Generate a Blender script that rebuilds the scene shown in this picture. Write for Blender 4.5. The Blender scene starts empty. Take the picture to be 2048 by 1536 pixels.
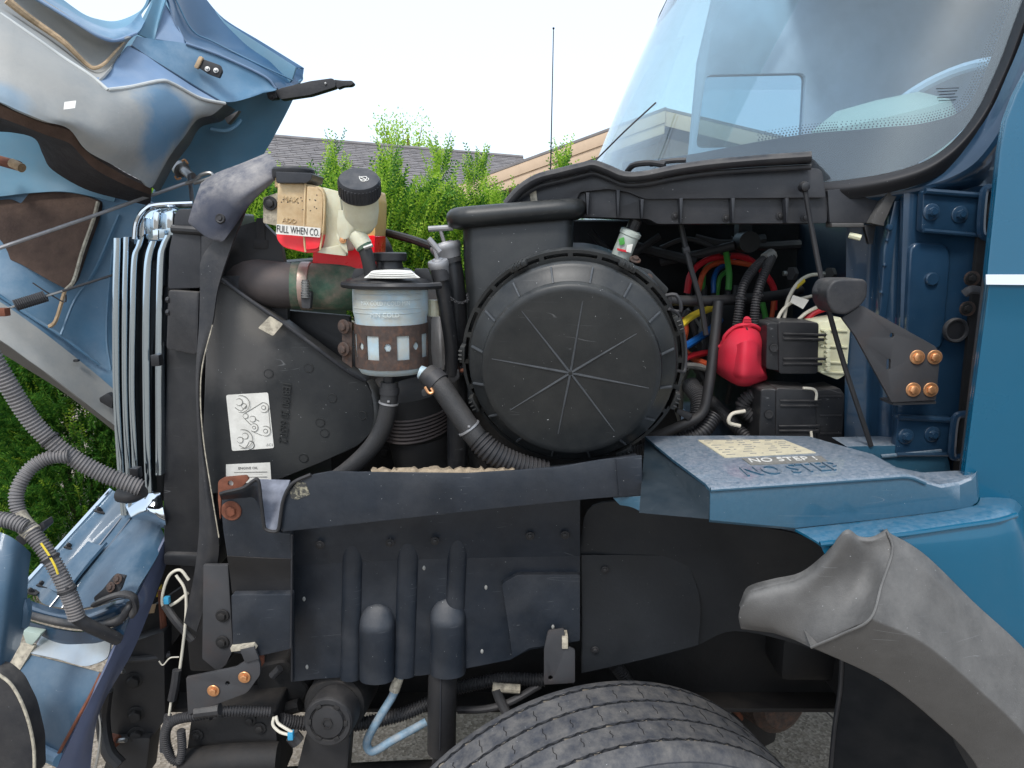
import bpy, bmesh, math, random
from mathutils import Vector as V, Matrix, noise
random.seed(7)
SC = bpy.context.scene
COL = SC.collection
R = math.radians
# ---------------------------------------------------------------- camera, sky, sun, exposure
F, PITCH, H = 1462.0, R(11.0), 2.0
cd = bpy.data.cameras.new('camera')
cd.sensor_width = 36.0; cd.lens = 36.0 * F / 2048.0
cd.clip_start = 0.05; cd.clip_end = 400
cam = bpy.data.objects.new('camera', cd); COL.objects.link(cam)
cam.location = (0, 0, H); cam.rotation_euler = (R(90) - PITCH, 0, 0)
SC.camera = cam
W = bpy.data.worlds.new('World'); SC.world = W; W.use_nodes = True
nt = W.node_tree; nt.nodes.clear()
sky = nt.nodes.new('ShaderNodeTexSky'); sky.sky_type = 'NISHITA'; sky.sun_disc = False
SUN_EL, SUN_AZ = R(52), R(200)          # azimuth clockwise from +Y
sky.sun_elevation = SUN_EL; sky.sun_rotation = SUN_AZ
sky.air_density = 1.0; sky.dust_density = 3.0; sky.ozone_density = 1.2; sky.altitude = 100
veil = nt.nodes.new('ShaderNodeMix'); veil.data_type = 'RGBA'; veil.inputs[0].default_value = 0.5
veil.inputs[7].default_value = (10.6, 12.2, 14.1, 1)      # thin even cloud veil over the whole sky
bg = nt.nodes.new('ShaderNodeBackground'); bg.inputs[1].default_value = 0.1
out = nt.nodes.new('ShaderNodeOutputWorld')
nt.links.new(sky.outputs[0], veil.inputs[6]); nt.links.new(veil.outputs[2], bg.inputs[0]); nt.links.new(bg.outputs[0], out.inputs[0])
sd = bpy.data.lights.new('sun', 'SUN'); sd.energy = 1.5; sd.angle = R(14); sd.color = (1, .97, .93)
sun = bpy.data.objects.new('sun', sd); COL.objects.link(sun)
_d = V((math.sin(SUN_AZ) * math.cos(SUN_EL), math.cos(SUN_AZ) * math.cos(SUN_EL), math.sin(SUN_EL)))
sun.location = _d * 30; sun.rotation_euler = _d.to_track_quat('Z', 'Y').to_euler()
vs = SC.view_settings
vs.view_transform = 'Standard'; vs.look = 'None'; vs.gamma = 1; vs.exposure = 0.65; vs.use_curve_mapping = False
SC.cycles.use_denoising = True
SC.cycles.max_bounces = 8; SC.cycles.transparent_max_bounces = 16; SC.cycles.transmission_bounces = 8
# ---------------------------------------------------------------- geometry helpers
CP, SP = math.cos(PITCH), math.sin(PITCH)
def ray(u, v):
    x, up = (u - 1024) / F, (768 - v) / F
    return V((x, CP + SP * up, -SP + CP * up))
def P(u, v, Y):
    d = ray(u, v); return V((0, 0, H)) + d * (Y / d.y)
def PZ(u, v, Z):
    d = ray(u, v); return V((0, 0, H)) + d * ((Z - H) / d.z)
def PX(u, v, X):
    d = ray(u, v); return V((0, 0, H)) + d * (X / d.x)
def mm(px, Y): return px * Y / F           # pixel length -> metres at depth Y
def yplane(a, b, c):
    """depth as a linear function of the outline, through three (u,v,Y)"""
    m = Matrix(((a[0], a[1], 1), (b[0], b[1], 1), (c[0], c[1], 1)))
    k = m.inverted() @ V((1 / a[2], 1 / b[2], 1 / c[2]))
    return lambda u, v: 1 / (k.x * u + k.y * v + k.z)
def rnd(pts, r=0, n=4):
    """round the corners of a closed outline; a point may carry its own radius"""
    o = []; N = len(pts)
    for i in range(N):
        p = V(pts[i][:2]); rr = pts[i][2] if len(pts[i]) > 2 else r
        a, b = V(pts[i - 1][:2]), V(pts[(i + 1) % N][:2])
        la, lb = (a - p).length, (b - p).length
        q = min(rr, la * .48, lb * .48)
        if q < .3: o.append((p.x, p.y)); continue
        s, e = p + (a - p) * (q / la), p + (b - p) * (q / lb)
        for k in range(n + 1):
            t = k / n; c = s * (1 - t) ** 2 + p * 2 * t * (1 - t) + e * t * t
            o.append((c.x, c.y))
    return o
def cr(pts, n=6, closed=False):
    """Catmull-Rom through vectors"""
    pts = [V(p) for p in pts]; N = len(pts); o = []
    if N < 3 and not closed:
        return [pts[0].lerp(pts[-1], k / n) for k in range(n + 1)]
    for i in range(N if closed else N - 1):
        g = (lambda j: pts[j % N]) if closed else (lambda j: pts[max(0, min(N - 1, j))])
        p0, p1, p2, p3 = g(i - 1), g(i), g(i + 1), g(i + 2)
        if not closed and i == 0: p0 = p1 * 2 - p2
        if not closed and i == N - 2: p3 = p2 * 2 - p1
        for k in range(n):
            t = k / n
            o.append(.5 * (2 * p1 + (p2 - p0) * t + (2 * p0 - 5 * p1 + 4 * p2 - p3) * t * t + (3 * p1 - p0 - 3 * p2 + p3) * t ** 3))
    if not closed: o.append(pts[-1])
    return o
def _y(Y, u, v): return Y(u, v) if callable(Y) else Y
def bev(bm, off, seg=2, ang=30):
    if off <= 0: return bm
    es = [e for e in bm.edges if len(e.link_faces) == 2 and e.calc_face_angle(0) > R(ang)]
    if es: bmesh.ops.bevel(bm, geom=es, offset=off, segments=seg, profile=.6, affect='EDGES', clamp_overlap=True)
    return bm
def plate3(pts, ext, bevel=.0015, seg=2, holes=()):
    """flat outline in 3D thickened along the vector ext"""
    bm = bmesh.new(); loops = []
    for lp in [pts] + list(holes):
        vs_ = [bm.verts.new(p) for p in lp]
        loops.append([bm.edges.new((vs_[i], vs_[(i + 1) % len(vs_)])) for i in range(len(vs_))])
    if holes:
        r = bmesh.ops.triangle_fill(bm, edges=[e for l in loops for e in l], use_beauty=True)
        fs = [g for g in r['geom'] if isinstance(g, bmesh.types.BMFace)]
        bmesh.ops.dissolve_limit(bm, angle_limit=R(1), verts=bm.verts[:], edges=[e for e in bm.edges if len(e.link_faces) == 2])
        fs = bm.faces[:]
    else:
        fs = [bm.faces.new(bm.verts[:])]
    r = bmesh.ops.extrude_face_region(bm, geom=fs)
    nv = [g for g in r['geom'] if isinstance(g, bmesh.types.BMVert)]
    bmesh.ops.translate(bm, verts=nv, vec=V(ext))
    bmesh.ops.recalc_face_normals(bm, faces=bm.faces[:])
    return bev(bm, bevel, seg)
def plate(pts, Y, th=.004, bevel=.0012, ext=None, holes=(), seg=2):
    """outline in photo pixels on depth Y (number or function), thickened away from the camera"""
    e = V(ext) if ext is not None else V((0, th, 0))
    return plate3([P(p[0], p[1], _y(Y, p[0], p[1])) for p in pts], e, bevel, seg, [[P(p[0], p[1], _y(Y, p[0], p[1])) for p in h] for h in holes])
def frames(path):
    n = len(path); T = []
    for i in range(n):
        t = path[min(i + 1, n - 1)] - path[max(i - 1, 0)]
        T.append(t.normalized() if t.length > 1e-9 else V((0, 0, 1)))
    a = V((0, 0, 1)) if abs(T[0].z) < .9 else V((1, 0, 0))
    nrm = (a - T[0] * a.dot(T[0])).normalized(); o = []
    for i in range(n):
        nrm = nrm - T[i] * nrm.dot(T[i])
        nrm = nrm.normalized(); o.append((T[i], nrm, T[i].cross(nrm)))
    return o
def tube(pts, r, seg=12, sub=8, corr=None, rf=None, flat=1.0, smooth=True, cap=True, bm=None):
    """tube through points; corr=(pitch, depth) makes real corrugations; rf(t) scales the radius"""
    path = cr(pts, sub) if smooth else [V(p) for p in pts]
    if corr:
        L = [0]
        for i in range(1, len(path)): L.append(L[-1] + (path[i] - path[i - 1]).length)
        n = max(4, int(L[-1] / corr[0] * 4)); q = []; j = 0
        for k in range(n + 1):
            s = L[-1] * k / n
            while j < len(L) - 2 and L[j + 1] < s: j += 1
            d = L[j + 1] - L[j]; q.append(path[j].lerp(path[j + 1], (s - L[j]) / d if d > 0 else 0))
        path = q
    fr = frames(path); bm = bm or bmesh.new(); rings = []
    for i, p in enumerate(path):
        rr = r
        if corr: rr += (0, -corr[1], -corr[1], 0)[i % 4]
        if rf: rr *= rf(i / (len(path) - 1))
        T, n_, b_ = fr[i]
        rings.append([bm.verts.new(p + n_ * rr * math.cos(2 * math.pi * k / seg) + b_ * rr * flat * math.sin(2 * math.pi * k / seg)) for k in range(seg)])
    for i in range(len(rings) - 1):
        for k in range(seg):
            bm.faces.new((rings[i][k], rings[i][(k + 1) % seg], rings[i + 1][(k + 1) % seg], rings[i + 1][k]))
    if cap:
        bm.faces.new(rings[0][::-1]); bm.faces.new(rings[-1])
    bmesh.ops.recalc_face_normals(bm, faces=bm.faces[:])
    return bm
def basis(axis, up=None):
    z = V(axis).normalized(); a = V(up) if up else (V((0, 0, 1)) if abs(z.z) < .9 else V((1, 0, 0)))
    x = a.cross(z).normalized(); y = z.cross(x)
    return Matrix((x, y, z)).transposed()
def lathe(prof, o, axis, seg=32, bm=None, sy=1.0, up=None):
    """profile [(radius, height)] turned about axis through o"""
    B = basis(axis, up); o = V(o); bm = bm or bmesh.new(); rings = []
    for r, h in prof:
        if r < 1e-6: rings.append([bm.verts.new(o + B @ V((0, 0, h)))])
        else: rings.append([bm.verts.new(o + B @ V((r * math.cos(2 * math.pi * k / seg), r * sy * math.sin(2 * math.pi * k / seg), h))) for k in range(seg)])
    for a, b in zip(rings, rings[1:]):
        for k in range(seg):
            k2 = (k + 1) % seg
            if len(a) == 1 and len(b) == 1: continue
            if len(a) == 1: bm.faces.new((a[0], b[k2], b[k]))
            elif len(b) == 1: bm.faces.new((a[k], a[k2], b[0]))
            else: bm.faces.new((a[k], a[k2], b[k2], b[k]))
    if len(rings[0]) > 1: bm.faces.new(rings[0][::-1])
    if len(rings[-1]) > 1: bm.faces.new(rings[-1])
    bmesh.ops.recalc_face_normals(bm, faces=bm.faces[:])
    return bm
def box(c, d, rot=None, bevel=.003, seg=2, bm=None):
    b = bmesh.new(); bmesh.ops.create_cube(b, size=1)
    M = Matrix.Translation(V(c)) @ (rot.to_4x4() if rot else Matrix()) @ Matrix.Diagonal((*d, 1))
    bmesh.ops.transform(b, matrix=M, verts=b.verts[:]); bev(b, bevel, seg)
    return join(bm, b) if bm else b
def join(a, b):
    me = bpy.data.meshes.new('tmp'); b.to_mesh(me); b.free(); a.from_mesh(me); bpy.data.meshes.remove(me); return a
def surf(rows, nu=6, nv=6, th=.004, px=True, smooth=True, lin=(), ext=None):
    """smooth sheet through a grid of (u,v,Y) photo points, given real thickness"""
    g = [[P(*p) if px else V(p) for p in r] for r in rows]
    if smooth:
        g = [cr(r, nu) if i not in lin else [r[k // nu].lerp(r[min(k // nu + 1, len(r) - 1)], (k % nu) / nu) for k in range((len(r) - 1) * nu + 1)] for i, r in enumerate(g)]
        g = [list(c) for c in zip(*[cr(c, nv) for c in zip(*g)])]
    bm = bmesh.new(); vv = [[bm.verts.new(p) for p in r] for r in g]
    for i in range(len(vv) - 1):
        for j in range(len(vv[0]) - 1):
            try: bm.faces.new((vv[i][j], vv[i][j + 1], vv[i + 1][j + 1], vv[i + 1][j]))
            except ValueError: pass
    bmesh.ops.remove_doubles(bm, verts=bm.verts[:], dist=1e-5)
    bmesh.ops.recalc_face_normals(bm, faces=bm.faces[:])
    s = sum(((f.calc_center_median() - V((0, 0, H))).dot(f.normal) for f in bm.faces))
    if s > 0: bmesh.ops.reverse_faces(bm, faces=bm.faces[:])
    if ext is not None:
        r = bmesh.ops.extrude_face_region(bm, geom=bm.faces[:])
        bmesh.ops.translate(bm, verts=[g_ for g_ in r['geom'] if isinstance(g_, bmesh.types.BMVert)], vec=V(ext))
        bmesh.ops.recalc_face_normals(bm, faces=bm.faces[:])
    elif th: bmesh.ops.solidify(bm, geom=bm.faces[:], thickness=th)
    return bm
def past_edge(rows, du=230):
    """carry a sheet on past the picture edge, as the real panel does"""
    o = []
    for r in rows:
        a, b = r[0], r[1]; k = du / max(20, b[0] - a[0])
        o.append([(a[0] - du, a[1] + (a[1] - b[1]) * k * .8, a[2] + (a[2] - b[2]) * k * .45)] + list(r))
    return o
# ---------------------------------------------------------------- scene objects
WO = {}          # world origin of every object
def _link(o, parent, w):
    COL.objects.link(o); WO[o.name] = w.copy()
    if parent: o.parent = parent; o.location = w - WO[parent.name]
    else: o.location = w
def thing(name, label, cat, at, group=None):
    o = bpy.data.objects.new(name, None); o.empty_display_size = .05
    _link(o, None, V(at)); o['label'] = label; o['category'] = cat
    if group: o['group'] = group
    return o
def part(name, bm, mat, parent=None, ang=35, label=None, cat=None, group=None, kind=None, flat=False):
    me = bpy.data.meshes.new(name); cs = [v.co for v in bm.verts]
    lo = V([min(c[i] for c in cs) for i in range(3)]); hi = V([max(c[i] for c in cs) for i in range(3)])
    w = (lo + hi) / 2
    if not parent: w.z = lo.z
    bmesh.ops.translate(bm, verts=bm.verts[:], vec=-w)
    bm.to_mesh(me); bm.free(); me.materials.append(mat)
    if not flat:
        me.polygons.foreach_set('use_smooth', [True] * len(me.polygons)); me.set_sharp_from_angle(angle=R(ang))
    o = bpy.data.objects.new(name, me); _link(o, parent, w)
    tag(o, label, cat, group, kind)
    return o
def tag(o, label=None, cat=None, group=None, kind=None):
    for k, v in (('label', label), ('category', cat), ('group', group), ('kind', kind)):
        if v: o[k] = v
    return o
def inst(name, me, parent, mw):
    """a copy of shared mesh data placed by a world matrix"""
    o = bpy.data.objects.new(name, me); COL.objects.link(o); w = mw.to_translation(); WO[o.name] = w
    o.parent = parent; m = mw.copy()
    if parent: m.translation = w - WO[parent.name]
    o.matrix_local = m
    return o
def shared(bm, mat, ang=35):
    me = bpy.data.meshes.new('shared'); bm.to_mesh(me); bm.free(); me.materials.append(mat)
    me.polygons.foreach_set('use_smooth', [True] * len(me.polygons)); me.set_sharp_from_angle(angle=R(ang)); return me
def place(o, axis, s=1.0, up=None): return Matrix.Translation(V(o)) @ basis(axis, up).to_4x4() @ Matrix.Scale(s, 4)
def text(name, s, A, B, up, mat, parent, ext=.0004, height=None, label=None):
    """lettering from baseline start A to end B"""
    cu = bpy.data.curves.new('txt', 'FONT'); cu.body = s; cu.extrude = .02; cu.resolution_u = 3
    t = bpy.data.objects.new('txt', cu); COL.objects.link(t)
    me = bpy.data.meshes.new_from_object(t.evaluated_get(bpy.context.evaluated_depsgraph_get()))
    bpy.data.objects.remove(t); bpy.data.curves.remove(cu)
    xs = [v.co.x for v in me.vertices]; x0, x1 = min(xs), max(xs); h = max(v.co.y for v in me.vertices)
    A, B = V(A), V(B); d = B - A; k = d.length / (x1 - x0); ky = k if height is None else height / h
    x = d.normalized(); u = V(up); u = (u - x * u.dot(x)).normalized(); n = x.cross(u)
    bm = bmesh.new(); bm.from_mesh(me); bpy.data.meshes.remove(me)
    for v in bm.verts: v.co = A + x * ((v.co.x - x0) * k) + u * (v.co.y * ky) + n * (v.co.z / .02 * ext)
    return part(name, bm, mat, parent, label=label)
# ---------------------------------------------------------------- materials
def S(r, g, b):
    f = lambda c: (c / 255 / 12.92) if c / 255 <= .04045 else ((c / 255 + .055) / 1.055) ** 2.4
    return (f(r), f(g), f(b), 1)
def M(name, col, rough=.5, metal=0., var=.2, scale=6., dust=None, damt=0., up=True, bump=0., bscale=80., coat=0., speck=0., spec=.5,
      trans=0., ior=1.45, alpha=1., sss=0., patch=None, pamt=0., pscale=9., stretch=None, wave=0., dmin=.2, scr=0., dlo=.36, dhi=.68, blobs=()):
    m = bpy.data.materials.new(name); m.use_nodes = True; n = m.node_tree.nodes; l = m.node_tree.links
    b = n['Principled BSDF']; tc = n.new('ShaderNodeTexCoord'); src = tc.outputs['Object']
    if stretch:
        mp = n.new('ShaderNodeMapping'); mp.inputs['Scale'].default_value = stretch; l.new(src, mp.inputs[0]); src = mp.outputs[0]
    def nz(sc, det=6, ro=.6, off=0):
        t = n.new('ShaderNodeTexNoise'); t.inputs['Scale'].default_value = sc; t.inputs['Detail'].default_value = det; t.inputs['Roughness'].default_value = ro
        t.noise_dimensions = '4D'; t.inputs['W'].default_value = off; l.new(src, t.inputs['Vector']); return t.outputs[0]
    def rmp(s, a, c, lo=0., hi=1.):
        t = n.new('ShaderNodeMapRange'); t.inputs[1].default_value = a; t.inputs[2].default_value = c; t.inputs[3].default_value = lo; t.inputs[4].default_value = hi
        l.new(s, t.inputs[0]); return t.outputs[0]
    def mul(a, c):
        t = n.new('ShaderNodeMath'); t.operation = 'MULTIPLY'
        for i, q in enumerate((a, c)):
            if isinstance(q, (int, float)): t.inputs[i].default_value = q
            else: l.new(q, t.inputs[i])
        return t.outputs[0]
    def mix(f, a, c, mode='MIX'):
        t = n.new('ShaderNodeMix'); t.data_type = 'RGBA'; t.blend_type = mode
        for i, q in ((0, f), (6, a), (7, c)):
            if isinstance(q, (int, float)): t.inputs[i].default_value = q
            elif isinstance(q, tuple): t.inputs[i].default_value = q
            else: l.new(q, t.inputs[i])
        return t.outputs[2]
    c = col
    if var:
        k = tuple(max(0, x * (1 - var)) for x in col[:3]) + (1,); k2 = tuple(min(1, x * (1 + var)) for x in col[:3]) + (1,)
        c = mix(rmp(nz(scale), .3, .7), k, k2)
    rsock = None
    if patch: c = mix(mul(rmp(nz(pscale, 8, .65, 3.1), .48, .66), pamt), c, patch)
    if dust:
        f = rmp(nz(scale * 1.7, 8, .7, 7.7), dlo, dhi)
        if up:
            ge = n.new('ShaderNodeNewGeometry'); sp = n.new('ShaderNodeSeparateXYZ'); l.new(ge.outputs['Normal'], sp.inputs[0])
            f = mul(f, rmp(sp.outputs[2], .05, .85, dmin, 1.))
        f = mul(f, damt); c = mix(f, c, dust)
        rsock = rmp(f, 0, 1, rough, min(1, rough + .5))
    for bc, br, bcol, ba in blobs:               # stains and wiped or dusty areas with a shape of their own
        g5 = n.new('ShaderNodeNewGeometry'); ds = n.new('ShaderNodeVectorMath'); ds.operation = 'DISTANCE'; l.new(g5.outputs['Position'], ds.inputs[0]); ds.inputs[1].default_value = bc
        ad = n.new('ShaderNodeMath'); ad.operation = 'MULTIPLY_ADD'; l.new(nz(14, 6, .65, 4.4), ad.inputs[0]); ad.inputs[1].default_value = br * 1.1; l.new(ds.outputs['Value'], ad.inputs[2])
        c = mix(mul(rmp(ad.outputs[0], br * 1.15, br * 1.75, 1., 0.), ba), c, bcol)
    if scr:
        mp2 = n.new('ShaderNodeMapping'); mp2.inputs['Scale'].default_value = (.5, .5, 5.0); mp2.inputs['Rotation'].default_value = (.5, .9, .4); l.new(src, mp2.inputs[0])
        t5 = n.new('ShaderNodeTexNoise'); t5.inputs['Scale'].default_value = 9; t5.inputs['Detail'].default_value = 0; l.new(mp2.outputs[0], t5.inputs['Vector'])
        s1 = n.new('ShaderNodeMath'); s1.operation = 'SUBTRACT'; l.new(t5.outputs[0], s1.inputs[0]); s1.inputs[1].default_value = .5
        s2 = n.new('ShaderNodeMath'); s2.operation = 'ABSOLUTE'; l.new(s1.outputs[0], s2.inputs[0])
        f = mul(mul(rmp(s2.outputs[0], .0, .005, 1., 0.), rmp(nz(16, 3, .6, 9.1), .56, .64)), scr); c = mix(f, c, (.32, .33, .34, 1))
    if speck: c = mix(mul(rmp(nz(260, 2, .5, 1.3), .735, .76), speck), c, (.55, .56, .56, 1))
    if isinstance(c, tuple): b.inputs['Base Color'].default_value = c
    else: l.new(c, b.inputs['Base Color'])
    if rsock is None: rsock = rmp(nz(scale * 2.3, 5, .6, 5.5), .25, .75, max(.02, rough * .75), min(1, rough * 1.25))
    l.new(rsock, b.inputs['Roughness'])
    b.inputs['Metallic'].default_value = metal; b.inputs['Specular IOR Level'].default_value = spec
    b.inputs['Coat Weight'].default_value = coat; b.inputs['Coat Roughness'].default_value = .05
    b.inputs['IOR'].default_value = ior; b.inputs['Transmission Weight'].default_value = trans; b.inputs['Alpha'].default_value = alpha
    if sss: b.inputs['Subsurface Weight'].default_value = sss; b.inputs['Subsurface Radius'].default_value = (.02, .015, .01); b.inputs['Subsurface Scale'].default_value = .5
    if bump or wave:
        bp = n.new('ShaderNodeBump'); bp.inputs['Strength'].default_value = bump or wave; bp.inputs['Distance'].default_value = .002 if bump else .02
        l.new(nz(bscale, 4, .6, 2.2), bp.inputs['Height']); l.new(bp.outputs[0], b.inputs['Normal'])
    return m
DUST = S(150, 143, 132)
m = {}
m['plastic'] = M('black_plastic', S(25, 27, 31), .36, var=.18, dust=S(120, 116, 112), damt=.45, bump=.12, bscale=220, speck=.6, scr=.35)
m['plastic2'] = M('charcoal_plastic', S(34, 37, 43), .4, var=.18, dust=S(130, 126, 122), damt=.5, bump=.15, bscale=260, speck=.5, scr=.3)
m['cover'] = M('air_cleaner_plastic', S(28, 31, 33), .36, var=.12, dust=S(112, 110, 104), damt=.42, bump=.08, bscale=300, speck=.9, scr=.3)
m['rubber'] = M('rubber', S(31, 33, 38), .5, var=.22, dust=S(140, 134, 126), damt=.55, bump=.25, bscale=160, speck=.5)
m['rubber_dusty'] = M('dusty_rubber', S(58, 63, 78), .62, var=.22, dust=S(176, 170, 162), damt=.95, bump=.2, bscale=140, speck=.6, scale=7, dmin=.35, blobs=[(P(446, 432, 1.476), .05, S(40, 46, 62), .85), (P(410, 455, 1.484), .03, S(46, 52, 66), .6)])
m['shield'] = M('splash_shield_plastic', S(26, 33, 42), .42, var=.25, scale=9, dust=S(96, 96, 98), damt=.5, patch=S(62, 64, 68), pamt=.3, pscale=7, bump=.2, bscale=120, speck=.6, scr=.35)
m['black'] = M('black_metal', S(30, 31, 34), .5, var=.25, dust=S(110, 104, 98), damt=.35, bump=.2, bscale=90)
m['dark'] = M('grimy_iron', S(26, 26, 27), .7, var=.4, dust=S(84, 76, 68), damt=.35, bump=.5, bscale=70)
m['bracket'] = M('bracket_steel', S(58, 59, 62), .55, .1, var=.2, dust=S(112, 106, 100), damt=.3, patch=S(84, 62, 50), pamt=.18, pscale=14, bump=.1)
m['rust'] = M('rusty_steel', S(112, 66, 48), .8, var=.35, scale=40, dust=S(140, 100, 80), damt=.3, bump=.5, bscale=120)
m['rustdark'] = M('brown_rust', S(66, 55, 50), .75, var=.35, scale=60, patch=S(108, 76, 58), pamt=.55, pscale=60, bump=.45, bscale=160)
m['zinc'] = M('yellow_zinc', S(214, 158, 112), .35, .75, var=.2, scale=90, patch=S(150, 92, 60), pamt=.4, pscale=80)
m['steel'] = M('bare_steel', S(150, 150, 148), .4, .8, var=.2, scale=50)
m['chrome'] = M('chrome', S(205, 212, 218), .06, 1., var=.03)
m['grillepaint'] = M('chromed_grille', S(190, 206, 218), .1, 1., var=.06, scale=3)
m['valance'] = M('valance_blue', S(50, 80, 102), .4, .0, var=.18, scale=6, dust=S(124, 136, 146), damt=.6, coat=.2, speck=.6, scr=.4)
m['worn'] = M('worn_plastic_edge', S(66, 69, 72), .5, var=.25, scale=40)
m['skindark'] = M('hood_outer_skin_blue', S(38, 76, 108), .35, var=.2, scale=4, coat=.3, dust=S(86, 110, 132), damt=.35, up=False)
m['paleblue'] = M('pale_dust_highlight_blue', S(108, 134, 164), .5, var=.12, scale=6, dust=S(150, 164, 182), damt=.5, up=False)  # dusty facets; the pale tone also paints the channel rim highlight
m['ridge'] = M('dusty_ridge_highlight', S(196, 198, 194), .7, var=.12, scale=20)  # pale dust tone that also paints the highlight along the liner ridge
m['gasket'] = M('windshield_gasket', S(22, 23, 27), .5, var=.2, dust=S(70, 68, 68), damt=.4, speck=.5)
m['endpanel'] = M('bare_inner_panel', S(30, 42, 50), .5, var=.2, scale=8, dust=S(70, 76, 80), damt=.3, speck=.5)
m['ledge'] = M('lightly_dusty_blue', S(6, 88, 118), .28, .0, var=.06, coat=.6, dust=S(160, 166, 172), damt=.35, scale=60, dmin=.0, dlo=.3, dhi=.8)
m['void'] = M('black_liner', S(15, 17, 20), .8, var=.2)
m['darkwing'] = M('dark_wing_liner', S(27, 30, 34), .6, var=.2, bump=.2, bscale=120, speck=.4)  # base colour darkened for the shade of the fender overhang
m['firewall'] = M('grimy_shaded_firewall', S(16, 30, 44), .45, var=.3, scale=7, coat=.2, speck=.3)  # dirty dark blue, darkened further for the shade under the cowl
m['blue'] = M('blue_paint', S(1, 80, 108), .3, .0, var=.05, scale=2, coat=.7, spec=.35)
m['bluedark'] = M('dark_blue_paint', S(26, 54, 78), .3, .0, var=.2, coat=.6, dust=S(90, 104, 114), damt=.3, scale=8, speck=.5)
m['bluein'] = M('hood_underside_blue', S(78, 118, 146), .45, .05, var=.2, scale=5, dust=S(168, 182, 194), damt=.7, coat=.1, speck=.6)
m['blueskin'] = M('hood_inner_skin_blue', S(88, 132, 156), .45, var=.2, scale=5, dust=S(124, 144, 156), damt=.4, up=False)
m['liner'] = M('dusty_hood_liner', S(130, 136, 138), .65, var=.08, scale=7, dust=S(170, 167, 160), damt=.8, up=False, dlo=.15, dhi=.75, patch=S(100, 130, 152), pamt=.35, pscale=3.2, blobs=[(P(345, 232, 1.74), .085, S(84, 122, 150), .85), (P(318, 292, 1.70), .06, S(84, 122, 150), .8), (P(60, 120, 1.49), .10, S(172, 170, 164), .5), (P(20, 190, 1.40), .05, S(120, 150, 172), .6)], bump=.25, bscale=120, speck=.5)
m['shroud'] = M('shroud_plastic', S(28, 31, 34), .4, var=.15, dust=S(112, 110, 106), damt=.45, bump=.1, bscale=300, speck=.8, scr=.3, blobs=[(P(455, 690, 1.545), .11, S(96, 94, 92), .55), (P(600, 880, 1.57), .09, S(70, 70, 68), .4), (P(520, 640, 1.55), .05, S(110, 106, 100), .5)])
m['fender'] = M('dusty_blue_fender', S(38, 80, 102), .28, .0, var=.06, coat=.6, dust=S(172, 172, 176), damt=.75, scale=95, speck=.5, dmin=.05, dlo=.24, dhi=.72, scr=.3)
m['foam'] = M('brown_insulation', S(78, 62, 54), .95, var=.3, scale=20, dust=S(130, 108, 92), damt=.45, bump=1.0, bscale=160)
m['foamdark'] = M('shaded_insulation', S(38, 32, 31), .95, var=.3, scale=20, bump=1.0, bscale=160)  # insulation brown darkened for the shade on the pad's underside
m['foamtan'] = M('tan_insulation_edge', S(176, 152, 122), .95, var=.3, scale=60, bump=1.0, bscale=200)
m['flare'] = M('grey_fender_flare', S(68, 67, 66), .48, var=.1, dust=S(146, 144, 140), damt=.65, bump=.3, bscale=420, speck=.6, scale=14, scr=.5, dlo=.2, dhi=.8)
m['tyre'] = M('tyre_rubber', S(62, 65, 72), .75, var=.18, dust=S(134, 130, 124), damt=.6, bump=.4, bscale=180, speck=1., scale=20)
m['conduit'] = M('grey_conduit', S(104, 103, 104), .55, var=.2, scale=25, dust=S(150, 140, 132), damt=.5)
m['loom'] = M('black_loom', S(40, 41, 44), .5, var=.2, dust=S(110, 104, 100), damt=.35)
m['hose'] = M('rubber_hose', S(38, 39, 41), .5, var=.2, dust=S(120, 114, 108), damt=.45, bump=.5, bscale=420)
m['white'] = M('white_label', S(222, 220, 212), .6, var=.06, scale=30, dust=S(150, 146, 138), damt=.3, up=False)
m['ink'] = M('black_ink', S(40, 40, 42), .6, var=.1)
m['inkgrey'] = M('grey_print', S(120, 118, 112), .7, var=.2, scale=80)
m['cream'] = M('cream_plastic', S(216, 216, 186), .5, var=.12, scale=14, dust=S(150, 142, 116), damt=.3, up=False, sss=.2)
m['tank'] = M('aged_tank_plastic', S(202, 180, 142), .42, var=.12, scale=14, dust=S(150, 118, 80), damt=.6, up=False, sss=.35, speck=.0)
m['tankclear'] = M('milky_tank_plastic', S(206, 206, 184), .4, var=.12, scale=14, dust=S(170, 150, 110), damt=.4, up=False, sss=.35)
m['coolant'] = M('red_coolant', S(236, 40, 56), .35, var=.1, scale=12, sss=.4, dust=S(200, 120, 110), damt=.25, up=False)
m['coolantbright'] = M('bright_red_coolant', S(250, 22, 40), .3, var=.08, scale=12, sss=.5)
m['pstank'] = M('pale_reservoir', S(168, 190, 200), .4, var=.1, scale=18, dust=S(176, 170, 154), damt=.8, up=False, sss=.4, blobs=[(P(720, 600, 1.46), .04, S(176, 168, 150), .6), (P(783, 748, 1.45), .05, S(150, 156, 156), .5)])
m['greenhose'] = M('green_silicone_hose', S(74, 104, 84), .6, var=.35, scale=18, patch=S(150, 130, 116), pamt=.75, pscale=16, dust=S(36, 46, 42), damt=.5, up=False, bump=.3)
m['darkhose'] = M('aged_elbow', S(66, 62, 62), .55, var=.3, scale=10, dust=S(118, 100, 92), damt=.5, bump=.2)
m['red'] = M('red_rubber', S(206, 40, 62), .5, var=.08, scale=12, dust=S(150, 70, 80), damt=.3, up=False, bump=.1, bscale=300)
m['wred'] = M('red_wire', S(196, 42, 52), .45, var=.1); m['worange'] = M('orange_wire', S(196, 84, 48), .5, var=.1)
m['wgreen'] = M('green_wire', S(74, 152, 66), .45, var=.1); m['wblue'] = M('blue_wire', S(24, 84, 150), .45, var=.1)
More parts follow.
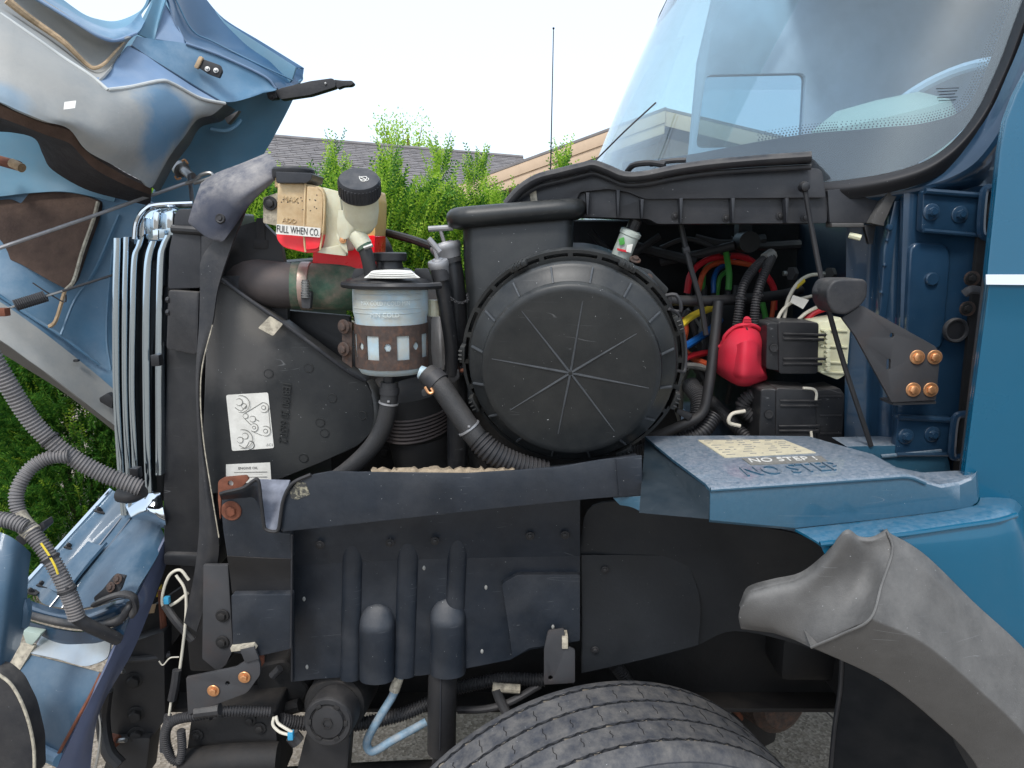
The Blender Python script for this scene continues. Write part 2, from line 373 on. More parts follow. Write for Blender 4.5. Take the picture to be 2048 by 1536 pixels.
m['wyellow'] = M('yellow_wire', S(222, 196, 62), .45, var=.1); m['wwhite'] = M('cream_wire', S(206, 200, 184), .5, var=.1)
m['wgrey'] = M('grey_wire', S(140, 140, 136), .5, var=.1); m['teal'] = M('teal_connector', S(60, 150, 190), .4, var=.1)
m['alu'] = M('dull_aluminium', S(160, 160, 162), .5, .6, var=.15, scale=20, dust=S(130, 125, 120), damt=.3, up=False)
m['bluepipe'] = M('weathered_blue_pipe', S(118, 144, 162), .6, var=.25, scale=50, patch=S(160, 160, 158), pamt=.6, pscale=40, bump=.2)
m['tape'] = M('old_tape', S(176, 168, 150), .8, var=.3, scale=60, patch=S(110, 104, 96), pamt=.8, pscale=90)
# ================================================================ ground
def ground_mat():
    mt = bpy.data.materials.new('exposed_aggregate'); mt.use_nodes = True; n = mt.node_tree.nodes; l = mt.node_tree.links; b = n['Principled BSDF']
    tc = n.new('ShaderNodeTexCoord')
    vo = n.new('ShaderNodeTexVoronoi'); vo.inputs['Scale'].default_value = 90; l.new(tc.outputs['Object'], vo.inputs['Vector'])
    r1 = n.new('ShaderNodeValToRGB'); e = r1.color_ramp.elements
    e[0].color = S(120, 110, 98); e[1].color = S(196, 184, 166); k = e.new(.4); k.color = S(150, 138, 122); k = e.new(.7); k.color = S(172, 160, 146)
    l.new(vo.outputs['Color'], r1.inputs[0])
    nz = n.new('ShaderNodeTexNoise'); nz.inputs['Scale'].default_value = 3; nz.inputs['Detail'].default_value = 8; l.new(tc.outputs['Object'], nz.inputs[0])
    mx = n.new('ShaderNodeMix'); mx.data_type = 'RGBA'; mx.blend_type = 'MULTIPLY'; mx.inputs[0].default_value = .5
    l.new(r1.outputs[0], mx.inputs[6]); l.new(nz.outputs[0], mx.inputs[7])
    l.new(mx.outputs[2], b.inputs['Base Color']); b.inputs['Roughness'].default_value = .9
    bp = n.new('ShaderNodeBump'); bp.inputs['Strength'].default_value = .6; bp.inputs['Distance'].default_value = .004
    l.new(vo.outputs['Distance'], bp.inputs['Height']); l.new(bp.outputs[0], b.inputs['Normal'])
    return mt
bm = bmesh.new(); bmesh.ops.create_grid(bm, x_segments=8, y_segments=8, size=150)
part('ground', bm, ground_mat(), kind='structure')
def raw(name, vs_, fs_, mat, parent=None, smooth=False, **kw):
    me = bpy.data.meshes.new(name); me.from_pydata(vs_, [], fs_); me.materials.append(mat)
    if smooth: me.polygons.foreach_set('use_smooth', [True] * len(me.polygons))
    o = bpy.data.objects.new(name, me); _link(o, parent, WO[parent.name] if parent else V((0, 0, 0))); tag(o, **kw); return o
# ================================================================ yew hedge, one shrub after another
def leafmat(name, cols, tr):
    mt = bpy.data.materials.new(name); mt.use_nodes = True; n = mt.node_tree.nodes; l = mt.node_tree.links; b = n['Principled BSDF']
    g = n.new('ShaderNodeNewGeometry'); rp = n.new('ShaderNodeValToRGB'); l.new(g.outputs['Random Per Island'], rp.inputs[0])
    e = rp.color_ramp.elements; e[0].color = cols[0]; e[1].color = cols[-1]
    for i, c in enumerate(cols[1:-1]): k = e.new((i + 1) / (len(cols) - 1)); k.color = c
    l.new(rp.outputs[0], b.inputs['Base Color']); b.inputs['Roughness'].default_value = .45; b.inputs['Specular IOR Level'].default_value = .3
    t = n.new('ShaderNodeBsdfTranslucent'); l.new(rp.outputs[0], t.inputs[0])
    mx = n.new('ShaderNodeMixShader'); mx.inputs[0].default_value = tr
    l.new(b.outputs[0], mx.inputs[1]); l.new(t.outputs[0], mx.inputs[2]); l.new(mx.outputs[0], n['Material Output'].inputs[0])
    return mt
LEAF_YEW = leafmat('yew_needles', [S(40, 84, 36), S(62, 112, 44), S(88, 138, 54), S(120, 160, 66)], .35)
LEAF_NEW = leafmat('young_yew_needles', [S(112, 158, 48), S(150, 190, 60), S(176, 208, 72), S(200, 222, 96)], .5)
BARK = M('bark', S(84, 66, 52), .9, var=.3, scale=20, bump=.6, bscale=60)
def shoot(vs_, fs_, o, d, L, nl, ll, lw, rng):
    """a twig with flat needles in two ranks"""
    a = V((rng.uniform(-1, 1), rng.uniform(-1, 1), rng.uniform(-1, 1))); s = d.cross(a)
    if s.length < .01: s = d.orthogonal()
    s.normalize(); up = s.cross(d)
    b0 = len(vs_); w = up * .0025
    vs_ += [o - w, o + w, o + d * L + w * .4, o + d * L - w * .4]; fs_.append((b0, b0 + 1, b0 + 2, b0 + 3))
    for i in range(nl):
        t = (i + .5) / nl; sd_ = 1 if i % 2 else -1; k = ll * (1.05 - .55 * t) * rng.uniform(.8, 1.2)
        q = o + d * (L * t); ax = (s * sd_ * .75 + d * .6 + up * rng.uniform(-.35, .35)).normalized(); wd = ax.cross(up).normalized() * lw
        b0 = len(vs_); mid = q + ax * k * .5
        vs_ += [q, mid + wd, q + ax * k, mid - wd]; fs_.append((b0, b0 + 1, b0 + 2, b0 + 3))
def yew(cx, cy, rx, ry, hh, seed, label, ns=4600):
    rng = random.Random(seed)
    t = thing('yew_shrub', label, 'shrub', (cx, cy, 0), 'yew shrubs of the hedge behind the truck')
    bm = bmesh.new()
    for k in range(5):
        a = rng.uniform(0, 6.28); tube([(cx, cy, -.03), (cx + math.cos(a) * .1, cy + math.sin(a) * .1, hh * .35), (cx + math.cos(a) * rx * .5, cy + math.sin(a) * ry * .5, hh * .8)], .03, 6, 3, rf=lambda t: 1 - .7 * t, bm=bm)
    part('trunk', bm, BARK, t)
    vo, fo, vn, fn = [], [], [], []
    lobes = [(rng.uniform(-.75, .75) * rx, rng.uniform(-.6, .6) * ry, rng.uniform(.8, 1.04) * hh, rng.uniform(.12, .22)) for _ in range(17)]
    for i in range(ns):
        a = rng.uniform(0, 6.283) if rng.random() < .4 else rng.uniform(3.3, 6.1)
        z = hh * rng.random() ** .95 * .93
        rr = (rng.uniform(.3, 1.05)) * (1 - max(0, z / hh - .55) ** 1.6 * 1.2) * (1 + .16 * math.sin(3 * a + z * 4 + seed))
        p = V((cx + math.cos(a) * rx * rr, cy + math.sin(a) * ry * rr, z + .02))
        d = V((math.cos(a) * .7, math.sin(a) * .7, rng.uniform(.1, 1.0))).normalized()
        L = rng.uniform(.09, .2)
        if rng.random() < (.9 if z < 1.5 else .5): shoot(vo, fo, p, d, L, 15, .040, .0058, rng)
        else: shoot(vn, fn, p, (d + V((0, 0, .5))).normalized(), L * 1.1, 15, .034, .0054, rng)
    for lx, ly, lz, lr in lobes:               # upright leaders that give the ragged top
        for i in range(int(ns * .022)):
            a = rng.uniform(0, 6.283); hgt = rng.random(); w = lr * (1 - hgt * .85) * rng.uniform(.3, 1)
            p = V((cx + lx + math.cos(a) * w, cy + ly + math.sin(a) * w, lz - .55 + hgt * .62))
            d = V((math.cos(a) * .35, math.sin(a) * .35, 1)).normalized()
            if rng.random() < .62: shoot(vn, fn, p, d, rng.uniform(.1, .2), 15, .034, .0052, rng)
            else: shoot(vo, fo, p, d, rng.uniform(.1, .2), 15, .036, .0052, rng)
    raw('crown', [v - V((cx, cy, 0)) for v in vo], fo, LEAF_YEW, t)
    raw('young_shoots', [v - V((cx, cy, 0)) for v in vn], fn, LEAF_NEW, t)
hedge = [(-3.55, 4.35, .62, 2.1, 'dark yew shrub at the hedge end farthest from the cab'), (-2.62, 4.25, .6, 2.0, 'dense yew shrub seen under the raised hood'),
         (-1.72, 4.4, .62, 2.28, 'yew shrub of the hedge behind the chrome grille'), (-.88, 4.6, .58, 2.42, 'tall ragged yew shrub behind the coolant tank'),
         (-.12, 4.75, .58, 2.36, 'yew shrub of the hedge behind the dipsticks'), (.62, 4.7, .56, 2.22, 'low yew shrub of the hedge behind the air intake'),
         (1.42, 4.6, .6, 2.2, 'yew shrub of the hedge hidden behind the cab')]
for i, (x, y, r, h, lb) in enumerate(hedge): yew(x, y, r, .5, h, 11 + i, lb, (7500 if i < 3 else 5200) if i < 6 else 2000)
# broadleaf tree far behind the roof
def far_tree(cx, cy, zt, r, seed, label):
    rng = random.Random(seed); t = thing('deciduous_tree', label, 'tree', (cx, cy, 0))
    bm = bmesh.new(); tube([(cx, cy, -.2), (cx + .1, cy, zt * .5), (cx, cy, zt * .92)], .22, 8, 4, rf=lambda q: 1 - .8 * q, bm=bm)
    vs_, fs_ = [], []
    for k in range(15):
        a = rng.uniform(0, 6.28); e = V((cx + math.cos(a) * r * rng.uniform(.2, .8), cy + math.sin(a) * r * .8, zt * rng.uniform(.72, 1.0)))
        b = V((cx, cy, zt * .5)); tube([b, b.lerp(e, .5) + V((0, 0, .2)), e], .05, 5, 3, rf=lambda q: 1 - .75 * q, bm=bm)
        for i in range(320):
            q = b.lerp(e, rng.uniform(.45, 1.03)) + V((rng.gauss(0, .22), rng.gauss(0, .22), rng.gauss(.05, .3)))
            d = V((rng.uniform(-1, 1), rng.uniform(-1, 1), rng.uniform(.1, 1))).normalized(); s = d.orthogonal().normalized() * .035; L = .13; n0 = len(vs_)
            vs_ += [q, q + d * L * .5 + s, q + d * L, q + d * L * .5 - s]; fs_.append((n0, n0 + 1, n0 + 2, n0 + 3))
    part('trunk', bm, BARK, t)
    raw('crown', [v - V((cx, cy, 0)) for v in vs_], fs_, LEAF_NEW, t)
_p = P(815, 250, 34.0)
far_tree(_p.x, 34, P(815, 243, 34).z, 1.9, 5, 'leafy light green tree rising behind the shingled roof')
# ================================================================ houses
SHINGLE = M('asphalt_shingles', S(116, 112, 112), .9, var=.25, scale=3, dust=S(150, 144, 138), damt=.4, up=False, bump=.6, bscale=40)
TAN = M('tan_fascia', S(196, 172, 146), .7, var=.06); WALL = M('tan_siding', S(150, 132, 114), .8, var=.08); SOFFIT = M('brown_soffit', S(120, 106, 94), .8, var=.1)
def shingle_roof(t, ridge_a, ridge_b, slope, length, n):
    """lapped courses as real strips from ridge to eave"""
    a, b = V(ridge_a), V(ridge_b); vs_, fs_ = [], []; st = length / n; nrm = (b - a).cross(slope).normalized()
    if nrm.z < 0: nrm = -nrm
    rng = random.Random(3)
    for i in range(n):
        s0, s1 = slope * (st * i), slope * (st * (i + 1.06)); u = 0.; Lr = (b - a).length; dr = (b - a).normalized()
        while u < Lr:
            w = min(rng.uniform(.25, .4), Lr - u); lift = .012 + rng.random() * .012; j = rng.uniform(-.01, .02)
            p = [a + dr * u + s0, a + dr * (u + w - .012) + s0, a + dr * (u + w - .012) + s1 + slope * j + nrm * lift, a + dr * u + s1 + slope * j + nrm * lift]
            k = len(vs_); vs_ += p + [q - nrm * .02 for q in p]
            fs_ += [(k, k + 1, k + 2, k + 3), (k + 3, k + 2, k + 6, k + 7), (k + 1, k + 5, k + 6, k + 2), (k + 4, k, k + 3, k + 7)]; u += w + .002
    o = WO[t.name]; return raw('shingles', [v - o for v in vs_], fs_, SHINGLE, t, kind='stuff')
ra, rb = P(420, 266, 19.0), P(1045, 316, 23.2)
ra.z += .02
t = thing('shingled_house', 'house with long grey shingled roof behind the hedge', 'house', ((ra.x + rb.x) / 2, (ra.y + rb.y) / 2, 0))
dr = (rb - ra).normalized(); ra = ra - dr * 5; side = V((dr.y, -dr.x, 0)).normalized()
if side.y > 0: side = -side
sl = (side + V((0, 0, -.42))).normalized()
part('roof_deck', plate3([ra + V((0, 0, -.05)), rb + V((0, 0, -.05)), rb + sl * 5.4 + V((0, 0, -.05)), ra + sl * 5.4 + V((0, 0, -.05))], (0, 0, -.12), 0), SOFFIT, t)
shingle_roof(t, ra, rb, sl, 5.5, 36)
sb = (-side + V((0, 0, -.42))).normalized()
part('rear_roof', plate3([ra, rb, rb + sb * 5.4, ra + sb * 5.4], (0, 0, -.12), 0), SHINGLE, t)
bm = bmesh.new(); part('ridge_cap', tube([ra + V((0, 0, .02)), rb + V((0, 0, .02))], .06, 8, 2), SHINGLE, t)
q0, q1 = ra + sl * 4.8, rb + sl * 4.8; q2, q3 = rb + sb * 4.8, ra + sb * 4.8
zw = q0.z - .1
part('wall', plate3([V((q.x, q.y, -.05)) for q in (q0, q1, q2, q3)], (0, 0, zw), 0), WALL, t)
part('fascia', box((ra + sl * 5.45 + rb + sl * 5.45) / 2 + V((0, 0, -.08)), ((rb - ra).length, .03, .18), Matrix.Rotation(math.atan2(dr.y, dr.x), 3, 'Z'), .004), TAN, t)
# gabled tan house: a rake with two fascia boards runs up towards the cab
ga, gb = P(898, 374, 15.0), P(1330, 215, 13.4)
t = thing('tan_gabled_house', 'tan house gable with layered rake boards beside the cab', 'house', (gb.x, gb.y + 3, 0))
gd = (gb - ga).normalized(); back = V((-gd.y, gd.x, 0)).normalized()
if back.y < 0: back = -back
def rake(name, o0, h, th, mat, dy): 
    a, b = ga + V((0, 0, o0)) - V((0, dy, 0)), gb + V((0, 0, o0)) - V((0, dy, 0))
    part(name, plate3([a, b, b - V((0, 0, h)), a - V((0, 0, h))], back * th, .004), mat, t)
rake('roof_edge', .0, .05, 7., SHINGLE, .06); rake('rake_board', -.055, .20, .05, TAN, .05); rake('rake_board', -.262, .17, .04, TAN, .02)
rake('soffit', -.44, .02, .6, SOFFIT, 0)
w0, w1 = ga + back * .5, gb + back * .5
part('wall', plate3([V((w0.x - .5, w0.y, -.05)), V((w1.x, w1.y, -.05)), w1 - V((0, 0, .46)), w0 - V((.5, 0, .65))], back * 4, 0), WALL, t)
gc = gb + (gb - ga).reflect(V((0, 0, 1))).normalized() * 4
part('rake_board', plate3([gb - V((0, 0, .055)), gc - V((0, 0, .055)), gc - V((0, 0, .3)), gb - V((0, 0, .3))], back * .05, .004), TAN, t)
part('wall', plate3([V((w1.x + .01, w1.y, -.05)), V((gc.x, gc.y + .5, -.05)), V((gc.x, gc.y + .5, gc.z - .4)), w1 - V((-.01, 0, .46))], back * 4, 0), WALL, t)
part('roof_edge', plate3([gb, gc, gc - V((0, 0, .05)), gb - V((0, 0, .05))], back * 7, .004), SHINGLE, t)
# whip antenna on the far side of the cowl
t = thing('whip_antenna', 'thin black whip antenna rising above the hedge', 'antenna', P(1099, 420, 2.9))
part('mast', tube([P(1099, 425, 2.9), P(1102, 300, 2.9), P(1107, 57, 2.9)], .0032, 8, 6, rf=lambda q: 1 - .45 * q), m['black'], t)
part('base', lathe([(.018, -.05), (.018, 0), (.012, .02), (.007, .05), (0, .055)], P(1099, 425, 2.9), (0, 0, 1), 14), m['black'], t)
part('tip', lathe([(.0, -.004), (.004, -.002), (.004, .003), (0, .005)], P(1107, 57, 2.9), (0, 0, 1), 8), m['black'], t)
# ================================================================ cab, windshield, door
from mathutils.bvhtree import BVHTree
def glass_mat():
    mt = bpy.data.materials.new('windshield_glass'); mt.use_nodes = True; n = mt.node_tree.nodes; l = mt.node_tree.links; n.remove(n['Principled BSDF'])
    fr = n.new('ShaderNodeFresnel'); ge = n.new('ShaderNodeNewGeometry'); io = n.new('ShaderNodeMapRange'); io.inputs[3].default_value = 1.65; io.inputs[4].default_value = 1 / 1.65; l.new(ge.outputs['Backfacing'], io.inputs[0]); l.new(io.outputs[0], fr.inputs[0])
    tr = n.new('ShaderNodeBsdfTransparent'); tr.inputs[0].default_value = (.86, .94, .95, 1)
    gl = n.new('ShaderNodeBsdfGlossy'); gl.inputs['Roughness'].default_value = .0; gl.inputs[0].default_value = (.96, .98, 1, 1)
    mx = n.new('ShaderNodeMixShader'); l.new(fr.outputs[0], mx.inputs[0]); l.new(tr.outputs[0], mx.inputs[1]); l.new(gl.outputs[0], mx.inputs[2])
    df = n.new('ShaderNodeBsdfDiffuse'); df.inputs[0].default_value = S(200, 205, 205)       # film of dust on the glass
    tc = n.new('ShaderNodeTexCoord'); nz = n.new('ShaderNodeTexNoise'); nz.inputs['Scale'].default_value = 4; nz.inputs['Detail'].default_value = 8; l.new(tc.outputs['Object'], nz.inputs[0])
    rg = n.new('ShaderNodeMapRange'); rg.inputs[1].default_value = .35; rg.inputs[2].default_value = .8; rg.inputs[3].default_value = .01; rg.inputs[4].default_value = .05; l.new(nz.outputs[0], rg.inputs[0])
    m2 = n.new('ShaderNodeMixShader'); l.new(rg.outputs[0], m2.inputs[0]); l.new(mx.outputs[0], m2.inputs[1]); l.new(df.outputs[0], m2.inputs[2])
    l.new(m2.outputs[0], n['Material Output'].inputs[0]); return mt
GLASS = glass_mat()
def tint_mat():
    mt = bpy.data.materials.new('tinted_side_glass'); mt.use_nodes = True; n = mt.node_tree.nodes; l = mt.node_tree.links; n.remove(n['Principled BSDF'])
    tr = n.new('ShaderNodeBsdfTransparent'); tr.inputs[0].default_value = (.56, .66, .72, 1); gl = n.new('ShaderNodeBsdfGlossy'); gl.inputs['Roughness'].default_value = 0
    mx = n.new('ShaderNodeMixShader'); mx.inputs[0].default_value = .06; l.new(tr.outputs[0], mx.inputs[1]); l.new(gl.outputs[0], mx.inputs[2]); l.new(mx.outputs[0], n['Material Output'].inputs[0]); return mt
TINT = tint_mat()
INT = M('cab_interior_grey', S(170, 184, 194), .8, var=.1); INTD = M('cab_interior_dark', S(160, 178, 198), .85, var=.15)
FRIT = M('frit_enamel', S(24, 22, 36), .35, var=.05)
CABW = V((.95, 1.9, 1.0))
cab = thing('truck_cab', 'blue truck cab with raked windshield and black gasket', 'truck cab', CABW)
plan = [(.83, 1.375), (.63, 1.47), (.42, 1.72), (.26, 2.05), (.20, 2.42), (.25, 2.8), (.44, 3.15), (.8, 3.4)]
rows = []
for k in range(5):
    t = k / 4; z = 2.06 + t * 1.0
    rows.append([(x + .44 * t + .02 * math.sin(t * math.pi) * -1, y + .05 * t * (1 if y < 2.4 else -1), z) for x, y in plan])
bm = surf(rows, 16, 22, .0, px=False)
BV = BVHTree.FromBMesh(bm)
GL = [(1560, 385), (1660, 376), (1760, 362), (1840, 340), (1893, 309), (1935, 267), (1968, 219), (1992, 169), (2012, 124), (2034, 64), (2052, 14), (2090, -60), (2400, -400)]
bm2 = bm.copy()
def outside(c):
    q = c - V((0, 0, H)); f_ = q.y * CP - q.z * SP; u, v = 1024 + F * q.x / f_, 768 - F * (q.y * SP + q.z * CP) / f_
    for (a, b), (a2, b2) in zip(GL, GL[1:]):
        if a <= u <= a2: return c.y < 2.0 and v > b + (b2 - b) * (u - a) / (a2 - a)
    return False
bmesh.ops.delete(bm2, geom=[f for f in bm2.faces if outside(f.calc_center_median())], context='FACES'); bmesh.ops.solidify(bm2, geom=bm2.faces[:], thickness=.005)
glass = part('windshield_glass', bm2, GLASS, cab, ang=60)
def GP(u, v, off=0):
    d = ray(u, v).normalized(); h = BV.ray_cast(V((0, 0, H)), d)
    if h[0] is None: return None
    n = h[1] if h[1].dot(d) < 0 else -h[1]
    return h[0] + n * off
bm.free()
fin = [(1240, 322), (1358, 309), (1507, 281), (1614, 264), (1700, 257), (1768, 251), (1830, 246), (1880, 236), (1915, 224), (1937, 207), (1952, 184), (1967, 154), (1982, 117), (1998, 77), (2012, 40), (2026, 2), (2040, -40)]
fout = [(1240, 400), (1358, 390), (1507, 372), (1614, 362), (1700, 354), (1768, 344), (1830, 326), (1880, 298), (1920, 264), (1952, 230), (1974, 196), (1990, 164), (2004, 130), (2020, 86), (2032, 46), (2045, 4), (2060, -40)]
bm = bmesh.new(); ra_, rb_ = [], []
for a, b in zip(fin, fout):
    pa, pb = GP(*a, -.008), GP(*b, -.008)
    if pa is None or pb is None: continue
    ra_.append(pa); rb_.append(pb)
ra_, rb_ = cr(ra_, 4), cr(rb_, 4)
va = [[bm.verts.new(p.lerp(q, s / 4)) for p, q in zip(ra_, rb_)] for s in range(5)]
for i in range(4):
    for j in range(len(ra_) - 1): bm.faces.new((va[i][j], va[i][j + 1], va[i + 1][j + 1], va[i + 1][j]))
part('frit_band', bm, FRIT, glass)
vs_, fs_ = [], []
fl = cr([V((a[0], a[1], 0)) for a in fin[2:-1]], 16)
acc = 0
for i in range(1, len(fl)):
    acc += (fl[i] - fl[i - 1]).length
    if acc < 5.2: continue
    acc = 0; tn = (fl[i] - fl[i - 1]).normalized(); nn = V((tn.y, -tn.x, 0))
    for k in range(4):
        q = fl[i] + nn * (3 + 5.0 * k) + tn * (2.6 if k % 2 else 0); c = GP(q.x, q.y, -.008)
        if c is None: continue
        n0 = len(vs_); rr = .0019 - .0003 * k
        for s in range(6):
            a = s * math.pi / 3; e = GP(q.x + math.cos(a) * 2.2 * (1 - .15 * k), q.y + math.sin(a) * 2.2 * (1 - .15 * k), -.008); vs_.append(e if e else c)
        fs_.append(tuple(range(n0, n0 + 6)))
raw('frit_dots', [v - WO[glass.name] for v in vs_], fs_, FRIT, glass, kind='stuff')
gk = [(1560, 376), (1660, 372), (1760, 358), (1840, 336), (1893, 305), (1935, 263), (1968, 215), (1992, 165), (2012, 120), (2034, 60), (2052, 10), (2070, -45)]
gi, gm, go = [], [], []
for i, (u, v) in enumerate(gk):
    a_, b_ = V(gk[max(0, i - 1)]), V(gk[min(len(gk) - 1, i + 1)]); tn = (b_ - a_).normalized(); nn = V((-tn.y, tn.x))
    q = GP(u - nn.x * 8, v - nn.y * 8, .001) or P(u, v, 1.45); Yq = q.y
    gi.append(P(u - nn.x * 9, v - nn.y * 9, Yq - .002)); gm.append(P(u + nn.x * 10, v + nn.y * 10, Yq - .022)); go.append(P(u + nn.x * 30, v + nn.y * 30, Yq - .012))
part('gasket', surf([gi, [a_.lerp(b_, .35) + V((0, -.008, 0)) for a_, b_ in zip(gi, gm)], gm, go], 6, 5, .012, px=False), m['gasket'], cab)
gp2 = [GP(u + (16 if v < 300 else 8), v + 14, 0) or P(u + 14, v + 14, 1.42) for u, v in gk]
# cab sheet metal round the windshield corner
rows = [[(1640, 384, 1.50), (1760, 372, 1.47), (1850, 346, 1.43), (1905, 312, 1.40), (1950, 268, 1.385), (1985, 215, 1.375), (2012, 155, 1.37), (2045, 75, 1.37), (2075, -30, 1.37)],
        [(1655, 400, 1.49), (1770, 392, 1.445), (1865, 375, 1.405), (1940, 345, 1.37), (1985, 300, 1.345), (2020, 240, 1.335), (2040, 180, 1.33), (2075, 90, 1.33), (2110, -20, 1.33)],
        [(1655, 430, 1.52), (1770, 424, 1.50), (1870, 410, 1.47), (1960, 386, 1.44), (2010, 340, 1.42), (2050, 280, 1.40), (2070, 230, 1.40), (2110, 120, 1.40), (2150, 0, 1.40)]]
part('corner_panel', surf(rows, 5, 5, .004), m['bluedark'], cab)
# cab shell with the far door window
farY = 3.42
fo_ = [(1378, 330), (1398, 120), (1440, -60), (2300, -60), (2300, 800), (1390, 800)]
part('far_side_wall', plate(fo_, farY, .05, .004, holes=[rnd([(1412, 150), (1612, 146), (1604, 292), (1392, 296)], 14)]), INTD, cab)
part('far_window_pane', plate(rnd([(1408, 146), (1616, 142), (1608, 296), (1388, 300)], 14), farY + .02, .005, 0), TINT, cab)
INTB = M('cab_rear_trim', S(96, 112, 132), .8, var=.1)
part('rear_wall', box((2.75, 2.4, 2.15), (.05, 2.1, 2.1), None, .02), INTB, cab)
part('roof_panel', box((1.97, 2.39, 3.12), (1.6, 2.1, .05), None, .02), m['blue'], cab)
part('cab_floor', box((1.75, 2.4, 1.22), (2.0, 2.0, .06), None, .01), INTD, cab)
part('sun_visor', tube([V((.86, 3.2, 3.09)), V((.66, 2.6, 3.10)), V((.68, 2.0, 3.10)), V((.8, 1.6, 3.08)), V((1.1, 1.38, 3.07))], .05, 10, 6, flat=.35), m['plastic'], cab)
part('mirror_bracket', plate(rnd([(1362, -14), (1352, 4), (1330, 34), (1312, 54), (1320, 26), (1340, -14)], 6), 2.55, .02, .003), m['black'], cab)
# dash, binnacle, wheel, seat
rows = [[(1.0, 1.55, 2.02), (.85, 1.9, 2.03), (.74, 2.3, 2.03), (.8, 2.8, 2.03), (1.0, 3.2, 2.02)],
        [(1.15, 1.55, 2.06), (1.1, 1.9, 2.09), (1.05, 2.3, 2.07), (1.05, 2.8, 2.06), (1.15, 3.2, 2.05)],
        [(1.35, 1.55, 1.85), (1.32, 1.9, 1.88), (1.3, 2.3, 1.86), (1.3, 2.8, 1.85), (1.35, 3.2, 1.85)]]
part('dashboard', surf(rows, 5, 5, .02, px=False), INT, cab)
c0 = P(1762, 262, 2.05)
part('instrument_binnacle', lathe([(.0, .10), (.10, .095), (.165, .06), (.185, 0), (.185, -.06)], c0 + V((0, 0, -.02)), (-.25, -.1, 1), 24), M('binnacle_pale', S(150, 168, 166), .7, var=.05), cab)
wc = P(1880, 214, 1.95); wa = V((-.62, -.28, .74)).normalized(); B = basis(wa)
ring = [wc + B @ V((.165 * math.cos(a * math.pi / 16), .165 * math.sin(a * math.pi / 16), 0)) for a in range(33)]
part('steering_wheel', tube(ring, .014, 8, 1, smooth=False), INTD, cab)
part('seat_back', box((2.0, 1.95, 2.1), (.16, .5, .9), Matrix.Rotation(.2, 3, 'Y'), .06, 3), INTB, cab)
part('seat_back', box((2.0, 2.85, 2.1), (.16, .5, .9), Matrix.Rotation(.2, 3, 'Y'), .06, 3), INTB, cab)
# inspection print on the glass
for k in range(5):
    a, b = GP(1872 + 3 * k % 7, 178 + 6 * k, .001), GP(1918 - 4 * k % 9, 176 + 6 * k, .001)
    part('glass_print', tube([a, b], .0006, 5, 2), m['ink'], glass)
# wiper arm and blade just above the cowl seal
t = thing('wiper_arm', 'black windshield wiper arm parked above the cowl seal', 'wiper', P(1300, 345, 1.75))
part('arm', tube([P(1255, 342, 1.8), P(1268, 330, 1.76), P(1300, 326, 1.74), P(1330, 330, 1.72)], .007, 8, 5), m['black'], t)
part('blade', tube([P(1300, 329, 1.8), P(1340, 322, 1.78), P(1372, 320, 1.77)], .006, 8, 5), m['rubber'], t)
part('long_blade', tube([P(1190, 322, 2.02), P(1250, 262, 1.99), P(1312, 205, 1.97)], .0022, 6, 4), m['rubber'], t)
# ---------------------------------------------------------------- firewall and hinge pillar
t = firewall = thing('firewall', 'dark blue firewall and door hinge pillar of the cab', 'firewall', V((.85, 1.7, 1.1)))
part('front_panel', box((.80, 2.45, 1.66), (.03, 1.86, 1.0), None, .004), m['firewall'], t)
part('undercowl_blocker', box((.47, 2.64, 1.90), (.64, 1.2, .32), None, .02), m['void'], t)  # added black box: blocks the view and darkens the gap under the cowl
part('toe_panel', plate3([V((.80, 1.52, 1.18)), V((.80, 3.35, 1.18)), V((.80, 3.35, .9)), V((.80, 1.52, .9))], (.9, 0, -.15), .004), m['dark'], t)
cols = [(1694, 1.56), (1722, 1.545), (1750, 1.53), (1762, 1.50), (1772, 1.475), (1790, 1.462), (1800, 1.458), (1808, 1.43), (1845, 1.425), (1900, 1.42), (1960, 1.41), (2060, 1.40)]
rows = []
for v in (372, 470, 600, 760, 920, 1000):
    rows.append([(u - (v - 372) * .028 * (1 if u > 1740 else .4), v, Y) for u, Y in cols])
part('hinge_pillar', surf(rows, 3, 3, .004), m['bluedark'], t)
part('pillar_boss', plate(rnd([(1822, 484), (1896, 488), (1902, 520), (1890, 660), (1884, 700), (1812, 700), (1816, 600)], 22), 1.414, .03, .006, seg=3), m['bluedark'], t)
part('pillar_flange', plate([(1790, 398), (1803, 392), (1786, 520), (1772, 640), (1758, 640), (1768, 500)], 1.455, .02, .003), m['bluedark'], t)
part('plug', lathe([(.0, .004), (.011, .004), (.0125, .002), (.0125, -.004)], P(1864, 558, 1.41), (0, -1, 0), 20), m['bluedark'], t)
part('grommet', lathe([(.017, -.004), (.019, .002), (.022, .003), (.024, .0), (.024, -.006)], P(1913, 661, 1.395), (0, -1, 0), 24), m['rubber'], t)
part('grommet_face', lathe([(.0, .0), (.0185, 0), (.0185, -.004)], P(1913, 661, 1.397), (0, -1, 0), 20), m['black'], t)
for u, v in ((1813, 395), (1780, 455)):
    part('rivet', lathe([(0, .004), (.005, .003), (.007, 0), (.007, -.004)], P(u, v, 1.445), (0, -1, 0), 12), m['bluedark'], t)
for u, v in ((1775, 480), (1770, 530), (1764, 585)): part('weld_dimple', lathe([(0, .0025), (.003, .001), (.004, -.003)], P(u, v, 1.452), (0, -1, 0), 8), m['bluedark'], t)
part('inner_shadow_panel', plate([(1965, 380), (2100, 380), (2060, 1000), (1905, 1000)], 1.392, .01, .002), m['dark'], t)
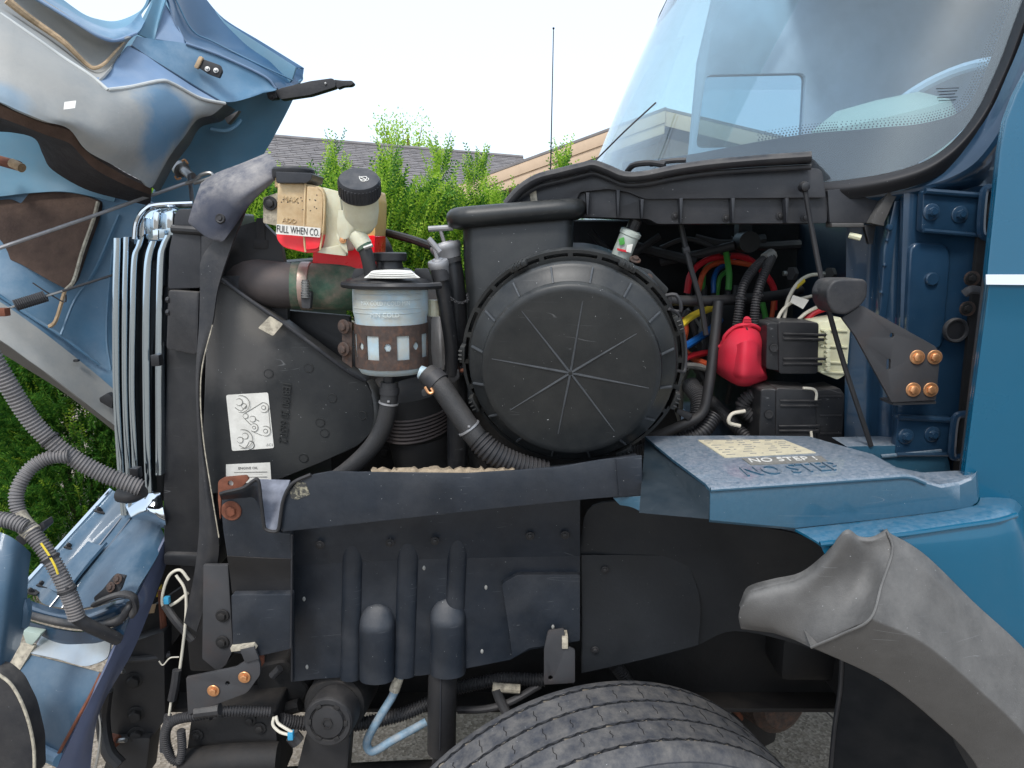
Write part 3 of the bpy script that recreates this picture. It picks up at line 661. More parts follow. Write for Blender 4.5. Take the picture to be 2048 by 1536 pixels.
bolt_b = shared(join(join(lathe([(.0155, 0), (.0155, .002), (.014, .003), (.0, .003)], (0, 0, 0), (0, 0, 1), 20), lathe([(.0088, .002), (.0088, .009), (.0078, .0105), (0, .0105)], (0, 0, 0), (0, 0, 1), 6)), lathe([(.0055, .01), (.0055, .013), (0, .013)], (0, 0, 0), (0, 0, 1), 10)), m['bluedark'])
def hexbolt(name, mat, washer=.0155, head=.0095, hh=.0085):
    b = lathe([(washer, 0), (washer, .0022), (washer * .93, .0032), (head * .9, .0034), (0, .0034)], (0, 0, 0), (0, 0, 1), 22)
    join(b, bev(lathe([(head, .003), (head, hh), (head * .9, hh + .001), (0, hh + .001)], (0, 0, 0), (0, 0, 1), 6), .0006, 1))
    return shared(b, mat, 30)
BZ, BR, BD, BBLK = hexbolt('z', m['zinc']), hexbolt('r', m['rustdark']), hexbolt('d', m['dark']), hexbolt('k', m['black'])
def bolt(par, u, v, Y, me, s=1., ax=(0, -1, 0), name='bolt', spin=0):
    return inst(name, me, par, place(P(u, v, Y), ax, s) @ Matrix.Rotation(spin, 4, 'Z'))
def hinge(y0, pl, bolts, kn, lab):
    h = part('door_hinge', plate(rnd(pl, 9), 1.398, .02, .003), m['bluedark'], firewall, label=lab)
    e = [(pl[0][0] + 3, pl[0][1] + 3), (pl[1][0], pl[1][1] + 3)]
    part('leaf_rib', tube([P(e[0][0], e[0][1], 1.393), P(e[1][0], e[1][1] + 2, 1.393)], .0055, 8, 3), m['bluedark'], h)
    part('leaf_rib', tube([P(pl[3][0] + 4, pl[3][1] - 3, 1.393), P(pl[2][0], pl[2][1] - 3, 1.393)], .004, 8, 3), m['bluedark'], h)
    part('knuckle', tube([P(*q, 1.375) for q in kn], .0075, 8, 5), m['bluedark'], h)
    part('knuckle_plate', plate(kn, 1.384, .01, .002), m['dark'], h)
    for u, v in bolts: bolt(h, u, v, 1.397, bolt_b)
    part('pin', tube([P(kn[-1][0] + 6, kn[-1][1] - 2, 1.37), P(kn[-1][0] + 6, kn[-1][1] - 14, 1.37)], .006, 8, 2), m['rustdark'], h)
hinge(0, [(1847, 379), (1966, 386), (1962, 474), (1843, 464)], [(1862, 424), (1919, 429)], [(1994, 376), (1972, 378), (1966, 396), (1962, 456), (1968, 472), (1986, 474)], 'upper blue door hinge leaf with two bolts')
hinge(0, [(1796, 832), (1912, 836), (1906, 912), (1790, 912)], [(1811, 872), (1864, 868)], [(1932, 828), (1914, 832), (1908, 850), (1904, 900), (1908, 914), (1924, 914)], 'lower blue door hinge leaf just above the fender')
# door check strap
t = thing('door_check_strap', 'small rusty door check strap between the hinges', 'door check', P(1935, 600, 1.385))
part('plate_end', lathe([(.014, 0), (.014, .006), (0, .006)], P(1942, 557, 1.39), (0, -1, 0), 16), m['rustdark'], t)
part('plate_end', lathe([(.014, 0), (.014, .006), (0, .006)], P(1933, 617, 1.39), (0, -1, 0), 16), m['rustdark'], t)
part('strap', tube([P(1928, 588, 1.378), P(1940, 580, 1.372), P(1956, 580, 1.37), P(1974, 586, 1.37)], .008, 8, 4, flat=.5), m['bracket'], t)
bolt(t, 1942, 557, 1.384, BD, .7); bolt(t, 1933, 617, 1.384, BD, .7)
# ---------------------------------------------------------------- door
t = thing('cab_door', 'glossy teal blue cab door with white pinstripe', 'door', P(2050, 1000, 1.18))
rows = []
for v, xl, Y in ((120, 2062, 1.215), (190, 2026, 1.212), (240, 2007, 1.205), (300, 1996, 1.198), (420, 1983, 1.188), (530, 1971.5, 1.180), (548, 1970, 1.178), (560, 1971, 1.176), (572, 1973, 1.180), (650, 1963, 1.181), (800, 1943, 1.180), (950, 1924, 1.180), (1080, 1908, 1.182), (1300, 1880, 1.19)):
    rows.append([(xl, v, Y + .02), (xl + 1.5, v, Y + .006), (xl + 5, v, Y + .0015), (xl + 10, v, Y), (xl + 620, v, Y - .004)])
part('door_skin', surf(rows, 1, 1, 0, smooth=False, ext=(.004, .012, 0)), m['blue'], t, ang=30)
wf = [V((1.02, 1.33, 2.42)), V((1.18, 1.33, 2.78)), V((1.32, 1.34, 3.04)), V((1.42, 1.35, 3.09)), V((2.35, 1.35, 3.09)), V((2.42, 1.34, 3.02)), V((2.42, 1.25, 2.45))]
part('window_frame', tube(wf, .024, 10, 3, smooth=False), m['gasket'], t)
part('window_pane', plate3([V((1.03, 1.30, 2.44)), V((1.33, 1.34, 3.06)), V((2.38, 1.34, 3.06)), V((2.40, 1.27, 2.44))], (0, .005, 0), 0), GLASS, t)
part('pinstripe', surf([[(1972, 549, 1.1755), (2080, 549, 1.174), (2300, 549, 1.174)], [(1972.5, 569, 1.1765), (2080, 570, 1.175), (2300, 570, 1.175)]], 4, 3, .0012), M('white_pinstripe', S(222, 232, 240), .3, var=.03, coat=.5), t)
part('edge_seal', tube([P(1990, 430, 1.225), P(1975, 560, 1.215), P(1950, 760, 1.215), P(1926, 960, 1.215)], .008, 8, 5), m['rubber'], t)
# ================================================================ cowl drain tray
CW = lambda u: .145 * max(0, (1650 - u) / 640)
t = cowl = thing('cowl_tray', 'long black plastic cowl tray with rubber lip under windshield', 'cowl tray', P(1340, 440, 1.5))
up_ = [(1016, 412), (1042, 386), (1078, 367), (1125, 358), (1172, 349), (1198, 350), (1238, 366), (1290, 364), (1400, 352), (1500, 347), (1622, 336, 3), (1644, 338, 14), (1652, 395), (1290, 398), (1255, 384), (1215, 378), (1160, 384), (1150, 405), (1090, 420)]
part('tray_face', plate(rnd(up_, 6), lambda u, v: 1.455 + CW(u), .09, .004), m['plastic2'], t)
lo_ = [(1050, 410), (1160, 382), (1215, 376), (1255, 382), (1290, 396), (1655, 393), (1654, 446, 6), (1315, 448, 6), (1298, 438, 6), (1180, 434), (1060, 432)]
part('tray_lower_face', plate(rnd(lo_, 3), lambda u, v: 1.468 + CW(u), .10, .004), m['plastic2'], t)
for u, a, b in ((1175, 385, 430), (1236, 380, 432), (1284, 398, 436), (1362, 396, 446), (1466, 396, 446), (1574, 396, 446)):
    part('rib', plate([(u - 3, a), (u + 4, a), (u + 1, b), (u - 1, b)], 1.448 + CW(u), .03, .0015), m['plastic2'], t)
lip = [(1014, 410), (1040, 381), (1075, 359), (1120, 347), (1165, 336), (1188, 332), (1215, 341), (1248, 354), (1290, 353), (1350, 341), (1420, 331), (1520, 322), (1622, 315)]
part('rubber_lip', tube([P(u, v - 1, 1.43 + CW(u)) for u, v in lip], .0105, 12, 6, flat=1.3), m['rubber'], t)
part('lower_lip', tube([P(u, v + 15 + (5 if u > 1400 else 0) * (u - 1400) / 300, 1.44 + CW(u)) for u, v in lip], .0055, 10, 6), m['rubber'], t)
part('tray_top', surf([[(u, v + 3, 1.47 + CW(u)) for u, v in lip[2:]], [(u, v + 6, 1.75 + CW(u)) for u, v in lip[2:]], [(u, v + 14, 2.1) for u, v in lip[2:]]], 3, 3, .004), m['plastic2'], t)
part('foil_tag', plate([(1058, 380), (1072, 378), (1075, 404), (1062, 406)], 1.4525 + CW(1066), .001, 0), m['tape'], t)
part('end_bracket', plate(rnd([(1655, 380), (1772, 372), (1756, 432), (1742, 446), (1660, 446)], 3), 1.46, .03, .002), m['plastic2'], t)
part('end_tab', plate([(1664, 446), (1728, 446), (1728, 454), (1664, 454)], 1.455, .03, .0015), m['flare'], t)
part('corner_trim', plate(rnd([(1742, 446), (1784, 371), (1818, 371), (1790, 396), (1768, 446), (1768, 452)], 2), 1.44, .025, .003), m['flare'], t)
part('corner_fin', plate([(1728, 450), (1752, 450), (1746, 488), (1738, 488)], 1.462, .01, .001), m['plastic'], t)
part('stud', tube([P(1698, 470, 1.47), P(1722, 476, 1.46)], .006, 8, 2), m['cream'], t)
# ================================================================ air cleaner
AC = P(1141, 746, 1.37); AX = V((-.11, -1, -.17)).normalized(); AB = basis(AX, (0, 0, 1))
def acp(r, a, h): return AC + AB @ V((r * math.cos(a), r * math.sin(a), h))
t = ac = thing('air_cleaner', 'round black air cleaner with eight raised spokes on its lid', 'air cleaner', AC + V((0, .2, -.21)))
lid = part('lid', lathe([(0, .0), (.158, .0), (.166, -.0008), (.1705, -.004), (.1725, -.012), (.1735, -.02), (.178, -.024), (.196, -.040), (.2005, -.0415), (.203, -.045), (.2035, -.058), (.199, -.062)], AC, AX, 96), m['cover'], t, ang=40)
for u, v in ((1044, 619), (1166, 595), (1272, 659), (1297, 772), (1229, 867), (1115, 878), (1017, 831), (982, 722)):
    e = P(u, v, 1.37); k = AB.inverted() @ (e - AC); a = math.atan2(k.y, k.x); rr = min(.166, math.hypot(k.x, k.y))
    part('spoke', tube([acp(.004, a, .0004), acp(rr * .5, a, .0004), acp(rr, a, -.0004)], .0026, 6, 3, rf=lambda q: 1 - .6 * q), m['worn'], lid)
part('hub', lathe([(0, .003), (.005, .002), (.006, -.002)], AC, AX, 12), m['cover'], lid)
part('mould_ring', lathe([(.0085, -.001), (.0085, .0008), (.0075, .0008), (.0075, -.001)], P(1212, 657, 1.368), AX, 20), m['cover'], lid)
for k in range(16):
    a = k * math.pi / 8 + .2; d = .0016 / .19
    b = bmesh.new(); w = .0017; tg = AB @ V((-math.sin(a), math.cos(a), 0)) * w
    A_, B_, C_, D_ = acp(.1735, a, -.014), acp(.1735, a, -.026), acp(.199, a, -.044), acp(.1995, a, -.036)
    b = plate3([q - tg for q in (A_, B_, C_, D_)], tg * 2, .0004, 1); part('fin', b, m['worn'], lid)
part('housing', lathe([(.196, -.062), (.198, -.1), (.198, -.125), (.188, -.13), (.186, -.2), (.186, -.36), (.17, -.37), (0, -.37)], AC, AX, 72), m['cover'], t)
b = bmesh.new(); NS = 24                       # slotted flange behind the lid rim
def ringband(r0, r1, test):
    va_ = {}
    for k in range(NS * 6):
        if not test(k % 6): continue
        q = []
        for r, kk in ((r0, k), (r0, k + 1), (r1, k + 1), (r1, k)):
            key = (r, kk % (NS * 6))
            if key not in RV: RV[key] = b.verts.new(acp(r, 2 * math.pi * kk / (NS * 6), -.072))
            q.append(RV[key])
        b.faces.new(q)
RV = {}
ringband(.1985, .2085, lambda k: True); ringband(.2085, .2155, lambda k: k == 0); ringband(.2155, .2215, lambda k: True)
r_ = bmesh.ops.extrude_face_region(b, geom=b.faces[:]); bmesh.ops.translate(b, verts=[g_ for g_ in r_['geom'] if isinstance(g_, bmesh.types.BMVert)], vec=-AX * .03)
bmesh.ops.recalc_face_normals(b, faces=b.faces[:])
part('slotted_flange', b, m['cover'], t)
part('rear_flange', lathe([(.2, -.108), (.2185, -.108), (.2192, -.111), (.2185, -.116), (.2, -.116)], AC, AX, 72), m['cover'], t)
for dg in (62, 118, 22, 176, 205, 340, 300):
    a = R(dg); cl = box(acp(.218, a, -.066), (.010, .034, .03), AB @ Matrix.Rotation(a, 3, 'Z'), .002, 2)
    for s in (-.008, 0, .008): box(acp(.2215, a + s / .21, -.064), (.008, .003, .034), AB @ Matrix.Rotation(a, 3, 'Z'), .0008, 1, bm=cl)
    part('clip', cl, m['cover'], t)
part('wire_bail', tube([acp(.216, R(32), -.05), acp(.226, R(24), -.07), acp(.223, R(8), -.07), acp(.221, R(-3), -.06), acp(.206, R(-2), -.045)], .003, 8, 5), m['loom'], t)
part('latch', plate(rnd([(1262, 528), (1300, 540), (1338, 578), (1330, 592), (1296, 566), (1266, 548)], 5), 1.5, .03, .004), m['cover'], t)
part('latch_loop', tube([P(1316, 596, 1.43), P(1352, 590, 1.42), P(1361, 622, 1.42), P(1330, 618, 1.43)], .004, 8, 4), m['loom'], t)
# intake duct
t = duct = thing('air_intake_duct', 'black oval intake duct with rolled lip above air cleaner', 'intake duct', P(1040, 600, 1.66))
def loop(u0, u1, v0, v1, Ya, Yb, n=28):
    a, b = P(u0, v0, Ya), P(u1, v1, Ya); d = V((0, Yb - Ya, 0)); o = []
    hx = (b - a) / 2; c = (a + b) / 2 + d / 2
    for k in range(n):
        q = k * 2 * math.pi / n; cx, sy = math.cos(q), math.sin(q); e = .28
        o.append(c + hx * (abs(cx) ** e * (1 if cx > 0 else -1)) - d / 2 * (abs(sy) ** e * (1 if sy > 0 else -1)))
    return o
secs = [loop(922, 1152, 448, 424, 1.555, 1.80), loop(924, 1150, 520, 500, 1.545, 1.80), loop(930, 1150, 600, 560, 1.535, 1.80), loop(936, 1180, 690, 640, 1.53, 1.80)]
b = bmesh.new(); vv = [[b.verts.new(p) for p in s] for s in secs]
for i in range(len(vv) - 1):
    for k in range(28): b.faces.new((vv[i][k], vv[i][(k + 1) % 28], vv[i + 1][(k + 1) % 28], vv[i + 1][k]))
bmesh.ops.recalc_face_normals(b, faces=b.faces[:]); bmesh.ops.solidify(b, geom=b.faces[:], thickness=.004)
part('duct_body', b, m['cover'], t, ang=50)
lp = loop(908, 1158, 436, 416, 1.545, 1.815); part('rolled_lip', tube(lp + [lp[0]], .0215, 14, 3, cap=False), m['cover'], t, ang=60)
part('duct_collar', tube([acp(.2, R(a), -.135) for a in range(48, 150, 6)], .006, 8, 2), m['cover'], t)
# restriction indicator
t = thing('air_restriction_gauge', 'small clear gauge with green and red bands and black cap', 'gauge', P(1243, 515, 1.60))
g0 = P(1240, 516, 1.60); ga_ = V((.38, -.15, 1)).normalized()
part('window', lathe([(.019, 0), (.021, .004), (.021, .05), (.023, .052), (.023, .06), (.017, .064), (0, .064)], g0, ga_, 24), M('gauge_clear', S(176, 184, 176), .2, var=.1, scale=30), t)
part('green_band', plate(rnd([(1237, 478), (1248, 474), (1250, 488), (1240, 491)], 2), 1.572, .003, .0005), m['wgreen'], t)
part('red_band', plate([(1234, 496), (1252, 500), (1254, 505), (1235, 501)], 1.572, .003, .0003), m['wred'], t)
part('scale_print', plate([(1254, 490), (1266, 488), (1262, 506), (1252, 503)], 1.572, .002, .0003), m['white'], t)
part('cap', lathe([(.013, .062), (.014, .07), (.014, .086), (.011, .09), (0, .09)], g0, ga_, 10), m['plastic'], t)
part('stem', lathe([(.008, -.05), (.008, -.01), (.016, -.008), (.016, .001)], g0, ga_, 12), m['black'], t)
# ================================================================ rods and tubular brace beside the firewall
t = thing('tubular_brace', 'black tubular steel brace running from air cleaner to firewall', 'brace', P(1420, 860, 1.62))
part('cross_tube', tube([P(1330, 600, 1.62), P(1400, 602, 1.63), P(1480, 598, 1.66), P(1560, 590, 1.72), P(1600, 580, 1.78)], .0118, 12, 6), m['black'], t)
part('down_tube', tube([P(1437, 603, 1.62), P(1428, 690, 1.6), P(1418, 770, 1.58), P(1404, 826, 1.57), P(1360, 852, 1.57), P(1300, 878, 1.58)], .0118, 12, 6), m['black'], t)
bolt(t, 1296, 556, 1.5, BR, .8, (.4, -1, .5)); bolt(t, 1270, 520, 1.55, BR, .8, (.2, -.6, 1))
part('end_flange', plate(rnd([(1322, 586), (1344, 588), (1344, 614), (1322, 612)], 5), 1.60, .02, .002), m['black'], t)
t = thing('prop_rod', 'thin black prop rod from cowl tray to fender', 'prop rod', P(1740, 892, 1.40))
part('rod', tube([P(1610, 380, 1.435), P(1624, 460, 1.43), P(1650, 590, 1.415), P(1690, 735, 1.405), P(1742, 892, 1.40)], .0052, 8, 6), m['black'], t)
part('ball_end', lathe([(0, .012), (.008, .009), (.011, 0), (.009, -.009), (0, -.012)], P(1608, 374, 1.435), (0, -1, 0), 14), m['plastic'], t)
t = thing('thin_stay_rod', 'slim grey stay rod with clip crossing above coloured wires', 'stay rod', P(1412, 668, 1.60))
part('rod', tube([P(1352, 392, 1.60), P(1364, 460, 1.60), P(1380, 530, 1.59), P(1400, 600, 1.585), P(1412, 670, 1.58)], .006, 8, 6), m['black'], t)
part('clip', tube([P(1366, 502, 1.595), P(1378, 498, 1.595)], .0085, 8, 2), m['bracket'], t)
t = thing('shift_linkage', 'grey linkage rod hanging under the cowl tray', 'linkage', P(1410, 520, 1.9))
part('rod', tube([P(1322, 524, 1.95), P(1400, 508, 1.9), P(1470, 490, 1.86)], .011, 10, 3), m['bracket'], t)
part('boss', lathe([(.026, -.03), (.026, .03), (0, .03)], P(1492, 484, 1.85), (0, -1, 0), 18), m['black'], t)
part('lug', plate(rnd([(1478, 440), (1504, 440), (1508, 490), (1490, 508), (1476, 490)], 8), 1.87, .04, .004), m['black'], t)
# ================================================================ wires and manifold
t = thing('hose_manifold', 'black manifold block with coloured air hoses looping over it', 'manifold', P(1420, 700, 1.95))
part('block', box(P(1428, 640, 2.0), (.14, .1, .12), None, .006), m['plastic'], t)
part('block', box(P(1385, 660, 1.95), (.06, .08, .08), None, .006), m['black'], t)
for u in (1378, 1408, 1427, 1455, 1470): part('fitting', lathe([(.008, -.01), (.008, .012), (.006, .02), (0, .02)], P(u, 586, 1.9), (0, 0, 1), 8), m['bracket'], t)
def wire(mat, pts, r=.0065, name='hose'): return part(name, tube([P(*p) for p in pts], r, 8, 6), mat, t)
wire(m['wred'], [(1374, 586, 1.88), (1382, 548, 1.88), (1410, 522, 1.9), (1455, 512, 1.92), (1500, 520, 1.94), (1545, 570, 1.95), (1548, 620, 1.95)], .0085)
wire(m['worange'], [(1396, 586, 1.86), (1406, 548, 1.87), (1425, 530, 1.9), (1460, 524, 1.92), (1505, 530, 1.94)], .007)
wire(m['wblue'], [(1427, 586, 1.86), (1428, 555, 1.87), (1440, 535, 1.9), (1470, 522, 1.95)], .0065)
wire(m['wgreen'], [(1457, 580, 1.84), (1458, 545, 1.85), (1452, 505, 1.88), (1450, 488, 1.9)], .008)
wire(m['wgreen'], [(1407, 586, 1.9), (1407, 560, 1.9), (1412, 535, 1.93), (1440, 520, 1.96)], .006)
wire(m['wgreen'], [(1524, 602, 1.83), (1530, 630, 1.83), (1532, 655, 1.83)], .007)
wire(m['wgreen'], [(1434, 590, 1.9), (1440, 555, 1.9), (1458, 540, 1.92)], .006)
wire(m['worange'], [(1548, 600, 1.83), (1544, 630, 1.83), (1540, 650, 1.83)], .006)
wire(m['wyellow'], [(1342, 674, 1.62), (1360, 652, 1.64), (1388, 630, 1.68), (1424, 616, 1.74)], .0085)
wire(m['wblue'], [(1362, 698, 1.64), (1388, 682, 1.68), (1414, 664, 1.74), (1440, 640, 1.8)], .009)
wire(m['wred'], [(1364, 718, 1.66), (1390, 710, 1.7), (1420, 704, 1.76)], .008)
wire(m['wgrey'], [(1364, 730, 1.66), (1390, 732, 1.7), (1410, 736, 1.72)], .008)
wire(m['worange'], [(1364, 690, 1.7), (1370, 660, 1.72), (1366, 640, 1.75)], .009)
wire(m['worange'], [(1372, 705, 1.72), (1392, 720, 1.72), (1412, 728, 1.72)], .008)
rw = random.Random(21)
for k in range(9):
    u0, v0 = rw.uniform(1350, 1520), rw.uniform(590, 640); u1, v1 = u0 + rw.uniform(-60, 90), rw.uniform(760, 850); Yk = rw.uniform(1.78, 1.98)
    wire(rw.choice([m['loom'], m['loom'], m['wgrey'], m['bracket'], m['hose']]), [(u0, v0, Yk), (u0 + rw.uniform(-30, 30), v0 + 60, Yk - .03), (u1 + rw.uniform(-30, 30), v1 - 60, Yk - .05), (u1, v1, Yk)], rw.uniform(.004, .011), 'line')
for k in range(5):
    u0 = 1180 + k * 70; wire(rw.choice([m['loom'], m['bracket']]), [(u0, 470 + rw.uniform(-15, 30), 1.92), (u0 + 60, 490 + rw.uniform(-20, 30), 1.9), (u0 + 140, 480 + rw.uniform(-20, 50), 1.9)], rw.uniform(.006, .013), 'line')
t = thing('wiring_loom', 'twin black corrugated looms dropping to the red terminal cover', 'wiring loom', P(1490, 650, 1.6))
part('conduit', tube([P(1473, 658, 1.60), P(1478, 620, 1.6), P(1486, 575, 1.61), P(1506, 540, 1.63), P(1534, 514, 1.66)], .0105, 12, 8, corr=(.0055, .0022)), m['loom'], t)
part('conduit', tube([P(1508, 656, 1.59), P(1511, 610, 1.59), P(1520, 570, 1.6), P(1534, 535, 1.62), P(1543, 516, 1.65)], .0105, 12, 8, corr=(.0055, .0022)), m['loom'], t)
part('tape_wrap', tube([P(1530, 518, 1.65), P(1545, 508, 1.66)], .0135, 10, 2), m['wgrey'], t)
t = thing('cream_wires', 'cream wires with white tag running to the fuse box', 'wires', P(1580, 645, 1.62))
part('wire', tube([P(1566, 648, 1.62), P(1576, 600, 1.62), P(1594, 568, 1.63), P(1616, 552, 1.66), P(1640, 548, 1.68)], .0042, 8, 6), m['wwhite'], t)
part('wire', tube([P(1552, 648, 1.61), P(1564, 622, 1.61), P(1590, 602, 1.62), P(1648, 586, 1.66)], .0038, 8, 6), m['wwhite'], t)
part('wire', tube([P(1592, 644, 1.61), P(1615, 624, 1.61), P(1652, 606, 1.62)], .004, 8, 6), m['wwhite'], t)
part('red_wire', tube([P(1612, 640, 1.62), P(1630, 624, 1.62), P(1662, 614, 1.62)], .0072, 8, 6), m['wred'], t)
part('yellow_sleeve', tube([P(1592, 573, 1.628), P(1606, 561, 1.645)], .006, 8, 2), m['wyellow'], t)
part('tag', plate([(1586, 590), (1618, 600), (1606, 618), (1580, 604)], 1.60, .001, 0), m['white'], t)
for u, v in ((1588, 547), (1664, 548)):
    part('stud', tube([P(u - 22, v, 1.72), P(u + 2, v, 1.72)], .006, 8, 2), m['steel'], t)
    part('stud_nut', lathe([(.016, 0), (.016, .01), (0, .01)], P(u, v, 1.71), (-1, -.4, 0), 6), m['bracket'], t)
# red terminal boot
t = thing('red_terminal_boot', 'red rubber terminal cover with ribbed pull tab', 'terminal cover', P(1480, 772, 1.6))
rows = [[(1452, 668, 1.60), (1468, 655, 1.575), (1490, 650, 1.565), (1512, 654, 1.575), (1530, 672, 1.60)],
        [(1434, 696, 1.61), (1456, 684, 1.545), (1492, 672, 1.53), (1518, 678, 1.545), (1533, 694, 1.60)],
        [(1430, 720, 1.61), (1452, 710, 1.54), (1490, 690, 1.51), (1516, 702, 1.53), (1528, 716, 1.60)],
        [(1430, 738, 1.61), (1452, 742, 1.545), (1486, 735, 1.512), (1514, 735, 1.53), (1532, 742, 1.60)],
        [(1440, 752, 1.62), (1464, 764, 1.56), (1486, 764, 1.53), (1512, 762, 1.55), (1534, 758, 1.60)],
        [(1462, 762, 1.63), (1472, 770, 1.60), (1490, 773, 1.58), (1508, 770, 1.59), (1524, 764, 1.62)]]
part('boot', surf(rows, 5, 5, .004), m['red'], t, ang=60)
part('boot_panel', surf([[(1472, 690, 1.522), (1490, 682, 1.50), (1512, 684, 1.512), (1522, 696, 1.535)], [(1468, 720, 1.522), (1488, 712, 1.498), (1512, 712, 1.51), (1516, 718, 1.53)], [(1464, 745, 1.532), (1486, 748, 1.502), (1512, 745, 1.52), (1528, 745, 1.545)], [(1466, 755, 1.54), (1486, 758, 1.512), (1512, 755, 1.53), (1530, 752, 1.555)]], 4, 4, .004), m['red'], t, ang=60)
part('pull_tab', plate(rnd([(1485, 656), (1487, 640), (1491, 633), (1499, 633), (1503, 641), (1503, 656)], 4), 1.555, .006, .001), m['red'], t)
for v in (638, 642.5, 647): part('tab_rib', tube([P(1488, v, 1.553), P(1502, v, 1.553)], .0013, 6, 2), m['red'], t)
part('rim', tube([P(1431, 694, 1.6), P(1445, 690, 1.585), P(1450, 672, 1.575), P(1468, 655, 1.565), P(1490, 649, 1.555), P(1514, 654, 1.565), P(1531, 674, 1.59)], .004, 8, 5), m['red'], t)
part('tear', plate([(1492, 655), (1495, 655), (1498, 667), (1495, 664)], 1.548, .002, 0), m['ink'], t)
# fuse boxes
def fusebox(lab, pts_front, pts_side, base_pts, base_mat, ribs, hole, Y):
    f = thing('fuse_box', lab, 'fuse box', P(pts_front[2][0], pts_front[2][1], Y), 'fuse boxes on the firewall')
    part('cover', plate(rnd(pts_side, 7), Y, .09, .004, seg=3), m['plastic'], f)
    part('cover_end', plate(rnd(pts_front, 7), Y + .004, .08, .004, ext=(-.004, .08, 0), seg=3), m['plastic'], f)
    part('base', plate(rnd(base_pts, 5), Y + .012, .08, .003), base_mat, f)
    for a, b in ribs:
        part('latch_rail', tube([P(*a, Y - .001), P(*b, Y - .001)], .0028, 6, 2), m['plastic'], f)
        part('latch_hook', box(P(b[0] - 3, b[1], Y + .001), (.022, .006, .006), None, .001), m['plastic'], f)
    part('lock_hole', lathe([(.009, 0), (.0085, .002), (.0065, .002), (.006, -.003), (0, -.003)], P(*hole, Y - .0005), (-.2, -1, 0), 16), m['black'], f)
    return f
f = fusebox('upper black fuse box on a cream base below cream wires', [(1534, 646), (1564, 646), (1562, 742), (1532, 738)], [(1556, 643), (1638, 645), (1636, 748), (1558, 748)], [(1634, 645), (1690, 636), (1702, 648), (1694, 748), (1676, 760), (1650, 750), (1634, 742)], m['cream'], [((1566, 668), (1650, 670)), ((1566, 678), (1640, 679)), ((1566, 718), (1648, 718)), ((1566, 728), (1636, 728))], (1548, 696), 1.53)
for v in (658, 690, 722, 742): part('base_rib', plate([(1642, v), (1696, v + 2), (1695, v + 6), (1642, v + 4)], 1.538, .02, .001), m['cream'], f)
for k in range(9): part('terminal', lathe([(.005, 0), (.005, .012), (0, .012)], P(1652, 664 + k * 9, 1.538), (0, -1, 0), 8), m['cream'], f)
f = fusebox('lower black fuse box on a ribbed black base', [(1522, 778), (1560, 778), (1558, 884), (1518, 884)], [(1552, 776), (1634, 780), (1632, 886), (1552, 886)], [(1630, 782), (1680, 776), (1690, 790), (1684, 890), (1630, 890)], m['plastic'], [((1560, 802), (1636, 802)), ((1560, 812), (1630, 812)), ((1558, 853), (1632, 852)), ((1558, 862), (1630, 862))], (1538, 829), 1.52)
for v in (792, 830, 866): part('base_rib', plate([(1640, v), (1684, v), (1683, v + 4), (1640, v + 4)], 1.53, .02, .001), m['plastic'], f)
part('white_gasket', tube([P(1606, 776, 1.517), P(1626, 778, 1.517), P(1633, 786, 1.517), P(1632, 800, 1.517)], .003, 6, 4), m['wwhite'], f)
part('white_gasket', tube([P(1622, 862, 1.517), P(1624, 880, 1.517)], .003, 6, 2), m['wwhite'], f)
# loose conduit under the boxes
t = thing('corrugated_harness', 'bundle of black corrugated harness beside lower fuse box', 'wiring harness', P(1470, 880, 1.6))
part('conduit', tube([P(1540, 790, 1.58), P(1505, 790, 1.58), P(1485, 812, 1.585), P(1505, 832, 1.58), P(1535, 836, 1.58)], .017, 12, 8, corr=(.007, .003)), m['loom'], t)
part('conduit', tube([P(1500, 880, 1.58), P(1470, 850, 1.62), P(1440, 820, 1.7), P(1420, 800, 1.8)], .015, 12, 8, corr=(.007, .003)), m['loom'], t)
part('conduit', tube([P(1290, 890, 1.63), P(1350, 868, 1.61), P(1392, 840, 1.61), P(1400, 800, 1.65), P(1380, 770, 1.72)], .022, 14, 8, corr=(.007, .003)), m['loom'], t)
part('conduit', tube([P(1270, 908, 1.62), P(1340, 888, 1.59), P(1400, 868, 1.58), P(1430, 830, 1.6)], .018, 14, 8, corr=(.007, .003)), m['loom'], t)
part('white_wire', tube([P(1490, 822, 1.565), P(1464, 828, 1.56), P(1458, 845, 1.56), P(1480, 852, 1.565)], .0042, 8, 6), m['wwhite'], t)
part('clamp', plate(rnd([(1356, 818), (1386, 830), (1378, 842), (1352, 826)], 3), 1.555, .02, .002), m['black'], t)
# ================================================================ hood rest bracket
t = thing('hood_rest_bracket', 'black steel bracket with rubber bumper and four zinc bolts', 'bracket', P(1830, 805, 1.37))
hole1 = [(1784 + 4.5 * math.cos(a), 671 + 5 * math.sin(a)) for a in [k * math.pi / 6 for k in range(12)]]
hole2 = rnd([(1774, 718), (1782, 718), (1781, 740), (1773, 740)], 4)
part('gusset', plate(rnd([(1684, 636), (1724, 611), (1870, 692), (1881, 706), (1872, 800), (1784, 805), (1711, 672)], 3), 1.345, .008, .001, holes=[hole1, hole2]), m['bracket'], t)
part('mount_flange', plate([(1786, 806), (1872, 802), (1872, 808), (1786, 811)], 1.35, .05, .001), m['bracket'], t)
bp = [(1653, 584), (1664, 563), (1680, 558), (1728, 558), (1736, 566), (1735, 594), (1722, 612), (1692, 630), (1668, 627), (1655, 606)]
part('rubber_bumper', plate(rnd(bp, 8), 1.315, .07, .009, seg=4), m['rubber'], t, ang=50)
part('bumper_face', plate(rnd([(1651, 588), (1662, 568), (1682, 566), (1684, 612), (1672, 624), (1656, 604)], 6), 1.325, .05, .006, ext=(-.006, .05, 0), seg=3), m['rubber'], t)
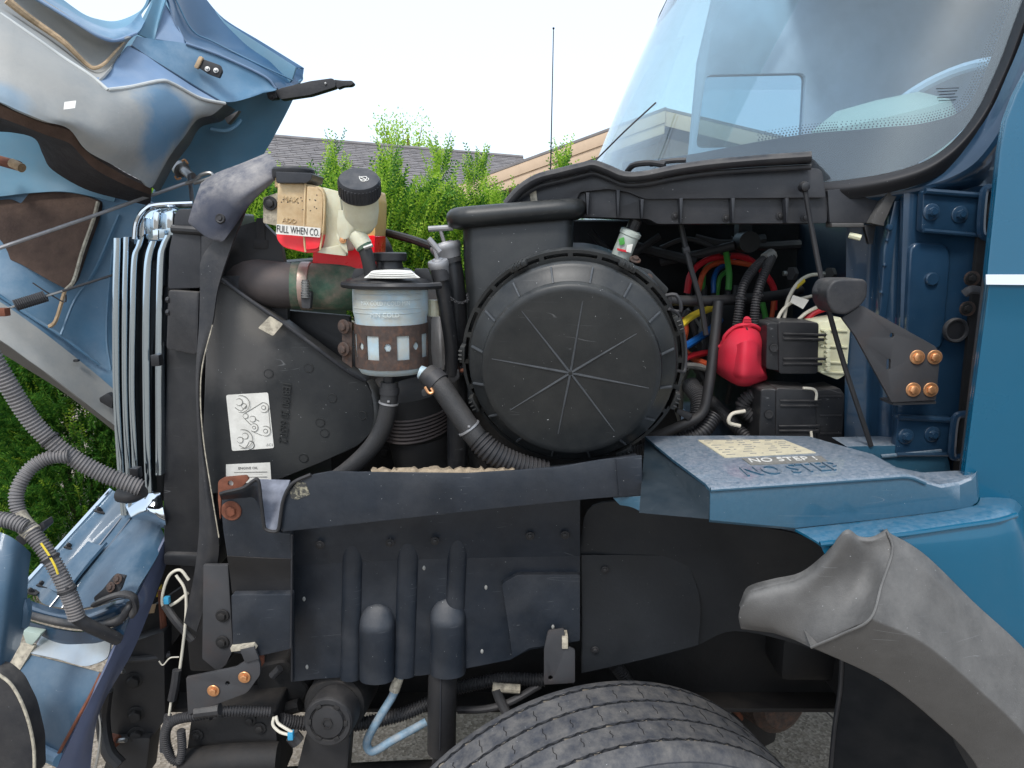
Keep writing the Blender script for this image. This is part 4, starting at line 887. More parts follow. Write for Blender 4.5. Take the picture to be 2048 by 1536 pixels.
for u, v in ((1834, 714), (1869, 714), (1826, 779), (1861, 779)): bolt(t, u, v, 1.344, BZ, .86, (-.12, -1, .05), spin=u)
# ================================================================ fender top marked NO STEP, fender skin
t = fender = thing('blue_fender', 'dusty blue fender with NO STEP lettering on its top', 'fender', P(1700, 1250, 1.2))
FR = 1.15
def ftop(u, v): return P(u, v, FR)
tl, tr_ = PZ(1289, 872, P(1421, 980, FR).z), None
front = [(1421, 980), (1600, 968), (1760, 957), (1815, 954), (1850, 966), (1883, 976), (1920, 970), (1943, 960), (1951, 950)]
backp = [(1289, 872), (1460, 871), (1616, 872), (1693, 894), (1745, 908), (1790, 934), (1845, 945), (1915, 941), (1953, 944)]
zf = [P(u, v, FR).z for u, v in front]
zb = [zf[0], zf[0] + .008, zf[0] + .014, zf[0] + .02, zf[0] + .02, zf[0] + .017, zf[0] + .012, zf[0] + .012, zf[0] + .011]
A_ = [ftop(u, v) for u, v in front]; C_ = [PZ(u, v, z) for (u, v), z in zip(backp, zb)]
mid = [a.lerp(c, .5) + V((0, 0, .0)) for a, c in zip(A_, C_)]
n9 = [a.lerp(c, .06) + V((0, 0, .004)) for a, c in zip(A_, C_)]
A_.append(P(1957, 940, FR + .05)); C_.append(P(1956, 937, FR + .06)); mid.append(P(1956, 938, FR + .057)); n9.append(P(1957, 939, FR + .053))
b = bmesh.new(); rr_ = [[b.verts.new(p) for p in r] for r in (C_, mid, n9, A_)]
lowv = [(1420, 1040), (1590, 1056), (1760, 1038), (1815, 1031), (1850, 1027), (1885, 1022), (1920, 1017), (1942, 1013), (1955, 1004)]
low = [b.verts.new(P(u, v, FR - .002)) for u, v in lowv] + [b.verts.new(P(1961, 986, FR + .05))]; rr_.append(low)
for i in range(len(rr_) - 1):
    for j in range(9): b.faces.new((rr_[i][j], rr_[i][j + 1], rr_[i + 1][j + 1], rr_[i + 1][j]))
r_ = bmesh.ops.extrude_face_region(b, geom=b.faces[:]); bmesh.ops.translate(b, verts=[g_ for g_ in r_['geom'] if isinstance(g_, bmesh.types.BMVert)], vec=V((0, .006, -.006)))
bmesh.ops.recalc_face_normals(b, faces=b.faces[:]); bev(b, .003, 3, 40)
FBV = BVHTree.FromBMesh(b)
part('fender_top', b, m['fender'], t, ang=50)
def drape(o, off):
    """lay a thin part onto the fender top, keeping its own relief"""
    w = WO[o.name]; a = C_[1]; n = (A_[1] - a).cross(A_[3] - a).normalized()
    if n.z < 0: n = -n
    hs = [(v.co + w - a).dot(n) for v in o.data.vertices]; h0 = min(hs)
    for v, hh_ in zip(o.data.vertices, hs):
        p = v.co + w; h = FBV.ray_cast(V((p.x, p.y, 3)), V((0, 0, -1)))
        if h[0]: v.co.z = h[0].z - w.z + off + hh_ - h0
part('edge_roll', tube([P(u, v - .5, FR - .0005) for u, v in front[:5]], .0042, 10, 4), m['fender'], t)
part('end_panel', plate3([PZ(1290, 873, zf[0] - .004), P(1420, 982, FR + .003), P(1418, 1039, FR + .003), PZ(1277, 1026, P(1418, 1039, FR).z)], (.004, 0, 0), .001), m['endpanel'], t)
# ledge and outer skin
led = [(1585, 1057), (1640, 1086), (1660, 1108)]
rows = [[(1590, 1058, FR - .001), (1760, 1039, FR - .001), (1885, 1023, FR - .001), (1945, 1012, FR - .001), (1958, 1003, FR + .012), (1962, 988, FR + .05)],
        [(1612, 1070, 1.122), (1770, 1050, 1.122), (1900, 1032, 1.122), (1966, 1020, 1.123), (1990, 1008, 1.135), (1996, 990, 1.20)],
        [(1632, 1082, 1.104), (1782, 1062, 1.10), (1916, 1042, 1.10), (1985, 1029, 1.103), (2018, 1015, 1.115), (2028, 994, 1.20)],
        [(1640, 1088, 1.096), (1785, 1072, 1.09), (1918, 1053, 1.09), (1992, 1042, 1.093), (2032, 1030, 1.105), (2046, 1010, 1.20)],
        [(1662, 1140, 1.098), (1790, 1120, 1.085), (1920, 1110, 1.082), (2000, 1104, 1.085), (2056, 1096, 1.10), (2078, 1080, 1.20)],
        [(1700, 1260, 1.11), (1800, 1260, 1.09), (1930, 1270, 1.08), (2020, 1280, 1.085), (2100, 1290, 1.09), (2180, 1290, 1.12)],
        [(1760, 1360, 1.12), (1840, 1380, 1.10), (1960, 1420, 1.09), (2060, 1460, 1.09), (2150, 1500, 1.1), (2230, 1520, 1.13)]]
part('outer_skin', surf(rows[3:], 6, 4, .004), m['blue'], t, ang=40)
part('fender_ledge', surf(rows[:4], 6, 4, .004), m['ledge'], t, ang=40)
part('ledge_roll', tube([P(u, v, Y - .003) for u, v, Y in rows[3][:5]], .0045, 8, 6), m['blue'], t)
0 and part('ledge_dust', surf([[(1594, 1060, FR - .0035), (1700, 1048, FR - .0035), (1820, 1033, FR - .0035)], [(1630, 1079, 1.1075), (1730, 1068, 1.104), (1850, 1050, 1.103)]], 4, 3, .001), m['fender'], t)
part('rear_step', plate(rnd([(1692, 893), (1876, 889, 10), (1894, 902, 10), (1902, 948), (1800, 950), (1735, 914)], 3), 1.40, .07, .007, seg=3), m['fender'], t)
part('rear_step_bead', tube([P(1762, 913, 1.397), P(1820, 908, 1.397), P(1882, 902, 1.397)], .004, 8, 3), m['fender'], t)
# inner wing under the fender top
part('inner_wing', surf([[(1160, 1080, 1.52), (1185, 1012, 1.50), (1300, 1005, 1.48), (1420, 1030, 1.42), (1500, 1050, 1.40), (1600, 1070, 1.36), (1680, 1110, 1.32)],
                         [(1160, 1130, 1.52), (1200, 1120, 1.52), (1300, 1120, 1.5), (1420, 1120, 1.46), (1500, 1130, 1.42), (1600, 1150, 1.40), (1700, 1200, 1.36)],
                         [(1162, 1200, 1.52), (1200, 1200, 1.52), (1300, 1200, 1.51), (1400, 1200, 1.48), (1500, 1210, 1.46), (1600, 1230, 1.44), (1720, 1280, 1.40)],
                         [(1163, 1346, 1.52), (1210, 1336, 1.52), (1300, 1316, 1.52), (1390, 1292, 1.50), (1470, 1262, 1.48), (1600, 1290, 1.46), (1740, 1340, 1.44)]], 5, 5, .005), m['darkwing'], t, label='dark inner fender liner')
part('liner_overlap', surf([[(1163, 1110, 1.512), (1250, 1110, 1.508), (1370, 1112, 1.48)], [(1164, 1220, 1.512), (1270, 1225, 1.508), (1400, 1200, 1.475)], [(1165, 1346, 1.512), (1280, 1320, 1.508), (1396, 1290, 1.485)]], 5, 5, .004), m['darkwing'], t)
# NO STEP marks and the data plate
def tp(u, v, dz=.0015):
    """point on the sloping top sheet under a photo point"""
    o = V((0, 0, H)); d = ray(u, v); a, b2, c2 = C_[1], A_[1], A_[3]; n = (b2 - a).cross(c2 - a).normalized()
    if n.z < 0: n = -n
    return o + d * ((a - o).dot(n) / d.dot(n)) + n * (dz + .003)
upd = (C_[1] - A_[1]).normalized()
quad = lambda a_, b_, c_, d_: [[a_.lerp(b_, k / 8).lerp(d_.lerp(c_, k / 8), j / 5) for k in range(9)] for j in range(6)]
de = part('warning_decal', surf(quad(tp(1484, 919), tp(1642, 912), tp(1656, 926), tp(1502, 933)), 1, 1, 0, px=False, smooth=False, ext=(0, 0, -.0015)), m['inkgrey'], t); drape(de, .0003)
drape(text('decal_lettering', 'NO STEP !', tp(1503, 928, .002), tp(1636, 922, .002), upd, m['white'], t, .0004, height=.026), .0016)
em = text('embossed_lettering', 'NO STEP', tp(1496, 957, .005), tp(1690, 944, .005), upd, m['fender'], t, .002, height=.05); drape(em, -.001)
dp = part('data_plate', surf(quad(tp(1396, 883), tp(1568, 879), tp(1632, 905), tp(1450, 917)), 1, 1, 0, px=False, smooth=False, ext=(0, 0, -.0015)), M('yellowed_plate', S(206, 196, 166), .6, var=.12, scale=40, dust=S(150, 146, 138), damt=.4, up=False), t)
drape(dp, .0003)
for k in range(7):
    f0 = (k + .6) / 7.4; a = tp(1396, 883, .002).lerp(tp(1450, 917, .002), f0); e = tp(1568, 879, .002).lerp(tp(1632, 905, .002), f0); rg = random.Random(k); x = .05
    while x < .93:
        w = rg.uniform(.02, .12); p0, p1 = a.lerp(e, x), a.lerp(e, min(.95, x + w)); drape(part('print', tube([p0, p1], .0011, 4, 1), m['inkgrey'], dp), .0008); x += w + rg.uniform(.01, .2)
# ================================================================ grey fender flare
t = thing('fender_flare', 'weathered grey plastic wheel arch flare on the fender', 'fender flare', P(1750, 1400, 1.1))
A4 = [(1773, 1063, 1.075), (1785, 1100, 1.060), (1762, 1170, 1.03), (1740, 1237, 1.004), (1685, 1268, 1.016), (1622, 1295, 1.035)]
B4 = [(1850, 1109, 1.078), (1862, 1150, 1.055), (1856, 1220, 1.03), (1848, 1288, 1.004), (1808, 1326, 1.018), (1764, 1362, 1.04)]
C4 = [(1950, 1206, 1.074), (1952, 1246, 1.052), (1955, 1315, 1.03), (1958, 1380, 1.004), (1920, 1412, 1.018), (1872, 1446, 1.04)]
D4 = [(2060, 1310, 1.074), (2052, 1352, 1.052), (2058, 1420, 1.03), (2062, 1486, 1.004), (2010, 1508, 1.018), (1950, 1528, 1.04)]
E4 = [(2150, 1440, 1.074), (2140, 1480, 1.052), (2130, 1550, 1.03), (2120, 1620, 1.004), (2060, 1630, 1.018), (1995, 1640, 1.04)]
fl_, cr4 = [], [cr([P(*p) for p in q], 10) for q in zip(A4, B4, C4, D4, E4)]
b = bmesh.new(); vv = [[b.verts.new(p) for p in r] for r in cr4]
for i in range(len(vv) - 1):
    for j in range(len(vv[0]) - 1): b.faces.new((vv[i][j], vv[i][j + 1], vv[i + 1][j + 1], vv[i + 1][j]))
ret = [b.verts.new(v.co + V((.012, .14, .03))) for v in vv[-1]]
for j in range(len(ret) - 1): b.faces.new((vv[-1][j], vv[-1][j + 1], ret[j + 1], ret[j]))
ret = [b.verts.new(v.co + V((.004, .03, -.004))) for v in vv[0]]
for j in range(len(ret) - 1): b.faces.new((vv[0][j], vv[0][j + 1], ret[j + 1], ret[j]))
bmesh.ops.recalc_face_normals(b, faces=b.faces[:]); bev(b, .003, 3, 18)
part('arch', b, m['flare'], t, ang=50)
lobe = [[(1478, 1212, 1.135), (1494, 1180, 1.14), (1545, 1164, 1.125), (1600, 1151, 1.115), (1650, 1112, 1.09), (1690, 1066, 1.076), (1718, 1079, 1.078), (1746, 1079, 1.076), (1774, 1063, 1.074)],
        [(1480, 1216, 1.118), (1500, 1190, 1.112), (1546, 1180, 1.104), (1600, 1168, 1.096), (1655, 1130, 1.08), (1697, 1086, 1.072), (1725, 1098, 1.076), (1750, 1100, 1.072), (1785, 1101, 1.060)],
        [(1477, 1232, 1.118), (1500, 1220, 1.106), (1545, 1216, 1.094), (1595, 1210, 1.088), (1645, 1185, 1.079), (1690, 1155, 1.073), (1720, 1160, 1.068), (1742, 1165, 1.056), (1763, 1170, 1.031)],
        [(1479, 1246, 1.12), (1500, 1248, 1.108), (1545, 1252, 1.094), (1588, 1266, 1.083), (1620, 1274, 1.065), (1655, 1262, 1.052), (1686, 1250, 1.040), (1713, 1243, 1.025), (1741, 1237, 1.005)],
        [(1482, 1258, 1.125), (1505, 1261, 1.118), (1545, 1266, 1.104), (1590, 1280, 1.082), (1622, 1295, 1.058), (1655, 1283, 1.046), (1685, 1268, 1.034), (1712, 1254, 1.022), (1741, 1238, 1.006)]]
part('front_lobe', surf(lobe, 5, 5, 0, lin=(3, 4), ext=(.004, .008, .002)), m['flare'], t, ang=85)
part('moulded_ridge', tube([P(1774, 1063, 1.073), P(1785, 1101, 1.058), P(1763, 1170, 1.029), P(1741, 1237, 1.002), P(1685, 1268, 1.014), P(1622, 1295, 1.034)], .0022, 8, 6), m['flare'], t)
# wheel housing rear liner
t = thing('mud_flap', 'black wheel housing liner hanging behind the tyre', 'mud flap', P(1800, 1536, 1.35))
part('sheet', surf([[(1684, 1300, 1.45), (1760, 1330, 1.40), (1860, 1400, 1.34), (1990, 1500, 1.27)], [(1680, 1380, 1.45), (1760, 1400, 1.40), (1880, 1460, 1.34), (2010, 1560, 1.27)], [(1668, 1460, 1.45), (1760, 1480, 1.40), (1900, 1540, 1.34), (2030, 1620, 1.27)], [(1656, 1600, 1.45), (1780, 1640, 1.40), (1930, 1680, 1.34), (2060, 1740, 1.27)]], 5, 5, .006), m['void'], t)
part('edge_bead', tube([P(1684, 1310, 1.448), P(1680, 1380, 1.448), P(1668, 1460, 1.448), P(1656, 1600, 1.448)], .005, 8, 5), m['rubber'], t)
# ================================================================ coolant tank
t = thing('coolant_tank', 'tan translucent coolant tank half full of red coolant', 'coolant tank', P(640, 540, 1.56))
Yc = 1.49
part('upper_shell', plate(rnd([(555, 366, 6), (611, 367, 2), (644, 374, 8), (650, 390), (649, 470), (553, 466), (554, 417)], 4), Yc, .10, .008, seg=4), m['tank'], t, ang=50)
part('front_bulge', plate(rnd([(614, 372, 3), (640, 376, 8), (646, 392, 6), (643, 468), (612, 468)], 3), Yc - .010, .02, .006, seg=3), m['tank'], t)
part('coolant_front', plate(rnd([(553, 462), (649, 466), (644, 492, 10), (636, 505, 8), (612, 506), (566, 495, 14), (553, 478, 10)], 6), Yc, .10, .008, seg=4), m['coolant'], t, ang=50)
part('coolant_bulge', plate(rnd([(611, 468), (643, 470), (638, 497, 8), (612, 500)], 4), Yc - .010, .02, .006, seg=3), m['coolant'], t)
part('mould_seam', tube([P(611, 367, Yc - .004), P(609, 420, Yc - .009), P(608, 470, Yc - .009), P(611, 504, Yc - .004)], .0022, 6, 5), m['tank'], t)
part('mould_seam', tube([P(636, 374, Yc - .011), P(648, 392, Yc - .011), P(647, 450, Yc - .011), P(640, 500, Yc - .008)], .002, 6, 5), m['tank'], t)
part('link_shell', plate(rnd([(644, 374), (678, 383), (690, 470), (690, 502, 5), (640, 506), (646, 440)], 5), Yc + .012, .09, .006, seg=3), m['tankclear'], t)
part('tab', plate(rnd([(620, 500), (690, 488), (692, 512), (640, 506)], 3), Yc + .002, .02, .002), m['tankclear'], t)
part('rear_amber_shell', plate(rnd([(688, 400), (748, 376, 6), (752, 400), (750, 474), (690, 480)], 4), 1.62, .14, .008, seg=3), M('amber_tank_plastic', S(216, 176, 112), .4, var=.1, scale=14, sss=.4), t)
part('rear_coolant', plate(rnd([(690, 478), (750, 470), (748, 545), (720, 556), (624, 545), (626, 500)], 5), 1.615, .14, .008, seg=3), m['coolantbright'], t)
part('neck', lathe([(.036, -.014), (.036, .008), (.034, .012)], P(586, 361, 1.53), (0, 0, 1), 28), m['tank'], t)
cap = part('cap', plate(rnd([(551, 343, 4), (625, 346, 4), (622, 360), (612, 366), (553, 366)], 3), 1.475, .09, .006, seg=3), m['plastic2'], t)
part('cap_rim', lathe([(.040, .004), (.042, .008), (.042, .02), (.039, .024), (0, .024)], P(588, 361, 1.52), (0, 0, 1), 28), m['plastic'], t)
lb = part('label_strip', plate([(553, 448), (641, 456), (640, 475), (552, 468)], Yc - .0175, .001, 0), m['white'], t)
text('label_lettering', 'FULL WHEN CO.', P(553.5, 464, Yc - .0185), P(638, 472, Yc - .0185), (0, 0, 1), m['ink'], lb, .0002, height=.0135)
text('moulded_mark', 'MAX', P(566, 402, Yc - .001), P(596, 405, Yc - .001), (0, 0, 1), m['tank'], t, .0012)
text('moulded_mark', 'ADD', P(564, 444, Yc - .001), P(592, 447, Yc - .001), (0, 0, 1), m['tank'], t, .0012)
for k in range(14):
    rg = random.Random(k); part('grime_spot', lathe([(0, .0006), (.0012, .0003), (.0014, -.001)], P(rg.choice((626, 632, 624, 600, 570)) + rg.uniform(-8, 8), rg.uniform(385, 425), Yc - .0102), (0, -1, 0), 6), m['ink'], t)
part('mount_bracket', plate(rnd([(526, 395), (556, 385), (556, 452), (526, 446)], 3), 1.52, .04, .003), m['tape'], t)
bolt(t, 541, 407, 1.518, BBLK, .9)
# ---------------------------------------------------------------- washer filler
t = thing('washer_filler_neck', 'milky washer filler neck with ribbed black cap', 'washer filler', P(722, 520, 1.50))
wc_ = P(718, 358, 1.43); wa = V((.10, -.60, .79)).normalized()
nk = []
part('neck', lathe([(.0, -.112), (.012, -.11), (.022, -.102), (.031, -.085), (.0345, -.06), (.0345, -.02)], wc_ - wa * .012, wa, 32), m['tankclear'], t, ang=60)
part('neck_belly', surf([[(677, 420, 1.475), (700, 420, 1.455), (735, 420, 1.46), (750, 418, 1.48)], [(674, 450, 1.475), (700, 455, 1.46), (725, 448, 1.468), (742, 440, 1.485)], [(678, 475, 1.478), (692, 478, 1.468), (708, 468, 1.472), (722, 458, 1.49)]], 5, 5, .012), m['tankclear'], t, ang=60)
b = lathe([(.0345, -.036), (.0385, -.034), (.0395, -.02), (.0395, -.004), (.037, .001), (.0, .001)], wc_, wa, 40)
WB = basis(wa)
for k in range(36):
    a = k * math.pi / 18; box(wc_ + WB @ V((.0397 * math.cos(a), .0397 * math.sin(a), -.018)), (.002, .0034, .026), WB @ Matrix.Rotation(a, 3, 'Z'), .0006, 1, bm=b)
cp = part('cap', b, m['plastic2'], t)
def cpt(x, y): return wc_ + WB @ V((0, 0, .0016)) + (WB @ V((1, 0, 0))) * x + (WB @ V((0, 1, 0))) * y
xd = (WB @ V((1, 0, 0)))
sg = 1 if xd.x > 0 else -1
for pts in ([(-.004, .006), (.006, .008), (.009, .003), (.004, -.004), (-.003, -.002), (-.005, .003), (-.004, .006)], [(-.006, .008), (.002, .002), (.008, -.003)], [(.004, -.004), (.008, -.006), (.012, -.002), (.011, .003)], [(-.003, -.002), (-.001, -.007), (.004, -.008), (.006, -.005)]):
    part('washer_symbol', tube([cpt((x + .006) * sg, (y - .002) * sg) for x, y in pts], .0008, 6, 4), m['white'], cp)
part('spout', tube([P(705, 462, 1.485), P(718, 476, 1.478), P(728, 492, 1.475)], .0175, 14, 5), m['tankclear'], t)
part('spout_hose', tube([P(727, 490, 1.475), P(735, 515, 1.475), P(741, 545, 1.48), P(744, 570, 1.485)], .0135, 12, 5), m['hose'], t)
part('hose_clamp', tube([P(724, 486, 1.475), P(730, 496, 1.475)], .0165, 14, 3), m['greenhose'], t)
part('clamp_screw', tube([P(728, 496, 1.455), P(745, 490, 1.455)], .004, 8, 2), m['steel'], t)
part('mount_ear', plate(rnd([(672, 466), (692, 484), (696, 508), (684, 496), (676, 484)], 3), 1.478, .004, .001), m['tankclear'], t)
bolt(t, 686, 480, 1.476, BZ, .45)
# ================================================================ upper radiator hose
t = thing('upper_radiator_hose', 'large radiator hose, aged black elbow joined to green section', 'radiator hose', P(600, 625, 1.6))
part('elbow', tube([P(455, 600, 1.78), P(476, 570, 1.68), P(510, 565, 1.62), P(560, 570, 1.60), P(592, 572, 1.60)], .052, 22, 7, rf=lambda q: 1.12 - .2 * q), m['darkhose'], t)
part('green_section', tube([P(584, 571, 1.60), P(640, 573, 1.61), P(700, 576, 1.63), P(760, 582, 1.70), P(800, 590, 1.8)], .050, 22, 7), m['greenhose'], t)
cl_ = part('hose_clamp', lathe([(.0505, -.011), (.0525, -.010), (.0525, .010), (.0505, .011)], P(614, 572, 1.605), (1, .05, -.02), 36), M('pink_stained_steel', S(176, 150, 140), .4, .5, var=.2, scale=30, patch=S(90, 120, 100), pamt=.5, pscale=20), t)
part('screw_housing', plate(rnd([(601, 582), (622, 584), (620, 618), (603, 616)], 4), 1.535, .02, .004), m['bracket'], cl_)
part('screw_spring', tube([P(611, 560, 1.535), P(611, 575, 1.535), P(611, 596, 1.535)], .0095, 12, 4, corr=(.005, .002)), m['steel'], cl_)
bolt(cl_, 611, 566, 1.535, BD, .55, (0, 0, 1))
part('outlet_flange', plate(rnd([(444, 552), (486, 552, 12), (498, 570, 8), (498, 594), (540, 640), (450, 600)], 5), 1.57, .02, .003, holes=[[(483 + 6 * math.cos(a * .6283), 570 + 6 * math.sin(a * .6283)) for a in range(10)]]), m['plastic2'], t)
# ================================================================ power steering reservoir
t = thing('power_steering_reservoir', 'pale blue white fluid reservoir in rusty slotted band, black lid', 'fluid reservoir', P(783, 758, 1.50))
pc = P(783, 660, 1.52); 
def pz(v): return P(783, v, 1.45).z
rb = .0775
part('body', lathe([(.0, pz(756)), (.050, pz(757)), (.066, pz(754)), (.072, pz(744)), (.0735, pz(700)), (.0745, pz(640)), (rb, pz(628)), (rb, pz(590)), (.0765, pz(574)), (0, pz(574))], (pc.x, pc.y, 0), (0, 0, 1), 48), m['pstank'], t, ang=50)
lid_ = part('lid', lathe([(.080, pz(580)), (.090, pz(574)), (.092, pz(566)), (.088, pz(561)), (.066, pz(556)), (.040, pz(540)), (.036, pz(539)), (0, pz(539))], (pc.x, pc.y, 0), (0, 0, 1), 40), m['plastic'], t, ang=30)
for s in (-1, 1): part('lid_wing', plate(rnd([(783 + s * 74, 537, 4), (783 + s * 46, 537, 4), (783 + s * 46, 566), (783 + s * 84, 568), (783 + s * 82, 560)], 2), 1.49, .006, .001), m['plastic'], lid_)
part('lid_front_bar', tube([P(686, 569, 1.47), P(720, 572, 1.44), P(783, 573, 1.42), P(846, 573, 1.44), P(880, 571, 1.47)], .007, 8, 5), m['plastic'], lid_)
b = surf([[(744, 541, 1.470), (783, 539, 1.468), (822, 541, 1.470)], [(736, 549, 1.452), (783, 547, 1.446), (832, 549, 1.452)], [(728, 555, 1.432), (783, 556, 1.424), (840, 555, 1.432)]], 4, 4, .001)
st = part('lid_sticker', b, m['white'], lid_)
for k, v in enumerate((543, 546, 549.5, 553)): part('sticker_print', tube([P(744 - k * 3, v + 1, 1.466 - .011 * k), P(784, v - .5, 1.463 - .012 * k), P(824 + k * 3, v + 1, 1.466 - .011 * k)], .0008, 4, 3), m['inkgrey'], st)
part('filler_neck', lathe([(.030, pz(545)), (.027, pz(530)), (.027, pz(522))], (pc.x, pc.y, 0), (0, 0, 1), 28), m['plastic'], t)
part('cap', lathe([(.0335, pz(524)), (.036, pz(522)), (.036, pz(508)), (.034, pz(506)), (.0, pz(505))], (pc.x, pc.y, 0), (0, 0, 1), 36), m['plastic'], t)
def ptube(name, v, mat, r=.0009, a0=-60, a1=60):
    part(name, tube([(pc.x + (rb + .0002) * math.sin(R(a)), pc.y - (rb + .0002) * math.cos(R(a)), pz(v)) for a in range(a0, a1 + 1, 8)], r, 6, 2), mat, t)
for v in (590, 601, 618, 627): ptube('level_line', v, m['pstank'])
def cyl_text(s, a0, v, hgt, mat):
    A = V((pc.x + (rb) * math.sin(R(-a0)), pc.y - rb * math.cos(R(a0)) , pz(v))); Bq = A.copy(); Bq.x = pc.x + rb * math.sin(R(a0))
    o = text('moulded_mark', s, A, Bq, (0, 0, 1), mat, t, .0008, height=hgt)
    W0 = WO[o.name]
    for vx in o.data.vertices:
        x = vx.co.x + W0.x - pc.x; off = vx.co.y - min(q.co.y for q in (vx,)); a = x / rb
        vx.co.x = pc.x + rb * math.sin(a) - W0.x; vx.co.y = pc.y - (rb + .0006) * math.cos(a) - W0.y + vx.co.y * .5
cyl_text('MAX COLD / COLD MIN', 42, 611, .0085, M('moulded_pale', S(206, 214, 212), .5, var=.05)); cyl_text('MIN COLD', 22, 634, .0085, bpy.data.materials['moulded_pale'])
# slotted strap
b = bmesh.new(); NA, NZ = 240, 48; z0, z1 = pz(741), pz(652); rs = .0765
G = [[b.verts.new((pc.x + rs * math.sin(R(-106 + 212 * i / NA)), pc.y - rs * math.cos(R(-106 + 212 * i / NA)), z0 + (z1 - z0) * j / NZ)) for i in range(NA + 1)] for j in range(NZ + 1)]
for j in range(NZ):
    for i in range(NA):
        a = -106 + 212 * (i + .5) / NA; z = (j + .5) / NZ; skip = False
        for ac_ in (-70, -21, 27, 72):
            if abs(a - ac_) < 10.5 and .22 < z < .78: skip = True
        for ac_ in (-44, 3, 49):
            if ((a - ac_) / 5.4) ** 2 + ((z - .52) / .085) ** 2 < 1: skip = True
        if not skip: b.faces.new((G[j][i], G[j][i + 1], G[j + 1][i + 1], G[j + 1][i]))
bmesh.ops.delete(b, geom=[v for v in b.verts if not v.link_faces], context='VERTS')
bmesh.ops.recalc_face_normals(b, faces=b.faces[:]); bmesh.ops.solidify(b, geom=b.faces[:], thickness=.003)
part('slotted_band', b, m['rustdark'], t)
part('band_flange', plate([(684, 640), (704, 646), (704, 736), (684, 722)], 1.50, .006, .001), m['rustdark'], t)
bolt(t, 688, 653, 1.495, BR, .95, (-.5, -1, 0)); bolt(t, 688, 698, 1.495, BR, .95, (-.5, -1, 0))
part('band_stud', tube([P(868, 600, 1.55), P(868, 632, 1.55)], .014, 10, 2), m['tankclear'], t)
part('outlet_spout', tube([P(840, 744, 1.47), P(862, 752, 1.465)], .014, 12, 2), m['pstank'], t)
part('bottom_spout', tube([P(778, 752, 1.49), P(778, 770, 1.49)], .012, 12, 2), m['plastic'], t)
# its two hoses
t = thing('reservoir_return_hose', 'fabric braided hose dropping from reservoir bottom', 'hose', P(700, 945, 1.5))
part('hose', tube([P(779, 764, 1.49), P(778, 800, 1.49), P(768, 850, 1.495), P(742, 895, 1.50), P(700, 936, 1.51), P(660, 965, 1.53)], .0185, 16, 8), m['hose'], t)
part('clamp', tube([P(779, 775, 1.49), P(779, 788, 1.49)], .0208, 16, 2), m['loom'], t)
t = thing('reservoir_suction_hose', 'thick black hose with corrugated end slanting under air cleaner', 'hose', P(1000, 930, 1.4))
part('hose', tube([P(853, 747, 1.465), P(880, 772, 1.45), P(912, 818, 1.44), P(950, 872, 1.43), P(975, 896, 1.43)], .0225, 18, 8), m['hose'], t)
part('corrugated_end', tube([P(955, 878, 1.43), P(985, 905, 1.425), P(1030, 928, 1.43), P(1090, 945, 1.44)], .0255, 18, 10, corr=(.0088, .0035)), m['loom'], t)
part('spring_clamp', tube([P(864, 754, 1.46), P(878, 768, 1.452)], .0255, 18, 3), m['loom'], t)
part('clamp_ear', tube([P(850, 774, 1.435), P(858, 786, 1.43), P(866, 784, 1.43), P(862, 776, 1.432)], .0028, 6, 3), m['zinc'], t)
part('clamp_ear', plate(rnd([(842, 782), (852, 776), (856, 790), (846, 794)], 3), 1.44, .01, .001), m['loom'], t)
# ================================================================ dipsticks
def stick(name, lab, cat, path, r, capuv, capr, Y, hand, caphh=.012):
    d = thing(name, lab, cat, P(path[-1][0], path[-1][1], Y))
    part('tube', tube([P(u, v, y) for u, v, y in path], r, 16, 7), m['plastic'], d)
    c = P(capuv[0], capuv[1], path[0][2]); ax = (P(*path[0]) - P(*path[1])).normalized()
    part('cap', lathe([(capr * .8, -.03), (capr * .93, -.012), (capr, -.008), (capr, .0), (capr * .94, .003), (capr * .55, .004), (capr * .5, .0065), (.0, .0065)], c, ax, 30), m['alu'], d)
    part('handle_stem', tube([c, P(hand[1][0], hand[1][1], path[0][2] - .004)], .0042, 8, 3), m['alu'], d)
    part('handle', tube([P(hand[0][0], hand[0][1], path[0][2] - .004), P(hand[2][0], hand[2][1], path[0][2] - .004)], .0062, 10, 3), m['alu'], d)
    part('collar', tube([P(*path[0]), P(path[0][0] + (path[1][0] - path[0][0]) * .6, path[0][1] + (path[1][1] - path[0][1]) * .6, path[0][2])], r * 1.16, 16, 3), m['rubber'], d)
    return d
d1 = stick('oil_filler', 'wide black oil filler tube with steel T handle cap', 'oil filler', [(892, 500, 1.60), (905, 545, 1.60), (912, 620, 1.60), (914, 740, 1.60), (915, 930, 1.62)], .0235, (890, 490), .0335, 1.6, [(857, 458), (880, 457), (906, 455)])
part('side_pipe', tube([P(866, 494, 1.61), P(820, 478, 1.7), P(752, 460, 1.8), P(700, 445, 1.9)], .0095, 10, 5), m['black'], d1)
part('clamp', lathe([(.026, -.010), (.028, -.009), (.028, .009), (.026, .010)], P(914, 738, 1.60), (0, 0, 1), 28), m['bracket'], d1)
part('clamp_bolt', tube([P(918, 742, 1.565), P(942, 738, 1.565)], .0045, 8, 2), m['rust'], d1)
d2 = stick('engine_dipstick', 'slim black dipstick tube chained to the oil filler', 'dipstick', [(877, 534, 1.52), (886, 580, 1.53), (896, 640, 1.54), (903, 690, 1.55), (905, 748, 1.56)], .0155, (876, 524), .0215, 1.56, [(857, 477), (868, 492), (880, 504)])
part('foot_clip', plate(rnd([(892, 738), (918, 738), (920, 756), (906, 768), (894, 758)], 5), 1.548, .03, .003), m['loom'], d2)
cpts = cr([P(889, 566, 1.54), P(893, 585, 1.53), P(906, 600, 1.525), P(922, 606, 1.535), P(936, 600, 1.55), P(934, 588, 1.56)], 5)
